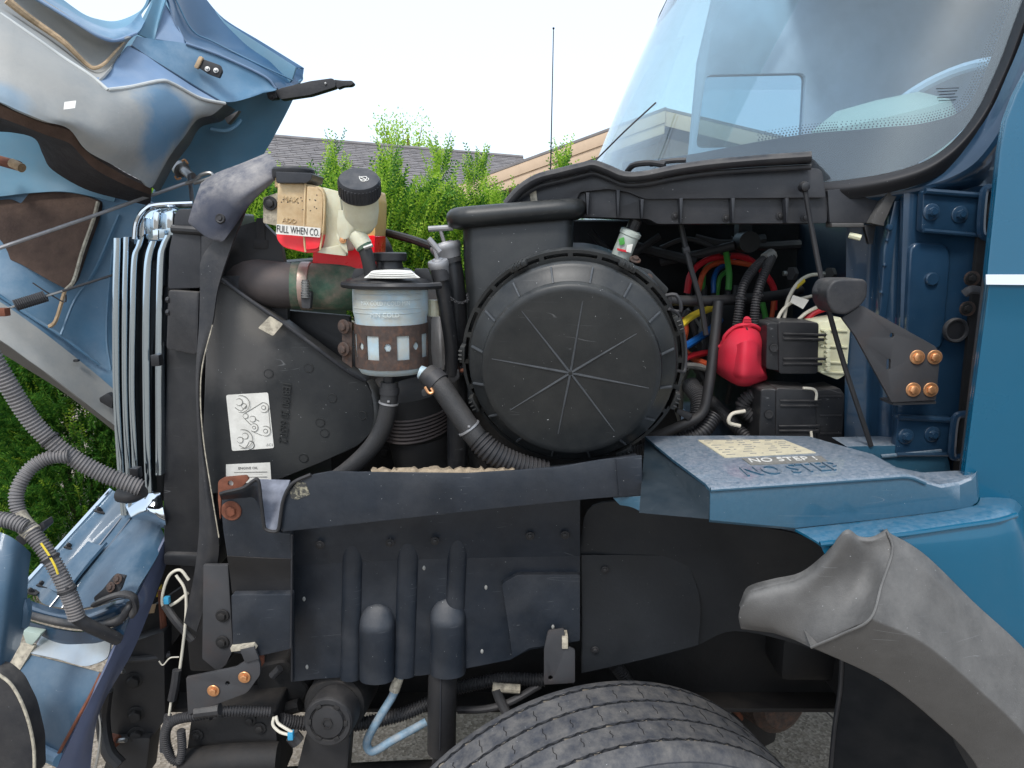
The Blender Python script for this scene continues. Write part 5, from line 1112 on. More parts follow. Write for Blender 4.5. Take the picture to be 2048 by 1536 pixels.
for k in range(0, len(cpts) - 1):
    a, bq = cpts[k], cpts[k + 1]; dd = bq - a; n_ = dd.orthogonal().normalized() if k % 2 else dd.cross(dd.orthogonal()).normalized()
    c = (a + bq) / 2; h = dd * .62; w = n_ * .0028
    part('chain_link', tube([c - h, c - h * .5 + w, c + h * .5 + w, c + h, c + h * .5 - w, c - h * .5 - w, c - h], .0009, 5, 1, smooth=False), m['bracket'], d2)
# ================================================================ engine behind everything
t = thing('diesel_engine', 'dark grimy diesel engine deep in the bay', 'engine', V((0, 2.2, .7)))
part('block', box((-.02, 2.3, 1.2), (1.0, .62, .75), None, .03), m['dark'], t)
part('valve_cover', box((.0, 2.35, 1.63), (.9, .34, .12), None, .03, 3), m['dark'], t)
part('gear_case', box((-.36, 2.25, 1.3), (.14, .7, .6), None, .05, 3), m['dark'], t)
part('exhaust_drum', lathe([(.0, .06), (.05, .06), (.078, .05), (.082, .03), (.085, 0), (.085, -.05), (.08, -.06), (.085, -.075), (.083, -.16), (.0, -.16)], P(834, 816, 1.72), (-.15, -.2, 1), 40), m['dark'], t)
for k in range(7): part('drum_ring', lathe([(.0855, -.003), (.0885, 0), (.0855, .003)], P(834, 812 + k * 7, 1.72), (-.15, -.2, 1), 36), m['darkhose'], t)
part('grey_cover', surf([[(862, 640, 1.85), (874, 620, 1.8), (896, 590, 1.82)], [(862, 690, 1.84), (878, 680, 1.78), (900, 670, 1.8)], [(860, 745, 1.85), (880, 740, 1.79), (905, 740, 1.8)]], 5, 5, .01), m['alu'], t)
part('belt_pulley', lathe([(.0, .02), (.03, .02), (.04, .01), (.07, .01), (.075, -.01), (.07, -.02), (0, -.02)], P(840, 890, 1.9), (-1, -.5, 0), 24), m['black'], t)
part('water_pipe', tube([P(700, 640, 1.75), P(680, 690, 1.75), P(700, 760, 1.8)], .018, 12, 5), m['tank'], t)
part('filter', lathe([(0, .1), (.045, .1), (.05, .09), (.05, -.1), (0, -.1)], P(870, 900, 1.85), (0, 0, 1), 24), m['black'], t)
part('oil_line', tube([P(925, 860, 1.7), P(935, 900, 1.68), P(960, 940, 1.68)], .02, 10, 4), m['dark'], t)
for k in range(5): bolt(t, 770 + k * 34, 905 - (k % 2) * 20, 1.86, BD, 1.1)
part('side_panel', plate(rnd([(566, 620), (700, 632), (700, 690), (760, 740), (720, 760), (650, 700), (566, 640)], 6), 1.66, .02, .003), m['black'], t)
part('vent_hose', tube([P(745, 480, 1.9), P(760, 500, 1.9), P(770, 540, 1.95)], .016, 10, 5), m['hose'], t)
part('vent_hose', tube([P(758, 470, 1.95), P(775, 500, 1.95), P(786, 550, 2.0)], .014, 10, 5), m['hose'], t)
part('inner_far_wing', box((-.05, 3.28, 1.25), (1.5, .04, .75), None, .01), m['dark'], t)
# ================================================================ fan shroud
t = shroud = thing('fan_shroud', 'black plastic fan shroud funnel with embossed casting number', 'fan shroud', P(560, 1000, 1.6))
SY = yplane((430, 560, 1.545), (430, 950, 1.545), (750, 820, 1.60))
so = [(432, 552), (452, 560), (500, 600), (560, 640), (620, 684), (690, 736), (728, 756, 14), (746, 790, 10), (750, 830), (744, 864, 10), (716, 892, 12), (640, 926), (560, 958), (500, 975), (412, 990), (406, 860), (412, 700), (424, 620)]
part('side_face', plate(rnd(so, 6), SY, .05, .009, seg=4), m['shroud'], t, ang=50)
part('top_slope', surf([[(446, 553, 1.60), (510, 592, 1.61), (580, 640, 1.62), (700, 736, 1.64), (750, 768, 1.66)], [(440, 560, 1.56), (502, 603, 1.57), (566, 648, 1.575), (692, 742, 1.60), (742, 776, 1.615)]], 6, 2, .004), m['plastic2'], t)
fl0 = [(738, 762), (752, 790), (757, 825), (754, 856), (742, 884), (728, 898)]
part('outlet_flange', tube([P(u, v, 1.60 + .02 * abs(i - 2.5) / 2.5) for i, (u, v) in enumerate(fl0)], .011, 12, 7, flat=1.4), m['cover'], t)
part('outlet_ring', tube([P(u + 10, v + (2 if v < 825 else -2), 1.63 + .02 * abs(i - 2.5) / 2.5) for i, (u, v) in enumerate(fl0)], .008, 10, 7), m['rubber'], t)
part('fan_housing', lathe([(.30, 0), (.28, .12), (.27, .16)], V((-.3, 2.1, 1.62)), (1, 0, 0), 40), m['dark'], t)
for u, v in ((617, 736), (537, 747), (664, 796), (724, 831), (649, 866), (607, 916), (640, 845), (500, 890)):
    Yq = SY(u, v) - .0005; part('mould_ring', lathe([(.0100, -.002), (.0100, .001), (.0086, .001), (.0086, -.002)], P(u, v, Yq), (.05, -1, 0), 20), m['cover'], t)
tx = text('casting_number', '1E8190 20 6650.2', P(566, 766, SY(566, 790) - .001), P(558, 884, SY(558, 884) - .001), (1, 0, 0), m['cover'], t, .0016, height=.018)
part('dusty_bevel', tube([P(438, 556, 1.545), P(502, 602, 1.548), P(562, 644, 1.555), P(625, 690, 1.565), P(692, 740, 1.58), P(730, 762, 1.595)], .0045, 10, 5), m['plastic2'], t)
part('tape_patch', plate(rnd([(516, 656), (540, 632), (566, 648), (546, 672)], 3), 1.538, .001, 0), m['tape'], t)
st = part('belt_diagram_sticker', plate(rnd([(452, 790), (536, 785), (548, 896), (464, 902)], 4), lambda u, v: SY(u, v) - .0012, .001, 0), m['white'], t, label='white belt routing sticker')
def circ(u, v, r, n=18): return [P(u + r * math.cos(2 * math.pi * k / n), v + r * math.sin(2 * math.pi * k / n), SY(u, v) - .0016) for k in range(n + 1)]
for u, v, r in ((482, 808, 17), (486, 878, 19), (527, 815, 10), (527, 815, 4), (531, 862, 10), (531, 862, 4), (508, 855, 8), (508, 855, 3), (491, 832, 5), (478, 804, 7), (490, 872, 6), (480, 880, 6), (505, 838, 6), (488, 812, 5)):
    part('diagram_circle', tube(circ(u, v, r), .0007, 5, 1, smooth=False), m['inkgrey'], st)
for pts in ([(491, 826), (525, 805)], [(537, 816), (541, 862)], [(503, 862), (524, 871)], [(489, 837), (502, 850)], [(470, 815), (482, 822), (492, 812)], [(478, 890), (490, 896), (498, 884)], [(510, 838), (518, 842)]):
    part('diagram_line', tube([P(u, v, SY(u, v) - .0016) for u, v in pts], .0007, 5, 2), m['inkgrey'], st)
text('sticker_number', '3812865C1', P(511, 893.5, SY(520, 893) - .0016), P(545, 892, SY(545, 893) - .0016), (0, 0, 1), m['ink'], st, .0002)
s2 = part('oil_sticker', plate([(452, 929), (540, 925), (543, 966), (452, 966)], lambda u, v: SY(u, v) - .0012, .001, 0), m['white'], t, label='white engine oil sticker')
text('sticker_heading', 'ENGINE OIL', P(477, 939, SY(477, 939) - .0016), P(516, 938, SY(516, 938) - .0016), (0, 0, 1), m['ink'], s2, .0002)
for k in range(4): part('sticker_print', tube([P(462 + 6 * (k == 0), 945 + 5 * k, SY(470, 945) - .0016), P(534 - 9 * (k % 2), 943.5 + 5 * k, SY(530, 945) - .0016)], .0007, 5, 2), m['inkgrey'], s2)
# ================================================================ radiator with side tank and rubber baffles
t = thing('radiator', 'tall black radiator side tank behind the chrome grille', 'radiator', P(380, 1130, 1.8))
part('core', box((-.74, 2.35, 1.46), (.08, 1.5, .96), None, .01), m['black'], t)
part('tank_top', plate(rnd([(349, 430, 8), (356, 418, 8), (408, 418, 6), (412, 452), (347, 452)], 4), 1.56, .3, .006, seg=3), m['plastic2'], t)
part('tank_bead', tube([P(345, 458, 1.555), P(400, 462, 1.55), P(430, 466, 1.56)], .009, 10, 4), m['plastic'], t)
part('tank_upper', plate(rnd([(346, 462, 8), (402, 466), (402, 576), (336, 578), (338, 500)], 6), 1.555, .3, .006, seg=3), m['plastic2'], t)
part('tank_shield', plate(rnd([(337, 580), (398, 584), (394, 710, 8), (332, 698, 8)], 4), 1.545, .02, .003), m['rubber'], t)
part('tank_lower', plate(rnd([(334, 690), (420, 690), (440, 1100), (436, 1136), (328, 1130, 8), (326, 1000)], 6), 1.575, .3, .006, seg=3), m['plastic'], t)
part('tank_foot', plate(rnd([(326, 1108), (400, 1110), (400, 1134), (328, 1130)], 6), 1.56, .3, .004), m['plastic'], t)
part('side_web', plate(rnd([(398, 470), (470, 455), (520, 440), (560, 480), (575, 560), (575, 640), (430, 620), (398, 980)], 4), 1.60, .02, .003), m['black'], t)
part('slot_recess', plate(rnd([(512, 436), (530, 436), (530, 480), (536, 480), (536, 498), (506, 498), (506, 480), (512, 480)], 3), 1.598, .004, .001), m['ink'], t)
part('vertical_panel', plate(rnd([(402, 470), (446, 470), (432, 570), (420, 660), (402, 760), (404, 900), (420, 1000), (432, 1100), (406, 1120), (396, 900), (398, 700)], 5), 1.548, .03, .003), m['rubber'], t)
for v in (600, 625): part('tank_nub', tube([P(335, v, 1.55), P(341, v, 1.548)], .007, 8, 2), m['plastic'], t)
t = thing('rubber_baffle_flap', 'dusty curled rubber flap riveted over the radiator corner', 'rubber flap', P(440, 480, 1.5))
rows = [[(402, 366, 1.545), (432, 346, 1.545), (484, 326, 1.55), (532, 306, 1.56)], [(396, 382, 1.505), (434, 368, 1.50), (490, 350, 1.505), (548, 318, 1.53)], [(386, 410, 1.49), (434, 402, 1.478), (496, 380, 1.486), (555, 344, 1.515)],
        [(378, 436, 1.49), (432, 446, 1.474), (484, 406, 1.484), (548, 362, 1.512)], [(377, 446, 1.492), (424, 476, 1.478), (466, 444, 1.484), (524, 384, 1.508)], [(382, 450, 1.495), (436, 483, 1.482), (462, 462, 1.486), (508, 396, 1.51)]]
part('flap', surf(rows, 6, 5, .006), m['rubber_dusty'], t, ang=60)
part('rivet', lathe([(.0, .006), (.004, .006), (.0045, .003), (.0085, .004), (.0105, .001), (.0105, -.003)], P(441, 437, 1.476), (0, -1, .1), 18), m['loom'], t)
t = thing('rubber_baffle_strip', 'long twisted black rubber strip hanging beside the radiator', 'rubber strip', P(384, 1262, 1.5))
L_ = [(430, 476), (402, 520), (400, 575), (398, 650), (392, 730), (392, 800), (396, 880), (398, 960), (398, 1060), (388, 1150), (368, 1246)]
R_ = [(500, 396), (462, 494), (436, 575), (424, 650), (404, 730), (400, 800), (406, 880), (418, 960), (437, 1075), (431, 1140), (393, 1264)]
part('strip', surf([[(u, v, 1.522 - .006 * i) for i, (u, v) in zip([0, 1, 2, 3, 4, 4, 4, 4, 4, 4, 3], L_)], [((a[0] + b[0]) / 2, (a[1] + b[1]) / 2, 1.516 - .006 * i) for i, a, b in zip([0, 1, 2, 3, 4, 4, 4, 5, 6, 5, 3], L_, R_)], [(u, v, 1.512 - .005 * i) for i, (u, v) in zip([0, 1, 2, 3, 3, 3, 3, 4, 5, 4, 3], R_)]], 5, 4, .005), m['rubber'], t, ang=60)
part('worn_edge', tube([P(u + 1, v, 1.508 - .005 * i) for i, (u, v) in zip([0, 1, 2, 3, 3, 3, 3, 4, 5, 4, 3], R_)][3:9], .0013, 6, 5), m['tape'], t)
# ================================================================ grille
t = thing('chrome_grille', 'chrome grille of tall vertical ribs seen edge on', 'grille', P(280, 1040, 1.6))
def rib(path, w, name='rib', dep=.02, mat=None):
    """half round chrome rib following a photo path, width in pixels"""
    path = cr([V(p) for p in path], 6); b = bmesh.new(); rows_ = []
    for q in path:
        c = P(q.x, q.y, q.z); s = mm(w, q.z) / 2
        rows_.append([b.verts.new(c + V((s * x, dep * y, 0))) for x, y in ((-1, 1.1), (-1, .3), (-.93, .06), (-.72, -.05), (0, -.14), (.72, -.05), (.93, .06), (1, .3), (1, 1.1))])
    for i in range(len(rows_) - 1):
        for j in range(8): b.faces.new((rows_[i][j], rows_[i][j + 1], rows_[i + 1][j + 1], rows_[i + 1][j]))
    for r_ in (rows_[0], rows_[-1]): b.faces.new(r_)
    bmesh.ops.recalc_face_normals(b, faces=b.faces[:]); return part(name, b, mat or m['grillepaint'], t, ang=50)
rib([(234, 476, 1.60), (231, 600, 1.6), (232, 780, 1.6), (240, 930, 1.6), (248, 1030, 1.6)], 16, dep=.03)
rib([(252, 474, 1.59), (249, 600, 1.59), (249, 780, 1.59), (255, 930, 1.59), (262, 1030, 1.59)], 12)
rib([(284, 468, 1.58), (277, 492, 1.58), (268, 520, 1.58), (265, 620, 1.58), (263, 780, 1.58), (268, 900, 1.58), (271, 985, 1.58)], 13)
rib([(306, 482, 1.57), (297, 512, 1.57), (293, 560, 1.57), (291, 700, 1.57), (293, 880, 1.57), (297, 985, 1.57)], 16)
rib([(336, 470, 1.56), (326, 492, 1.56), (320, 530, 1.56), (317, 700, 1.56), (317, 860, 1.56), (317, 950, 1.56)], 15)
part('back_panel', plate([(240, 490), (334, 482), (330, 700), (328, 1000), (252, 1030), (240, 800)], 1.625, .04, .003), m['void'], t)
cw = part('crown', tube([P(272, 478, 1.57), P(276, 446, 1.57), P(290, 422, 1.57), P(315, 412, 1.58), P(386, 408, 1.6)], .007, 10, 7, flat=1.6), m['chrome'], t)
for q in ([(276, 440), (288, 434), (288, 470), (278, 478)], [(306, 424), (318, 424), (316, 458), (306, 458)], [(333, 424), (346, 424), (345, 456), (333, 456)]):
    part('crown_post', plate(rnd(q, 3), 1.575, .03, .004), m['chrome'], cw)
part('crown_panel', plate(rnd([(276, 430), (296, 414), (346, 416), (346, 480), (276, 480)], 6), 1.60, .02, .003), m['grillepaint'], t)
part('crown_tab', plate([(305, 460), (316, 460), (316, 480), (306, 480)], 1.565, .006, .001), m['chrome'], t)
part('lower_scoop', surf([[(250, 1010, 1.6), (285, 990, 1.59), (320, 985, 1.58)], [(262, 1034, 1.57), (295, 1022, 1.56), (330, 1040, 1.56)], [(268, 1040, 1.6), (300, 1042, 1.6), (332, 1060, 1.6)]], 5, 5, .004), m['chrome'], t)
for u, v in ((314, 720), (272, 945)): part('clip', box(P(u, v, 1.55), (.018, .02, .024), None, .002), m['plastic'], t)
# ================================================================ tilted hood
t = hood = thing('tilted_hood', 'blue truck hood tilted forward showing dusty grey underside', 'hood', P(200, 850, 1.75))
main = [[(-30, 8, 1.52), (60, 70, 1.55), (125, 116, 1.58), (180, 152, 1.60), (215, 181, 1.61), (262, 175, 1.68), (320, 163, 1.76), (345, 168, 1.80), (400, 197, 1.86), (451, 208, 1.92)],
        [(-30, 60, 1.475), (52, 110, 1.50), (118, 152, 1.53), (174, 190, 1.56), (215, 208, 1.585), (262, 204, 1.64), (318, 194, 1.72), (350, 198, 1.77), (390, 216, 1.83), (426, 229, 1.90)],
        [(-30, 125, 1.44), (46, 160, 1.465), (108, 197, 1.495), (164, 226, 1.53), (208, 246, 1.56), (258, 246, 1.615), (305, 240, 1.68), (342, 240, 1.735), (370, 246, 1.79), (394, 240, 1.86)],
        [(-30, 172, 1.40), (42, 202, 1.43), (98, 228, 1.465), (148, 246, 1.50), (196, 276, 1.545), (246, 292, 1.60), (288, 294, 1.66), (318, 294, 1.71), (342, 292, 1.76), (366, 277, 1.82)],
        [(-30, 192, 1.395), (40, 222, 1.42), (92, 243, 1.455), (138, 258, 1.50), (172, 300, 1.545), (222, 328, 1.60), (256, 347, 1.655), (282, 361, 1.69), (304, 374, 1.73), (332, 322, 1.79)]]
part('dusty_liner', surf(past_edge(main), 5, 5, .006), m['liner'], t, ang=45)
part('liner_sticker', plate([(129, 204), (152, 201), (150, 216), (127, 219)], yplane((129, 204, 1.487), (152, 201, 1.498), (127, 219, 1.476)), .001, 0), m['white'], t)
bnd = [(451, 208, 1.92), (426, 229, 1.90), (404, 235, 1.88), (390, 241, 1.86), (378, 254, 1.84), (366, 277, 1.82), (350, 298, 1.80), (332, 322, 1.79), (318, 348, 1.76), (304, 374, 1.73)]
part('liner_return', surf([bnd, [(u + 8, v + 6, Y + .05) for u, v, Y in bnd], [(u + 14 + (i < 3) * 6, v + 12, Y + .12) for i, (u, v, Y) in enumerate(bnd)]], 4, 3, .004), m['flare'], t)
part('lilac_facet', surf([[(238, 112, 1.775), (262, 91, 1.80), (310, 123, 1.83), (355, 151, 1.86), (400, 178, 1.90), (451, 206, 1.93)], [(206, 150, 1.68), (240, 142, 1.73), (300, 144, 1.79), (345, 158, 1.83), (398, 187, 1.88), (451, 207, 1.925)], [(186, 156, 1.612), (215, 180, 1.614), (300, 166, 1.735), (345, 167, 1.80), (398, 196, 1.862), (450, 208, 1.921)]], 5, 5, .004), m['paleblue'], t)
for _q in ([(0, 28, 1.535), (60, 69, 1.553), (125, 115, 1.583), (180, 151, 1.603), (215, 180, 1.611)], [(215, 180, 1.611), (262, 174, 1.68), (320, 162, 1.758), (345, 167, 1.797), (400, 196, 1.857), (450, 207, 1.918)]): part('ridge_edge', tube([P(*z_) for z_ in _q], .0042, 8, 6), m['ridge'], t)
part('ridge_edge', tube([P(72, -4, 1.66), P(150, 44, 1.676), P(200, 74, 1.696), P(232, 81, 1.736), P(272, 67, 1.81)], .0035, 8, 6), m['paleblue'], t)  # channel rim highlight painted as a pale bead
part('upper_strip', surf([[(274, 72, 1.83), (310, 79, 1.87), (372, 87, 1.92), (440, 111, 1.97), (528, 152, 2.03), (552, 176, 2.05)], [(268, 82, 1.815), (306, 98, 1.85), (362, 118, 1.89), (422, 145, 1.94), (500, 172, 2.0), (552, 180, 2.04)], [(263, 90, 1.802), (302, 117, 1.83), (352, 148, 1.86), (402, 179, 1.902), (456, 204, 1.935), (530, 186, 2.02)]], 5, 5, .005), m['bluein'], t)
part('strip_edge', tube([P(372, 87, 1.915), P(440, 111, 1.965), P(528, 152, 2.025), P(552, 177, 2.045)], .0032, 8, 5), m['paleblue'], t)
part('groove', tube([P(262, 91, 1.797), P(300, 117, 1.826), P(352, 149, 1.856), P(402, 180, 1.896), P(450, 208, 1.92)], .0026, 6, 4), m['bluedark'], t)
chan = [[(-30, 6, 1.525), (60, 69, 1.556), (125, 115, 1.586), (180, 151, 1.606), (200, 158, 1.635), (238, 113, 1.775)], [(-22, -4, 1.62), (70, 56, 1.66), (135, 103, 1.69), (182, 141, 1.71), (212, 138, 1.73), (246, 100, 1.79)], [(-16, -14, 1.66), (82, 44, 1.70), (145, 90, 1.72), (188, 126, 1.74), (222, 116, 1.76), (256, 84, 1.80)],
        [(34, -20, 1.69), (112, 38, 1.715), (170, 80, 1.735), (212, 98, 1.755), (240, 92, 1.775), (266, 74, 1.81)], [(62, -10, 1.66), (150, 44, 1.68), (200, 74, 1.70), (232, 81, 1.74), (256, 76, 1.77), (274, 67, 1.82)]]
part('liner_channel', surf(past_edge(chan), 5, 5, .004), m['liner'], t, ang=50)
part('rear_rim', surf([[(60, -10, 1.658), (150, 43, 1.678), (200, 73, 1.698), (232, 80, 1.738), (274, 66, 1.82), (290, 42, 1.86)], [(74, -10, 1.70), (155, 39, 1.72), (203, 65, 1.74), (234, 69, 1.76), (266, 56, 1.83), (284, 34, 1.87)], [(92, -10, 1.77), (160, 33, 1.78), (206, 54, 1.79), (236, 57, 1.81), (262, 46, 1.84), (282, 22, 1.88)]], 5, 5, .004), m['bluein'], t)
part('rear_edge', surf([[(92, -10, 1.772), (160, 33, 1.782), (206, 54, 1.792), (236, 57, 1.812), (262, 46, 1.842), (288, 12, 1.89), (296, -10, 1.9)], [(114, -10, 1.85), (166, 27, 1.85), (200, 39, 1.86), (230, 42, 1.87), (262, 32, 1.88), (286, 16, 1.9), (304, -10, 1.92)]], 5, 3, .005), m['blueskin'], t)
part('tan_seam', tube([P(14, 0, 1.60), P(45, 25, 1.62), P(75, 47, 1.645), P(125, 82, 1.665), P(150, 106, 1.68), P(174, 129, 1.695), P(190, 136, 1.70), P(210, 126, 1.715), P(232, 102, 1.745), P(249, 83, 1.78)], .0068, 8, 6, rf=lambda q: 1.3 - 1.0 * q), m['foamtan'], t)
part('corner_facet', surf([[(274, 67, 1.83), (290, 42, 1.865), (312, -10, 1.92)], [(300, 78, 1.87), (312, 40, 1.90), (326, -10, 1.94)], [(310, 78, 1.88), (318, 40, 1.9), (334, -10, 1.94)]], 5, 5, .004), m['blueskin'], t)
part('light_facet', plate([(309, 78), (369, 87), (366, 74), (352, 45), (334, 14), (320, -10), (316, 20)], yplane((309, 78, 1.88), (369, 87, 1.92), (322, -10, 1.96)), .006, .002), m['paleblue'], t)
sk = [[(404, -12, 2.15), (448, 37, 2.17), (524, 84, 2.2), (600, 131, 2.23), (608, 136, 2.235)], [(362, -12, 2.06), (398, 58, 2.08), (428, 82, 2.10), (520, 118, 2.14), (606, 150, 2.225)], [(346, -12, 2.0), (378, 62, 2.02), (426, 86, 2.06), (516, 128, 2.10), (602, 164, 2.21)], [(332, -12, 1.95), (372, 84, 1.93), (440, 110, 1.98), (530, 151, 2.04), (558, 180, 2.09)]]
part('outer_skin', surf(sk, 6, 5, .005), m['skindark'], t, ang=50)
part('skin_bead', tube([P(348, -8, 1.995), P(384, 60, 2.02), P(428, 84, 2.055), P(520, 130, 2.095), P(585, 160, 2.15)], .0025, 6, 5), m['bluein'], t)
side_ = [[(455, 206, 1.97), (500, 190, 2.05), (556, 181, 2.12), (604, 160, 2.215)], [(395, 258, 1.98), (450, 244, 2.05), (512, 232, 2.13), (578, 216, 2.215)], [(345, 326, 2.0), (400, 306, 2.06), (470, 292, 2.13), (547, 275, 2.215)], [(305, 392, 2.0), (360, 374, 2.06), (432, 358, 2.12), (522, 322, 2.21)], [(290, 470, 2.0), (350, 456, 2.06), (420, 440, 2.1), (500, 400, 2.2)]]
part('side_skin', surf(side_, 6, 6, .005), m['blueskin'], t)
part('skin_crease', tube([P(420, 258, 2.0), P(450, 262, 2.02), P(470, 252, 2.05), P(480, 240, 2.08)], .006, 6, 4), m['blueskin'], t)
part('drop_fin', plate([(448, 236), (478, 220), (470, 232), (455, 248)], 1.94, .02, .002), m['flare'], t)
part('inner_backing', plate([(60, -10), (160, 42), (205, 66), (240, 68), (275, 54), (298, 10), (306, -10), (404, -10), (448, 42), (592, 134), (584, 160), (548, 188), (450, 222), (300, 200), (100, 110), (-30, 24), (-30, -10)], 2.16, .01, .002), m['blueskin'], t)
# hinge plate in the strip
SCW = hexbolt('s', m['steel'])
hp = part('latch_plate', plate(rnd([(392, 132), (406, 118), (440, 130), (444, 142), (438, 156), (416, 148)], 3), 1.90, .01, .002), m['black'], t)
for u, v in ((415, 138), (432, 141)): inst('screw', SCW, hp, place(P(u, v, 1.899), (.1, -1, .2), .42))
part('putty', plate(rnd([(387, 134), (398, 111), (406, 114), (400, 128), (394, 138)], 4), 1.895, .012, .003), m['foamtan'], t)
# foam pad under the liner
part('foam_edge', surf(past_edge([[(-30, 200, 1.415), (40, 228, 1.44), (96, 250, 1.475), (146, 264, 1.515), (162, 292, 1.55), (196, 320, 1.59), (250, 352, 1.655), (303, 378, 1.735)], [(-30, 226, 1.43), (40, 250, 1.455), (92, 270, 1.49), (138, 286, 1.53), (160, 308, 1.56), (190, 338, 1.60), (246, 368, 1.665), (302, 390, 1.745)]]), 5, 4, .02), m['foamtan' if 0 else 'foam'], t)
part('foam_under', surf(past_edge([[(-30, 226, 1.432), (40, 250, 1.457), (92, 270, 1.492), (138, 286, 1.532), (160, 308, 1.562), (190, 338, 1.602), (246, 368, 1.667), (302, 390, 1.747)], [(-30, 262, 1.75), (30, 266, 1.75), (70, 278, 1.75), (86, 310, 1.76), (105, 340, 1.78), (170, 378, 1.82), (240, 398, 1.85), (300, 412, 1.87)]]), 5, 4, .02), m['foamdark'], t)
inn = [[(-30, 240, 1.92), (90, 262, 1.93), (180, 320, 1.95), (260, 380, 1.98), (340, 420, 2.0)], [(-30, 380, 1.92), (80, 376, 1.92), (196, 400, 1.93), (270, 412, 1.95), (340, 430, 1.97)], [(-30, 480, 1.85), (80, 500, 1.87), (170, 530, 1.9), (232, 560, 1.92), (340, 570, 1.93)], [(-30, 556, 1.79), (60, 606, 1.81), (130, 650, 1.85), (200, 700, 1.89), (340, 720, 1.92)], [(-30, 592, 1.76), (60, 650, 1.78), (125, 700, 1.81), (192, 754, 1.85), (340, 850, 1.90)]]
part('inner_side_panel', surf(past_edge(inn), 6, 5, .005), m['bluein'], t, ang=45)
part('dark_cavity_panel', surf(past_edge([[(-30, 252, 1.88), (60, 262, 1.89), (140, 300, 1.9), (230, 372, 1.93)], [(-30, 330, 1.89), (60, 335, 1.9), (140, 360, 1.91), (230, 396, 1.93)], [(-30, 396, 1.88), (60, 386, 1.89), (140, 384, 1.9), (228, 404, 1.93)]]), 5, 4, .004), m['blueskin'], t)
pad = [(-220, 420), (-30, 402), (20, 398), (40, 408), (66, 376), (86, 366), (130, 374), (196, 402), (186, 440), (164, 500), (144, 560), (130, 578), (96, 560), (40, 528), (-30, 500), (-220, 440)]
part('foam_pad', plate(rnd(pad, 6), yplane((0, 400, 1.90), (190, 400, 1.91), (80, 560, 1.82)), .03, .008, seg=3), m['foam'], t)
part('torn_edge', tube([P(196, 404, 1.895), P(186, 442, 1.875), P(165, 502, 1.845), P(148, 560, 1.815), P(132, 580, 1.80)], .005, 6, 6), m['tape'], t)
part('torn_edge', tube([P(130, 580, 1.80), P(112, 640, 1.80), P(96, 655, 1.80)], .005, 6, 4), m['foamtan'], t)
for a in ([(238, 430, 1.925), (190, 540, 1.885), (150, 600, 1.85), (122, 670, 1.805)], [(226, 500, 1.91), (216, 600, 1.90), (214, 680, 1.885), (222, 740, 1.87)], [(-10, 585, 1.765), (60, 632, 1.785), (120, 670, 1.81), (200, 730, 1.86)]):
    part('panel_bead', tube([P(*q) for q in a], .004, 6, 5), m['bluein'], t)
part('lower_flange', surf(past_edge([[(-30, 586, 1.752), (60, 645, 1.772), (125, 694, 1.802), (192, 748, 1.842), (240, 790, 1.86)], [(-30, 622, 1.715), (60, 690, 1.735), (120, 738, 1.765), (190, 796, 1.81), (240, 836, 1.84)], [(-30, 662, 1.70), (60, 722, 1.72), (120, 765, 1.75), (190, 820, 1.80), (240, 858, 1.83)]]), 5, 5, .006), m['liner'], t)
part('lower_edge', surf(past_edge([[(-30, 664, 1.702), (60, 724, 1.722), (120, 767, 1.752), (190, 822, 1.802), (240, 860, 1.832)], [(-30, 690, 1.76), (60, 742, 1.78), (120, 780, 1.80), (190, 832, 1.84), (240, 872, 1.87)]]), 5, 3, .005), m['flare'], t)
part('edge_clip', plate(rnd([(198, 796), (214, 786), (226, 796), (224, 818), (200, 804)], 3), 1.80, .02, .002), m['plastic'], t)
part('edge_clip', box(P(153, 721, 1.80), (.012, .01, .006), None, .002), m['black'], t)
part('hinge_pin', tube([P(-20, 316, 1.83), P(38, 332, 1.8)], .012, 10, 3), m['rust'], t)
part('hinge_pin_tip', tube([P(24, 326, 1.8), P(44, 336, 1.79)], .011, 10, 2), m['foamtan'], t)
# clevis stud
t2 = thing('hood_cable_stud', 'steel clevis stud with clips on hood side', 'clevis', P(368, 360, 1.95))
part('stud', tube([P(356, 332, 1.96), P(370, 342, 1.94), P(384, 354, 1.92)], .012, 12, 3), m['steel'], t2)
part('collar', lathe([(.021, -.006), (.021, .006), (0, .006)], P(362, 338, 1.95), (.7, -.6, -.6), 18), m['steel'], t2)
part('clip', tube([P(364, 322, 1.94), P(370, 320, 1.94), P(376, 328, 1.94)], .0028, 6, 4), m['zinc'], t2)
part('clip', tube([P(350, 352, 1.94), P(354, 358, 1.94), P(362, 356, 1.94)], .0028, 6, 4), m['zinc'], t2)
t2 = thing('hood_latch_strap', 'black rubber hood latch strap sticking out from hood corner', 'latch strap', P(610, 195, 2.06))
part('strap', plate(rnd([(548, 182), (562, 176), (620, 162), (664, 156, 4), (672, 162, 3), (671, 174, 3), (620, 190), (560, 199, 4)], 3), 2.06, .03, .005, seg=3), m['rubber'], t2)
part('pull_tip', plate(rnd([(668, 159), (686, 161), (704, 161, 3), (708, 166, 3), (702, 171, 3), (686, 172), (674, 177)], 3), 2.062, .025, .004, seg=3), m['rubber'], t2)
part('anchor', plate(rnd([(532, 184), (550, 180), (554, 196), (536, 198)], 3), 2.05, .03, .003), m['black'], t2)
bolt(t2, 543, 193, 2.048, BD, .6)
part('stud', lathe([(0, .003), (.003, .002), (.004, -.002)], P(651, 167, 2.058), (0, -1, 0), 8), m['steel'], t2)
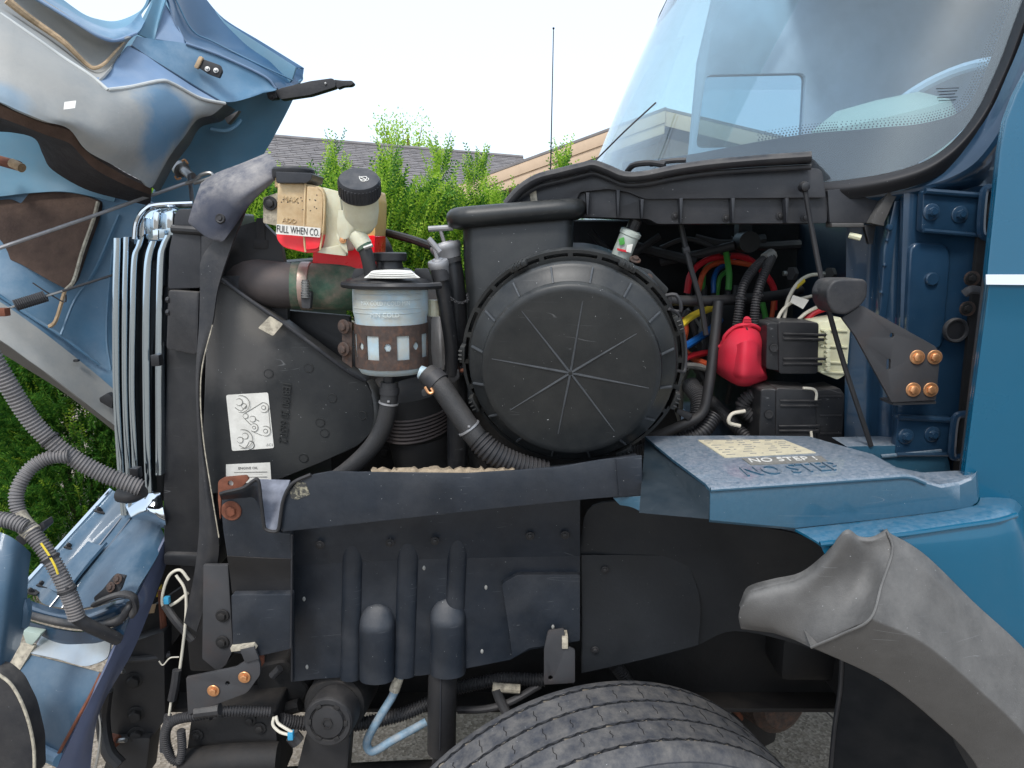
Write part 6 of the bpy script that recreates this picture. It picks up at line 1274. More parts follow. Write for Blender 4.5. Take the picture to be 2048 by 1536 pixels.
# cables
t2 = thing('hood_check_cable', 'taut grey steel check cable from hood to radiator corner', 'cable', P(200, 430, 1.7))
part('cable', tube([P(-30, 506, 1.62), P(180, 434, 1.72), P(372, 366, 1.82)], .0042, 8, 4), m['alu'], t2)
part('thimble', tube([P(366, 368, 1.82), P(388, 362, 1.82), P(402, 350, 1.82), P(420, 346, 1.82), P(424, 354, 1.82), P(404, 362, 1.82), P(388, 366, 1.82)], .0046, 8, 4), m['steel'], t2)
part('hanger', tube([P(378, 352, 1.9), P(382, 380, 1.83), P(386, 420, 1.80)], .005, 8, 4), m['bracket'], t2)
t2 = thing('return_spring_cable', 'thin cable with coil spring across the hood opening', 'spring', P(60, 605, 1.62))
part('cable', tube([P(90, 592, 1.65), P(135, 579, 1.67), P(238, 546, 1.72)], .0028, 6, 4), m['bracket'], t2)
part('rod', tube([P(-20, 630, 1.6), P(30, 612, 1.62), P(125, 582, 1.66)], .0026, 6, 4), m['steel'], t2)
sp0, sp1 = P(30, 611, 1.62), P(92, 592, 1.65); sd_ = (sp1 - sp0); SB = basis(sd_); n_ = 15 * 10
part('coil', tube([sp0 + sd_ * (k / n_) + SB @ V((.0115 * math.cos(k * .6283), .0115 * math.sin(k * .6283), 0)) for k in range(n_ + 1)], .0021, 6, 1, smooth=False), m['bracket'], t2)
part('anchor', box(P(2, 624, 1.6), (.03, .02, .018), None, .003), m['rust'], t2)
part('tail', tube([P(66, 566, 1.66), P(90, 582, 1.65), P(128, 604, 1.66), P(132, 590, 1.66)], .0018, 6, 4), m['black'], t2)
# ================================================================ front lower panel, bumper end
t = thing('front_valance', 'blue front valance panel below grille with plastic clips', 'valance', P(150, 1230, 1.55))
val = [[(222, 979, 1.76), (238, 990, 1.73), (252, 1026, 1.71), (272, 1034, 1.69), (300, 1036, 1.655), (318, 1046, 1.62), (330, 1076, 1.60)], [(178, 1027, 1.72), (195, 1042, 1.69), (208, 1068, 1.675), (232, 1076, 1.65), (265, 1078, 1.61), (298, 1084, 1.575), (318, 1106, 1.56)],
       [(134, 1075, 1.68), (154, 1090, 1.65), (166, 1112, 1.635), (192, 1120, 1.61), (230, 1120, 1.565), (272, 1122, 1.53), (300, 1138, 1.52)], [(90, 1124, 1.64), (112, 1140, 1.61), (124, 1158, 1.60), (150, 1166, 1.575), (196, 1166, 1.53), (250, 1160, 1.49), (282, 1166, 1.485)], [(45, 1172, 1.60), (72, 1188, 1.575), (84, 1206, 1.565), (112, 1214, 1.54), (165, 1216, 1.49), (228, 1200, 1.455), (268, 1192, 1.45)]]
part('panel', surf(val, 3, 4, .005), m['valance'], t, ang=25)
part('bright_edge', tube([P(45, 1173, 1.597), P(134, 1075, 1.677), P(222, 978, 1.757)], .005, 8, 4), m['chrome'], t)
part('raised_pad', surf([[(176, 1082, 1.652), (200, 1090, 1.63), (212, 1084, 1.632)], [(128, 1136, 1.61), (150, 1146, 1.585), (166, 1138, 1.58)], [(96, 1176, 1.575), (116, 1184, 1.55), (134, 1180, 1.545)]], 5, 4, .006), m['valance'], t)
for a, b2 in (((262, 1036, 1.692), (124, 1216, 1.525)), ((242, 1036, 1.702), (100, 1214, 1.54))): part('panel_bead', tube([P(*a), P((a[0] + b2[0]) / 2, (a[1] + b2[1]) / 2, (a[2] + b2[2]) / 2 - .004), P(*b2)], .0028, 6, 4), m['bluedark'], t)
for u, v, Y in ((142, 1094, 1.66), (202, 1022, 1.715), (66, 1184, 1.58), (88, 1170, 1.60)):
    part('clip', box(P(u, v, Y - .006), (.026, .02, .004), Matrix.Rotation(.3, 3, 'Y'), .001), m['plastic'], t); part('clip_post', lathe([(.005, 0), (.005, .01), (.003, .014), (0, .014)], P(u, v, Y - .006), (-.3, -.5, 1), 8), m['plastic'], t)
part('chrome_corner', surf([[(244, 984, 1.70), (258, 988, 1.68), (282, 996, 1.65)], [(248, 1024, 1.685), (280, 1026, 1.66), (322, 1040, 1.60)], [(250, 1036, 1.69), (282, 1034, 1.665), (326, 1050, 1.60)]], 4, 4, .004), m['chrome'], t)
t = thing('bumper_end', 'dark blue bumper end wrapped by black rubber tube', 'bumper', P(120, 1500, 1.45))
part('top_roll', surf([[(46, 1196, 1.56), (110, 1216, 1.52), (170, 1220, 1.48), (230, 1202, 1.445), (262, 1196, 1.45)], [(46, 1214, 1.52), (110, 1232, 1.47), (170, 1236, 1.44), (226, 1216, 1.42), (256, 1208, 1.43)], [(48, 1232, 1.53), (110, 1248, 1.48), (170, 1252, 1.45), (230, 1232, 1.43), (260, 1216, 1.44)]], 5, 5, .005), m['bluedark'], t)
part('rubber_tube', tube([P(46, 1226, 1.51), P(90, 1238, 1.47), P(140, 1248, 1.44), P(190, 1252, 1.42), (P(236, 1242, 1.41)), P(256, 1218, 1.41), P(262, 1206, 1.42)], .0082, 12, 7), m['rubber'], t)
part('side_band', surf([[(46, 1240, 1.52), (110, 1258, 1.47), (170, 1264, 1.44), (240, 1250, 1.42), (262, 1225, 1.42)], [(46, 1268, 1.52), (110, 1282, 1.47), (170, 1282, 1.44), (215, 1275, 1.42), (250, 1262, 1.42)], [(60, 1284, 1.53), (110, 1296, 1.48), (160, 1296, 1.45), (205, 1290, 1.43), (240, 1290, 1.43)]], 5, 4, .005), m['bluedark'], t)
part('bright_plate', surf([[(84, 1270, 1.49), (130, 1284, 1.465), (180, 1280, 1.44), (222, 1272, 1.42)], [(72, 1290, 1.475), (125, 1300, 1.45), (175, 1306, 1.43), (216, 1312, 1.41)], [(60, 1306, 1.46), (115, 1318, 1.435), (165, 1332, 1.415), (196, 1326, 1.41)]], 5, 5, .004), M('pale_aluminium', S(178, 186, 190), .3, .7, var=.15, scale=12, dust=S(190, 180, 168), damt=.3, up=False), t)
part('lower_panel', surf([[(58, 1309, 1.465), (128, 1326, 1.44), (204, 1346, 1.41)], [(36, 1338, 1.45), (112, 1366, 1.42), (184, 1386, 1.39)], [(18, 1366, 1.44), (96, 1408, 1.40), (160, 1430, 1.375)], [(50, 1440, 1.41), (90, 1460, 1.385), (138, 1472, 1.36)], [(66, 1494, 1.39), (92, 1504, 1.37), (116, 1516, 1.35)]], 5, 5, .005), m['valance'], t)
part('rust_bead', tube([P(202, 1346, 1.408), P(182, 1388, 1.388), P(158, 1432, 1.372), P(134, 1476, 1.357), P(112, 1516, 1.347)], .0035, 6, 5), m['rust'], t)
part('bottom_roll', tube([P(70, 1494, 1.38), P(92, 1508, 1.36), P(118, 1520, 1.345)], .014, 10, 4), m['bluein'], t)
part('side_face', surf([[(334, 1070, 1.59), (300, 1140, 1.53), (266, 1212, 1.46), (238, 1276, 1.42), (208, 1344, 1.40), (160, 1440, 1.37), (112, 1540, 1.34)], [(338, 1086, 1.60), (312, 1150, 1.55), (282, 1214, 1.48), (252, 1290, 1.45), (222, 1350, 1.42), (180, 1450, 1.39), (140, 1560, 1.36)], [(342, 1100, 1.62), (322, 1160, 1.57), (296, 1230, 1.51), (262, 1310, 1.48), (212, 1396, 1.44), (190, 1460, 1.42), (178, 1570, 1.40)]], 5, 5, .005), M('lilac_blue_paint', S(84, 92, 116), .4, .0, var=.15, scale=8, coat=.3, dust=S(124, 128, 142), damt=.4), t)
part('white_trim', tube([P(192, 1400, 1.44), P(202, 1450, 1.44), P(198, 1500, 1.44), P(188, 1550, 1.44)], .0035, 6, 5), m['chrome'], t)
part('pale_lug', plate(rnd([(44, 1262), (82, 1268), (64, 1290), (52, 1286)], 3), 1.46, .02, .003), M('pale_green_lug', S(170, 186, 176), .5, var=.1), t)
part('tan_strip', surf([[(40, 1284, 1.47), (70, 1290, 1.465)], [(16, 1336, 1.45), (38, 1342, 1.445)], [(-12, 1364, 1.44), (12, 1372, 1.43)]], 3, 4, .008), m['tape'], t)
hk = part('hook_strap', plate(rnd([(186, 1196, 5), (206, 1178), (228, 1150, 4), (250, 1154, 3), (240, 1182), (214, 1204), (196, 1214, 5)], 4), 1.435, .01, .002), m['bracket'], t, label='rusty bolted strap')
for u, v in ((236, 1158), (222, 1174)): inst('rusty_bolt', BR, hk, place(P(u, v, 1.432), (-.3, -1, .5), .7))
part('hook', tube([P(192, 1208, 1.425), P(212, 1198, 1.41), P(244, 1188, 1.40), (P(266, 1194, 1.40)), P(272, 1214, 1.405), P(264, 1228, 1.41)], .0065, 10, 6, flat=1.9), m['rubber'], t)
t = thing('hood_fender_corner', 'blue hood fender corner hanging at the picture edge', 'fender corner', P(20, 1340, 1.3))
part('skin', surf([[(-40, 1052, 1.34), (10, 1068, 1.33), (40, 1086, 1.34), (62, 1106, 1.37)], [(-40, 1120, 1.30), (10, 1130, 1.30), (38, 1144, 1.32), (56, 1160, 1.36)], [(-40, 1220, 1.28), (5, 1230, 1.28), (32, 1235, 1.31), (52, 1240, 1.35)], [(-40, 1340, 1.28), (-5, 1342, 1.28), (16, 1330, 1.31), (40, 1290, 1.35)]], 5, 5, .006), m['valance'], t)
part('edge_bump', tube([P(46, 1200, 1.35), P(50, 1220, 1.345), P(46, 1250, 1.345)], .012, 10, 4), m['valance'], t)
t = thing('wheel_arch_trim', 'dark grey wheel arch trim at the hood fender corner', 'arch trim', P(10, 1536, 1.25))
part('trim', plate(rnd([(-60, 1340), (-6, 1346), (24, 1372), (50, 1424), (66, 1490), (68, 1560), (-60, 1580)], 12), 1.26, .04, .006, seg=3), m['rubber'], t)
part('trim_bead', tube([P(-8, 1345, 1.256), P(24, 1371, 1.256), P(51, 1424, 1.256), P(67, 1490, 1.256), P(69, 1560, 1.256)], .003, 8, 6), m['tape'], t)
# ================================================================ grey conduits
t = thing('grey_corrugated_conduit', 'thick grey corrugated conduit sagging to the grille', 'conduit', P(150, 990, 1.45))
part('conduit', tube([P(-30, 690, 1.40), P(20, 775, 1.42), P(70, 850, 1.44), P(130, 905, 1.46), P(200, 945, 1.48), P(282, 976, 1.50)], .0185, 16, 10, corr=(.0072, .003)), m['conduit'], t, ang=50)
part('rubber_end', tube([P(240, 990, 1.52), P(262, 992, 1.51), P(286, 980, 1.51)], .016, 12, 4), m['rubber'], t)
t = thing('branched_conduit', 'grey corrugated conduit branch with exposed yellow wire', 'conduit', P(130, 1280, 1.4))
part('branch', tube([P(138, 912, 1.45), P(96, 916, 1.44), P(58, 940, 1.42), P(34, 984, 1.40), P(38, 1026, 1.39), P(56, 1052, 1.38)], .0145, 14, 10, corr=(.0062, .0026)), m['conduit'], t, ang=50)
part('trunk', tube([P(-20, 1036, 1.36), P(20, 1042, 1.36), P(52, 1054, 1.36)], .0155, 14, 10, corr=(.0062, .0026)), m['conduit'], t, ang=50)
part('wrap', tube([P(34, 1030, 1.38), P(48, 1050, 1.375), P(66, 1066, 1.37)], .0175, 14, 6), m['tape'], t)
part('down_conduit', tube([P(54, 1054, 1.37), P(90, 1100, 1.365), P(120, 1150, 1.36), P(142, 1200, 1.36), P(154, 1236, 1.36)], .0165, 14, 10, corr=(.0062, .0026)), m['conduit'], t, ang=50)
part('taped_end', tube([P(150, 1232, 1.36), P(172, 1248, 1.37), P(200, 1262, 1.39), P(236, 1278, 1.42)], .0135, 12, 6), m['rubber'], t)
part('yellow_wire', tube([P(82, 1086, 1.347), P(98, 1110, 1.345), P(110, 1132, 1.343), P(116, 1148, 1.344)], .0022, 6, 5), m['wyellow'], t)
part('cable_clip', plate(rnd([(30, 1074), (60, 1064), (86, 1042), (90, 1056), (58, 1084), (40, 1094)], 4), 1.40, .03, .003), m['bracket'], t)
# ================================================================ black gutter tray
t = thing('black_splash_tray', 'long black sheet tray crossing the bay below the air cleaner', 'splash tray', P(900, 1060, 1.33))
TY = yplane((560, 1020, 1.36), (1280, 950, 1.30), (900, 1000, 1.33))
face = [(566, 1000, 6), (588, 970, 10), (622, 950, 10), (660, 943), (742, 945), (933, 947), (1030, 941), (1120, 934), (1200, 920), (1280, 911), (1284, 990), (1180, 998), (1000, 1016), (800, 1038), (640, 1056), (562, 1064, 5)]
TF = lambda u, v: 1.36 - (u - 560) / 720 * .06
part('front_face', plate(rnd(face, 3), TF, .006, .0015), m['shield'], t)
prof = [(440, 988), (452, 984), (486, 976), (506, 962), (515, 959), (519, 972), (523, 1010), (528, 1050), (532, 1059), (545, 1063), (556, 1060), (560, 1040), (566, 1002), (578, 975), (592, 962), (622, 949)]
GS = M('grey_sheet', S(78, 82, 92), .5, var=.12, dust=S(150, 154, 166), damt=.8, scale=8)
part('folded_end', surf([[(517, 958, 1.44), (548, 959, 1.45), (580, 960, 1.44)], [(520, 985, 1.40), (546, 988, 1.415), (570, 990, 1.40)], [(524, 1024, 1.375), (544, 1028, 1.385), (563, 1024, 1.375)], [(531, 1058, 1.358), (545, 1061, 1.36), (558, 1059, 1.358)]], 5, 5, .004), GS, t)
part('left_lip', surf([[(440, 986, 1.356), (486, 974, 1.356), (508, 961, 1.356), (516, 959, 1.356)], [(440, 992, 1.357), (484, 984, 1.357), (510, 972, 1.357), (520, 985, 1.357)], [(442, 1000, 1.39), (486, 996, 1.39), (512, 1000, 1.39), (527, 1050, 1.362)]], 5, 4, .004), m['shield'], t)
part('end_lip', tube([P(u, v, 1.354) for u, v in prof], .0035, 8, 5), m['black'], t)
part('top_shelf', surf([[(600, 962, TF(600, 0) + .003), (742, 948, TF(742, 0) + .003), (933, 949, TF(933, 0) + .003), (1120, 936, TF(1120, 0) + .003), (1278, 914, 1.305)], [(640, 946, 1.50), (760, 942, 1.50), (933, 943, 1.50), (1110, 930, 1.48), (1270, 905, 1.46)]], 5, 3, .004), m['shield'], t)
part('old_sticker', plate(rnd([(580, 984), (596, 962), (612, 966), (620, 990), (592, 1000), (582, 996)], 2), lambda u, v: TF(u, v) - .0008, .0005, 0), M('scuffed_sticker', S(58, 58, 56), .7, var=.3, scale=80, patch=S(170, 164, 140), pamt=.9, pscale=120), t)
part('end_joint', plate(rnd([(1232, 918), (1284, 911), (1284, 990), (1238, 994)], 2), 1.296, .004, .001), m['shield'], t)
part('drip_flap', surf([[(1226, 996, 1.31), (1256, 994, 1.30), (1284, 992, 1.29)], [(1240, 1010, 1.31), (1262, 1014, 1.30), (1284, 1024, 1.285)]], 4, 4, .003), m['fender'], t)
b = bmesh.new(); rg = random.Random(4); n = 46
top = [(745 + 285 * k / n, 935 + 7 * abs(math.sin(k * .9)) * rg.random() - 3 * math.sin(k / n * 3.14)) for k in range(n + 1)]
va = [[b.verts.new(P(u, v, 1.40 + dy)) for u, v in q] for q, dy in (([(u, 950) for u, _ in top], -.03), ([(u, v + 4) for u, v in top], -.02), (top, 0), ([(u, v + 2) for u, v in top], .05), ([(u, 950) for u, v in top], .07))]
for r_ in va[1:4]:
    for v in r_: v.co += V((rg.uniform(-.003, .003), rg.uniform(-.004, .004), rg.uniform(-.002, .002)))
for i in range(4):
    for j in range(n): b.faces.new((va[i][j], va[i][j + 1], va[i + 1][j + 1], va[i + 1][j]))
bmesh.ops.recalc_face_normals(b, faces=b.faces[:])
part('debris_mat', b, M('leaf_litter', S(150, 134, 112), .95, var=.4, scale=60, bump=1., bscale=120), label='matted tan insulation and litter behind the sheet edge', cat='debris')
# ================================================================ front side plates
t = thing('radiator_support_plate', 'black stepped support plate with one big rusty bolt', 'support plate', P(510, 1300, 1.45))
part('rusty_tab', plate(rnd([(436, 962, 6), (448, 955, 4), (492, 951), (498, 958), (480, 978), (442, 990), (440, 1040), (436, 1000)], 3), 1.376, .006, .001, holes=[[(461 + 6 * math.cos(k * .6283), 967 + 6 * math.sin(k * .6283)) for k in range(10)]]), m['rust'], t)
part('hole_liner', lathe([(0, 0), (.008, 0), (.008, -.002)], P(461, 967, 1.384), (0, -1, 0), 14), m['white'], t)
part('upper_plate', plate(rnd([(440, 994), (520, 982), (560, 1066), (582, 1068), (584, 1118), (454, 1112), (446, 1060)], 3), 1.40, .02, .002), m['shield'], t)
part('step_plate', surf([[(454, 1112, 1.40), (520, 1116, 1.40), (584, 1118, 1.40)], [(460, 1150, 1.43), (520, 1152, 1.43), (584, 1155, 1.43)], [(464, 1186, 1.44), (520, 1188, 1.44), (584, 1190, 1.44)]], 4, 4, .005), m['black'], t)
part('lower_plate', plate(rnd([(462, 1190), (584, 1188), (582, 1298), (520, 1312, 6), (466, 1306)], 5), 1.42, .02, .003), m['shield'], t)
inst('big_rusty_bolt', hexbolt('big', m['rust'], .0205, .011, .008), t, place(P(463, 1021, 1.40), (0, -1, 0), 1))
part('inner_plate', plate(rnd([(406, 1130), (456, 1130), (466, 1300), (452, 1330), (436, 1344), (404, 1318)], 3), 1.47, .01, .002), m['bracket'], t)
for u, v in ((445, 1231), (445, 1284)): bolt(t, u, v, 1.468, BD, .95)
part('edge_seam', tube([P(584, 1070, 1.395), P(583, 1200, 1.415), P(582, 1296, 1.415)], .0022, 6, 4), m['plastic2'], t)
# ================================================================ splash shield with ribs
t = thing('ribbed_splash_shield', 'large black ribbed engine splash shield with white rivets', 'splash shield', P(860, 1350, 1.52))
SH = 1.50
out_ = [(584, 1040), (1160, 1000), (1160, 1278), (1130, 1290), (1060, 1300), (1020, 1320), (960, 1332), (905, 1342), (840, 1352), (790, 1354), (700, 1354), (640, 1358), (584, 1364)]
part('sheet', plate(rnd(out_, 4), SH, .006, .0015), m['shield'], t)
part('upper_fold', surf([[(584, 1130, SH - .001), (860, 1118, SH - .001), (1160, 1112, SH - .001)], [(584, 1060, SH - .022), (860, 1050, SH - .022), (1160, 1040, SH - .022)], [(584, 1010, SH - .024), (860, 1000, SH - .024), (1160, 980, SH - .024)]], 5, 4, .004), m['shield'], t)
def vrib(u0, v0, u1, v1, w, dep=.02, dome=False):
    """half round vertical rib pressed out of the sheet"""
    b = bmesh.new(); N = 16; rows_ = []
    for k in range(N + 1):
        f = k / N; u, v = u0 + (u1 - u0) * f, v0 + (v1 - v0) * f; s = 1.
        if dome and f < .22: s = math.sin(f / .22 * math.pi / 2) ** .6
        c = P(u, v, SH); W_ = mm(w, SH) / 2
        rows_.append([b.verts.new(c + V((-W_ * math.cos(a * math.pi / 10), -dep * s * math.sin(a * math.pi / 10) + .002, 0))) for a in range(11)])
    for i in range(N):
        for j in range(10): b.faces.new((rows_[i][j], rows_[i][j + 1], rows_[i + 1][j + 1], rows_[i + 1][j]))
    b.faces.new(rows_[0]); b.faces.new(rows_[-1]); bmesh.ops.recalc_face_normals(b, faces=b.faces[:])
    part('rib', b, m['shield'], t, ang=60)
vrib(706, 1050, 700, 1358, 44, .014); vrib(818, 1045, 808, 1352, 46, .014); vrib(918, 1040, 910, 1215, 42, .015)
def dome(u, vt, vb, w, dep):
    b = bmesh.new(); rows_ = []; N = 20
    for k in range(N + 1):
        f = k / N; W_ = mm(w, SH) / 2
        if f < .3:
            q = f / .3; hw = W_ * math.sqrt(max(0, 1 - (1 - q) ** 2)) if q > 0 else W_ * .02; dd = dep * q ** .8; v = vt + (vt + (vb - vt) * .28 - vt) * q
        else: hw = W_; dd = dep; v = vt + (vb - vt) * (.28 + .72 * (f - .3) / .7)
        c = P(u, v, SH)
        rows_.append([b.verts.new(c + V((-hw * math.cos(a * math.pi / 12), -dd * math.sin(a * math.pi / 12) ** .7 + .002, 0))) for a in range(13)])
    for i in range(N):
        for j in range(12): b.faces.new((rows_[i][j], rows_[i][j + 1], rows_[i + 1][j + 1], rows_[i + 1][j]))
    b.faces.new(rows_[0]); b.faces.new(rows_[-1]); bmesh.ops.recalc_face_normals(b, faces=b.faces[:])
    part('pressed_dome', b, m['shield'], t, ang=60)
dome(755, 1206, 1353, 78, .035); dome(896, 1196, 1342, 78, .035)
part('right_step', plate(rnd([(1004, 1168), (1036, 1150, 8), (1160, 1150), (1160, 1282), (1060, 1296), (1026, 1316)], 4), SH - .016, .02, .005, seg=3), m['shield'], t)
RIV = shared(lathe([(0, .003), (.003, .0025), (.0055, .0005), (.0055, -.002)], (0, 0, 0), (0, 0, 1), 10), m['wgrey'])
for u, v in ((608, 1198), (614, 1334), (983, 1094), (972, 1175), (964, 1303), (838, 1105), (1000, 1030), (844, 1076), (848, 1136), (1106, 1254)):
    o = inst('rivet', RIV, t, place(P(u, v, SH - .001 - (.016 if u > 1040 else 0)), (0, -1, 0), .8)); o.scale = (.62, 1.0, .8)
part('seam', tube([P(584, 1070, SH - .004), P(584, 1220, SH - .004), P(584, 1362, SH - .004)], .003, 6, 4), m['plastic2'], t)
t = thing('shield_hanger_bracket', 'small black hanger bracket bolted below the splash shield', 'bracket', P(1118, 1370, 1.45))
part('plate', plate(rnd([(1096, 1262, 5), (1128, 1258, 3), (1132, 1292), (1150, 1300, 3), (1150, 1366, 4), (1088, 1370, 4), (1088, 1300, 3)], 3), 1.455, .006, .001, holes=[[(1101 + 5 * math.cos(k * .7854), 1356 + 5 * math.sin(k * .7854)) for k in range(8)]]), m['bracket'], t)
part('tab', plate([(1124, 1274), (1136, 1274), (1136, 1298), (1124, 1298)], 1.45, .03, .001), m['tape'], t)
# ================================================================ chassis bits at lower left
t = thing('bolted_corner_bracket', 'black angled bracket with two copper coloured bolts', 'bracket', P(440, 1425, 1.42))
part('plate', plate(rnd([(372, 1356, 2), (470, 1336), (492, 1322), (480, 1304), (508, 1294), (520, 1330), (520, 1350, 6), (494, 1386, 8), (376, 1430, 2)], 3), 1.41, .008, .001, holes=[[(455 + 5 * math.cos(k * .7854), 1367 + 5 * math.sin(k * .7854)) for k in range(8)]]), m['bracket'], t)
part('top_tab', plate([(460, 1296), (506, 1290), (512, 1298), (462, 1304)], 1.408, .05, .001), m['tape'], t)
part('flange', plate([(480, 1300), (508, 1294), (518, 1318), (490, 1326)], 1.405, .006, .001), m['bracket'], t)
bolt(t, 427, 1381, 1.409, BZ, .85); bolt(t, 489, 1354, 1.409, BZ, .85)
part('rust_edge', plate(rnd([(514, 1310), (526, 1316), (526, 1330), (520, 1336)], 2), 1.43, .01, .002), m['rust'], t)
t = chassis = thing('truck_chassis', 'black steel truck chassis with steered front wheel', 'chassis', V((0, 1.75, .0)))
part('rail', box((.25, 1.78, .93), (2.6, .03, .24), None, .006), m['dark'], t)
part('rail_flange', box((.25, 1.74, 1.05), (2.6, .09, .012), None, .003), m['dark'], t)
part('rail_flange', box((.25, 1.74, .81), (2.6, .09, .012), None, .003), m['dark'], t)
part('front_horn', plate(rnd([(218, 1300), (328, 1262), (330, 1440), (300, 1480), (226, 1486), (214, 1400)], 6), 1.62, .08, .006), m['black'], t)
part('cross_plate', plate(rnd([(240, 1258), (400, 1150), (410, 1200), (330, 1310), (240, 1322)], 4), 1.66, .03, .003), m['dark'], t)
part('upper_support', plate(rnd([(300, 1130), (420, 1125), (420, 1240), (400, 1320), (300, 1320)], 4), 1.74, .03, .003), m['dark'], t)
part('front_crossmember', box((-.95, 2.55, .95), (.14, 1.4, .2), None, .02), m['dark'], t)
part('tow_loop', tube([P(212, 1380, 1.58), P(206, 1440, 1.58), P(216, 1500, 1.56), P(240, 1530, 1.55)], .016, 10, 5), m['black'], t)
part('lower_leg', plate(rnd([(226, 1480), (300, 1476), (290, 1560), (200, 1560)], 4), 1.60, .06, .006), m['black'], t)
BIG = hexbolt('frame', m['dark'], .021, .0145, .016)
for u, v in ((268, 1360), (272, 1428), (274, 1468)): inst('frame_bolt', BIG, t, place(P(u, v, 1.618), (.25, -1, 0), 1))
for u, v in ((236, 1342), (240, 1480)): part('grease_fitting', tube([P(u - 14, v + 2, 1.6), P(u + 12, v, 1.59)], .0058, 8, 2), m['steel'], t)
part('rust_nut', lathe([(.014, -.01), (.014, .012), (0, .012)], P(228, 1480, 1.6), (1, -.3, 0), 6), m['rust'], t)
part('step_bar', tube([P(236, 1320, 1.6), P(300, 1316, 1.62), P(340, 1308, 1.64)], .008, 8, 3), m['bracket'], t)
part('rust_rod', tube([P(322, 1180, 1.66), P(326, 1240, 1.65), P(330, 1304, 1.64)], .008, 8, 3), m['rust'], t)
part('yellow_tag', plate([(288, 1212), (312, 1208), (308, 1226), (286, 1228)], 1.65, .002, 0), m['foamtan'], t)
part('tag', plate([(318, 1175), (324, 1168), (322, 1194), (312, 1194)], 1.68, .002, 0), m['wyellow'], t)
# spring hanger block
t = thing('spring_hanger', 'cast black spring hanger block with bolts', 'spring hanger', P(460, 1540, 1.5))
part('casting', plate(rnd([(382, 1440, 6), (548, 1426, 6), (556, 1500), (556, 1580), (372, 1580), (374, 1500)], 6), 1.48, .12, .012, seg=3), m['dark'], t)
part('roll', tube([P(372, 1530, 1.46), P(460, 1520, 1.45), P(556, 1516, 1.46)], .035, 16, 4), m['dark'], t)
for u, v in ((394, 1470), (500, 1440), (520, 1456)): bolt(t, u, v, 1.478, BD, .9, spin=v)
# steering box
t = thing('steering_gear', 'round steering gear with slotted end cap and pitman arm', 'steering gear', P(660, 1540, 1.45))
sc = P(656, 1444, 1.43); sa = V((-.05, -1, .16)).normalized()
part('housing', lathe([(.0, -.0), (.062, 0), (.070, -.01), (.072, -.05), (.072, -.16), (0, -.16)], P(666, 1416, 1.50), sa, 40), m['dark'], t)
part('neck', lathe([(.056, -.06), (.056, -.01), (.053, 0)], sc, sa, 36), m['black'], t)
part('end_cap', lathe([(.052, -.02), (.054, -.002), (.050, .003), (.041, .003), (.040, .0), (.036, .0), (.034, .004), (.012, .006), (.0, .006)], sc, sa, 36), m['black'], t)
SBs = basis(sa)
for k in range(6):
    a = k * math.pi / 3; part('cap_lug', box(sc + SBs @ V((.040 * math.cos(a), .040 * math.sin(a), .003)), (.008, .012, .005), SBs @ Matrix.Rotation(a, 3, 'Z'), .001), m['dark'], t)
part('cap_hex', lathe([(.013, .005), (.013, .009), (.009, .009), (.009, .005)], sc, sa, 6), m['dark'], t)
part('pitman_arm', plate(rnd([(612, 1466), (700, 1470), (692, 1580), (584, 1580)], 8), 1.47, .05, .008), m['black'], t)
part('input_arm', tube([P(600, 1410, 1.56), P(560, 1420, 1.56), P(540, 1416, 1.56)], .016, 10, 4), m['dark'], t)
part('input_body', plate(rnd([(520, 1330), (570, 1320), (620, 1380), (600, 1420), (540, 1410), (510, 1370)], 10), 1.58, .08, .012, seg=3), m['dark'], t)
part('fitting', tube([P(544, 1352, 1.56), P(560, 1336, 1.56)], .009, 8, 2), m['bracket'], t)
part('lower_joint', tube([P(540, 1560, 1.7), P(800, 1545, 1.75), P(1000, 1540, 1.8)], .03, 12, 4), m['dark'], t)
# harness looms and white wires low left
t = thing('lower_wiring_harness', 'black corrugated wiring loop with white wires and teal connector', 'wiring harness', P(440, 1500, 1.45))
part('conduit', tube([P(330, 1500, 1.44), P(332, 1460, 1.44), P(350, 1440, 1.43), P(400, 1430, 1.42), P(450, 1422, 1.43), P(540, 1424, 1.46)], .0115, 12, 8, corr=(.006, .0024)), m['loom'], t)
part('conduit', tube([P(342, 1438, 1.43), P(330, 1470, 1.43), P(338, 1510, 1.43), P(356, 1524, 1.43), P(364, 1500, 1.43), P(362, 1460, 1.43)], .0095, 12, 8, corr=(.005, .002)), m['loom'], t)
part('conduit', tube([P(560, 1440, 1.5), P(600, 1446, 1.52), P(700, 1450, 1.56), P(800, 1430, 1.58), P(860, 1405, 1.6)], .0165, 12, 8, corr=(.007, .0028)), m['loom'], t)
part('wire', tube([P(548, 1434, 1.44), P(546, 1450, 1.435), P(560, 1464, 1.43), P(580, 1470, 1.43)], .0035, 8, 6), m['wwhite'], t)
part('wire', tube([P(552, 1432, 1.44), P(556, 1446, 1.435), P(570, 1456, 1.43), P(584, 1464, 1.43)], .0035, 8, 6), m['wwhite'], t)
part('connector', box(P(582, 1470, 1.43), (.012, .014, .018), None, .002), m['teal'], t)
part('plug', tube([P(584, 1470, 1.45), P(596, 1484, 1.45)], .016, 10, 3), m['rubber'], t)
part('clip', tube([P(392, 1424, 1.415), P(440, 1418, 1.415)], .0135, 10, 3), m['rubber'], t)
t = thing('headlamp_wires', 'looped cream wires with teal plug hanging beside radiator', 'wires', P(350, 1450, 1.5))
part('wire', tube([P(378, 1160, 1.53), P(360, 1140, 1.53), P(338, 1152, 1.53), P(325, 1190, 1.53), P(328, 1214, 1.53), P(350, 1206, 1.53), P(376, 1186, 1.53)], .0034, 8, 7), m['wwhite'], t)
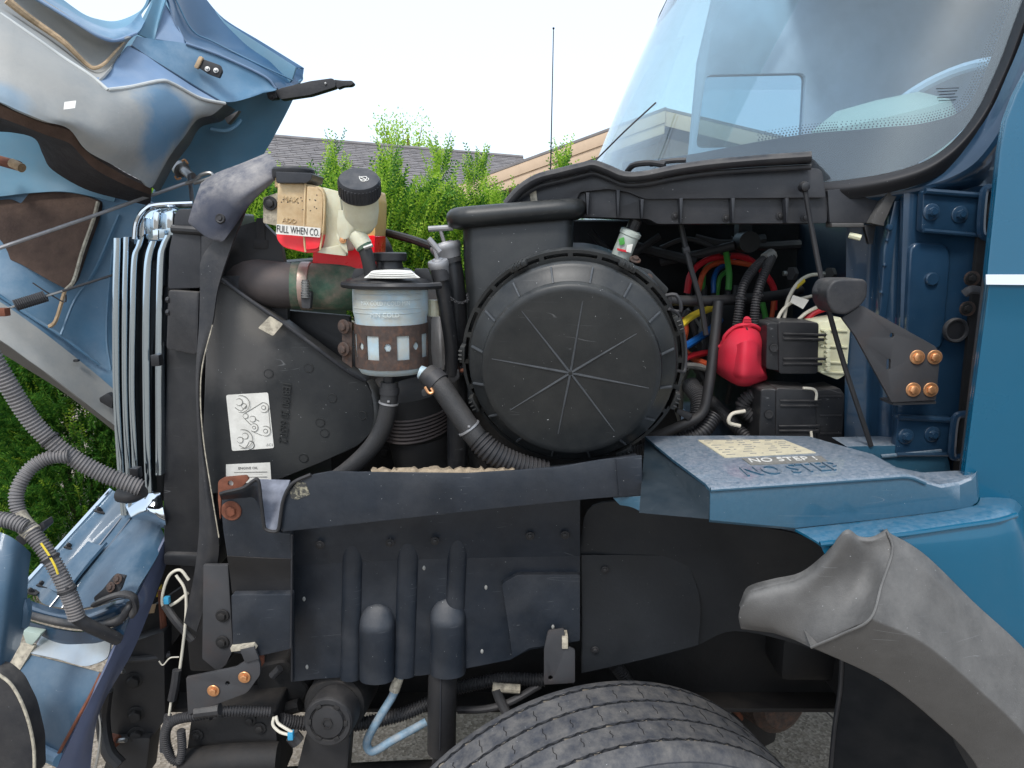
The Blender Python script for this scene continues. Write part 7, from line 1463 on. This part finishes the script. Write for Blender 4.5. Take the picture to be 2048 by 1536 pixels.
part('wire', tube([P(352, 1150, 1.52), P(370, 1180, 1.515), P(372, 1230, 1.51), P(366, 1290, 1.505), P(360, 1336, 1.5)], .0032, 8, 7), m['wwhite'], t)
part('wire', tube([P(318, 1322, 1.5), P(326, 1330, 1.5), P(340, 1316, 1.5), P(358, 1314, 1.5)], .0016, 6, 5), m['wwhite'], t)
part('plug', box(P(334, 1200, 1.52), (.012, .012, .016), None, .002), m['teal'], t)
part('sleeve', tube([P(330, 1210, 1.53), P(350, 1240, 1.52), P(385, 1280, 1.52)], .009, 8, 4), m['rubber'], t)
part('sleeve', tube([P(354, 1340, 1.49), P(350, 1370, 1.485), P(344, 1400, 1.48)], .010, 8, 4), m['loom'], t)
part('wire', tube([P(342, 1404, 1.48), P(338, 1432, 1.475)], .003, 8, 2), m['wwhite'], t)
part('conduit', tube([P(336, 1430, 1.475), P(332, 1470, 1.47), P(342, 1510, 1.46)], .0085, 10, 8, corr=(.005, .002)), m['loom'], t)
# pipes
t = thing('blue_air_pipe', 'bent weathered light blue air pipe below the shield', 'pipe', P(760, 1505, 1.5))
part('pipe', tube([P(800, 1352, 1.53), P(786, 1390, 1.525), P(762, 1430, 1.52), P(738, 1472, 1.515), P(734, 1492, 1.515), P(748, 1502, 1.515), P(790, 1478, 1.53), P(852, 1444, 1.56)], .0098, 12, 7), m['bluepipe'], t)
part('ferrule', tube([P(798, 1354, 1.53), P(788, 1382, 1.525)], .012, 10, 2), m['tape'], t)
t = thing('shock_absorber', 'black cylindrical shock absorber below the shield', 'shock absorber', P(884, 1510, 1.5))
part('barrel', tube([P(886, 1330, 1.52), P(884, 1420, 1.52), P(883, 1500, 1.52)], .0335, 24, 5), m['black'], t)
part('seam', tube([P(882, 1340, 1.486), P(880, 1500, 1.486)], .002, 6, 3), m['plastic2'], t)
part('lower_eye', lathe([(.02, -.03), (.02, .03), (0, .03)], P(883, 1512, 1.52), (0, -1, 0), 16), m['dark'], t)
t = thing('brake_hose_assembly', 'grimy brake hoses and elbows above the tyre', 'brake hoses', P(1000, 1420, 1.6))
part('hose', tube([P(915, 1376, 1.62), P(960, 1366, 1.62), P(1010, 1358, 1.62), P(1090, 1360, 1.62)], .016, 12, 7, corr=(.007, .0025)), m['loom'], t)
part('steel_pipe', tube([P(915, 1420, 1.6), P(970, 1418, 1.6), P(1020, 1404, 1.6), P(1080, 1370, 1.62)], .009, 10, 6), m['bracket'], t)
part('elbow', tube([P(985, 1374, 1.6), P(1010, 1376, 1.6), P(1040, 1378, 1.6)], .0115, 10, 4), m['tape'], t)
part('elbow_leg', tube([P(992, 1378, 1.595), P(1000, 1400, 1.59), P(1012, 1424, 1.58)], .012, 10, 4), m['bracket'], t)
part('corrugated_stub', tube([P(1230, 1330, 1.7), P(1250, 1356, 1.7), P(1264, 1384, 1.7)], .018, 12, 6, corr=(.007, .0025)), m['loom'], t)
t = thing('brake_chamber', 'round rust brown brake chamber behind the tyre', 'brake chamber', P(1520, 1420, 2.0))
part('can', lathe([(.0, .11), (.07, .11), (.095, .09), (.10, .02), (.108, .015), (.108, -.005), (.10, -.01), (.09, -.08), (.06, -.10), (0, -.10)], P(1520, 1374, 2.0), (.35, -1, .1), 32), m['rustdark'], t)
part('clamp_band', lathe([(.106, -.008), (.113, -.006), (.113, .018), (.106, .02)], P(1520, 1374, 2.0), (.35, -1, .1), 32), m['rust'], t)
part('push_rod', tube([P(1420, 1340, 2.0), P(1460, 1350, 2.0)], .02, 10, 2), m['dark'], t)
part('knuckle', plate(rnd([(1420, 1300), (1480, 1280), (1560, 1290), (1580, 1330), (1500, 1340), (1440, 1420), (1400, 1400)], 10), 2.06, .1, .012), m['dark'], t)
part('arm', plate(rnd([(1480, 1400), (1540, 1400), (1556, 1440), (1552, 1484), (1528, 1496), (1470, 1470)], 8), 1.95, .06, .008), m['dark'], t)
part('stay', tube([P(1575, 1350, 2.0), P(1620, 1366, 2.05), P(1690, 1390, 2.1)], .022, 10, 3), m['black'], t)
for a in ([(1600, 1320), (1612, 1360)], [(1634, 1326), (1668, 1380)], [(1650, 1322), (1690, 1350)]): part('strut', tube([P(a[0][0], a[0][1], 2.05), P(a[1][0], a[1][1], 2.05)], .012, 8, 2), m['black'], t)
part('cable', tube([P(1590, 1366, 2.1), P(1630, 1402, 2.1), P(1672, 1442, 2.1)], .003, 6, 3), m['black'], t)
part('cross_beam', box((.75, 2.35, .98), (.16, 1.4, .12), None, .02), m['dark'], t)
part('axle_beam', box((.40, 2.3, .55), (.14, 1.6, .12), None, .02), m['dark'], t)
part('upper_web', plate([(1400, 1150), (1720, 1180), (1720, 1316), (1560, 1322), (1400, 1300)], 2.1, .03, .003), m['dark'], t)
# cable ties, hose clamps and fixings that hold the loose lines
def ties(par, pts, r, mat, name='cable_tie'):
    for a_, b_, Y in pts:
        part(name, lathe([(r, -.0022), (r + .0016, -.0018), (r + .0016, .0018), (r, .0022)], P(*a_, Y), P(*b_, Y) - P(*a_, Y), 18), mat, par)
        part(name + '_head', box(P(a_[0], a_[1] - 3, Y - r - .002), (.005, .004, .004), None, .0006), mat, par)
ob = bpy.data.objects
ties(ob['wiring_loom'], [((1482, 596), (1486, 576), 1.605), ((1516, 590), (1520, 570), 1.595)], .0105, m['loom'])
ties(ob['lower_wiring_harness'], [((420, 1427), (450, 1422), 1.43), ((700, 1450), (740, 1446), 1.56)], .0125, m['loom'])
ties(ob['branched_conduit'], [((100, 1116), (112, 1138), 1.363), ((134, 1180), (142, 1200), 1.36)], .0168, m['loom'])
ties(ob['grey_corrugated_conduit'], [((100, 880), (120, 898), 1.45)], .0188, m['loom'])
ties(ob['reservoir_suction_hose'], [((938, 856), (950, 872), 1.432)], .0232, m['alu'], 'hose_band')
ties(ob['reservoir_return_hose'], [((777, 806), (775, 820), 1.491)], .019, m['alu'], 'hose_band')
for u, v in ((1350, 432), (1452, 436), (1560, 432), (1610, 436)): bolt(ob['cowl_tray'], u, v, 1.468 + CW(u) - .001, BBLK, .5)
for u, v in ((640, 1090), (780, 1086), (870, 1082), (1060, 1072), (1130, 1070)): bolt(ob['ribbed_splash_shield'], u, v, SH - .024, BBLK, .6)
for u, v in ((1210, 1140), (1300, 1132), (1190, 1300), (1350, 1280)): bolt(ob['blue_fender'], u, v, 1.507, BBLK, .55)
# ================================================================ tyre and wheel, steered outwards
TH = R(16.6); wax = V((math.sin(TH), -math.cos(TH), 0)); WC = V((.192, 1.317, .533)); WBs = basis(wax, (0, 0, 1)); RT, HW = .535, .135
prof = [(.30, -.115), (.38, -.140), (.47, -.142), (.511, -.132), (.525, -.120), (.530, -.112)]
gro = [-.092, -.032, .032, .094]
h = -.108
for g in gro:
    prof += [(RT - .0008 - .03 * abs(g) ** 1.5, g - .0042), (RT - .011, g - .0028), (RT - .011, g + .0028), (RT - .0008 - .03 * abs(g) ** 1.5, g + .0042)]
prof += [(.530, .112), (.525, .120), (.513, .131), (.509, .1305), (.505, .134), (.47, .142), (.38, .140), (.30, .115)]
ty = part('front_wheel', lathe(prof, WC, wax, 144), m['tyre'], chassis, ang=40, label='steered front tyre with worn ribbed tread')
# sipes: zigzag cuts and kerfs raised block edges along the ribs
rgs = random.Random(9); bs = bmesh.new(); SIP = M('sipe_dark', S(20, 21, 23), .9, var=.1)
def onT(a, h, r): return WC + WBs @ V((r * math.cos(a), r * math.sin(a), h))
for k in range(220):
    a = 2 * math.pi * k / 220; da = 2 * math.pi / 220
    for gi, g in enumerate(gro):               # zigzag groove walls
        z_ = .0035 if k % 2 else -.0035
        tube([onT(a, g + z_, RT - .0010), onT(a + da, g - z_, RT - .0012)], .0012, 4, 1, smooth=False, bm=bs)
    if k % 4 == 0:
        for g in (-.058, 0., .058):
            o = rgs.uniform(-.008, .008); w_ = rgs.uniform(.5, 1)
            tube([onT(a + o, g - .018 * w_, RT - .0003), onT(a + o + .006, g - .004, RT - .0001), onT(a + o, g + .004, RT - .0001), onT(a + o + .006, g + .018 * w_, RT - .0003)], .0007, 4, 1, smooth=False, bm=bs)
part('tread_sipes', bs, SIP, ty, kind='stuff')
bt = bmesh.new()
for k in range(60):
    a = 2 * math.pi * (k + rgs.uniform(-.3, .3)) / 60
    for g in gro: box(onT(a, g, RT - .0065), (.007, .014, .0065), WBs @ Matrix.Rotation(a, 3, 'Z'), .001, 1, bm=bt)
part('groove_stones', bt, M('caked_dirt', S(122, 114, 102), .95, var=.3, scale=60), ty, kind='stuff')
part('rim', lathe([(.0, .02), (.09, .03), (.11, .05), (.20, .06), (.24, .03), (.27, .09), (.305, .105), (.305, -.105), (.27, -.09), (0, -.05)], WC, wax, 48), m['steel'], ty)
for k in range(10): inst('lug_nut', BIG, ty, place(WC + WBs @ V((.14 * math.cos(k * .6283), .14 * math.sin(k * .6283), .055)), wax, 1))
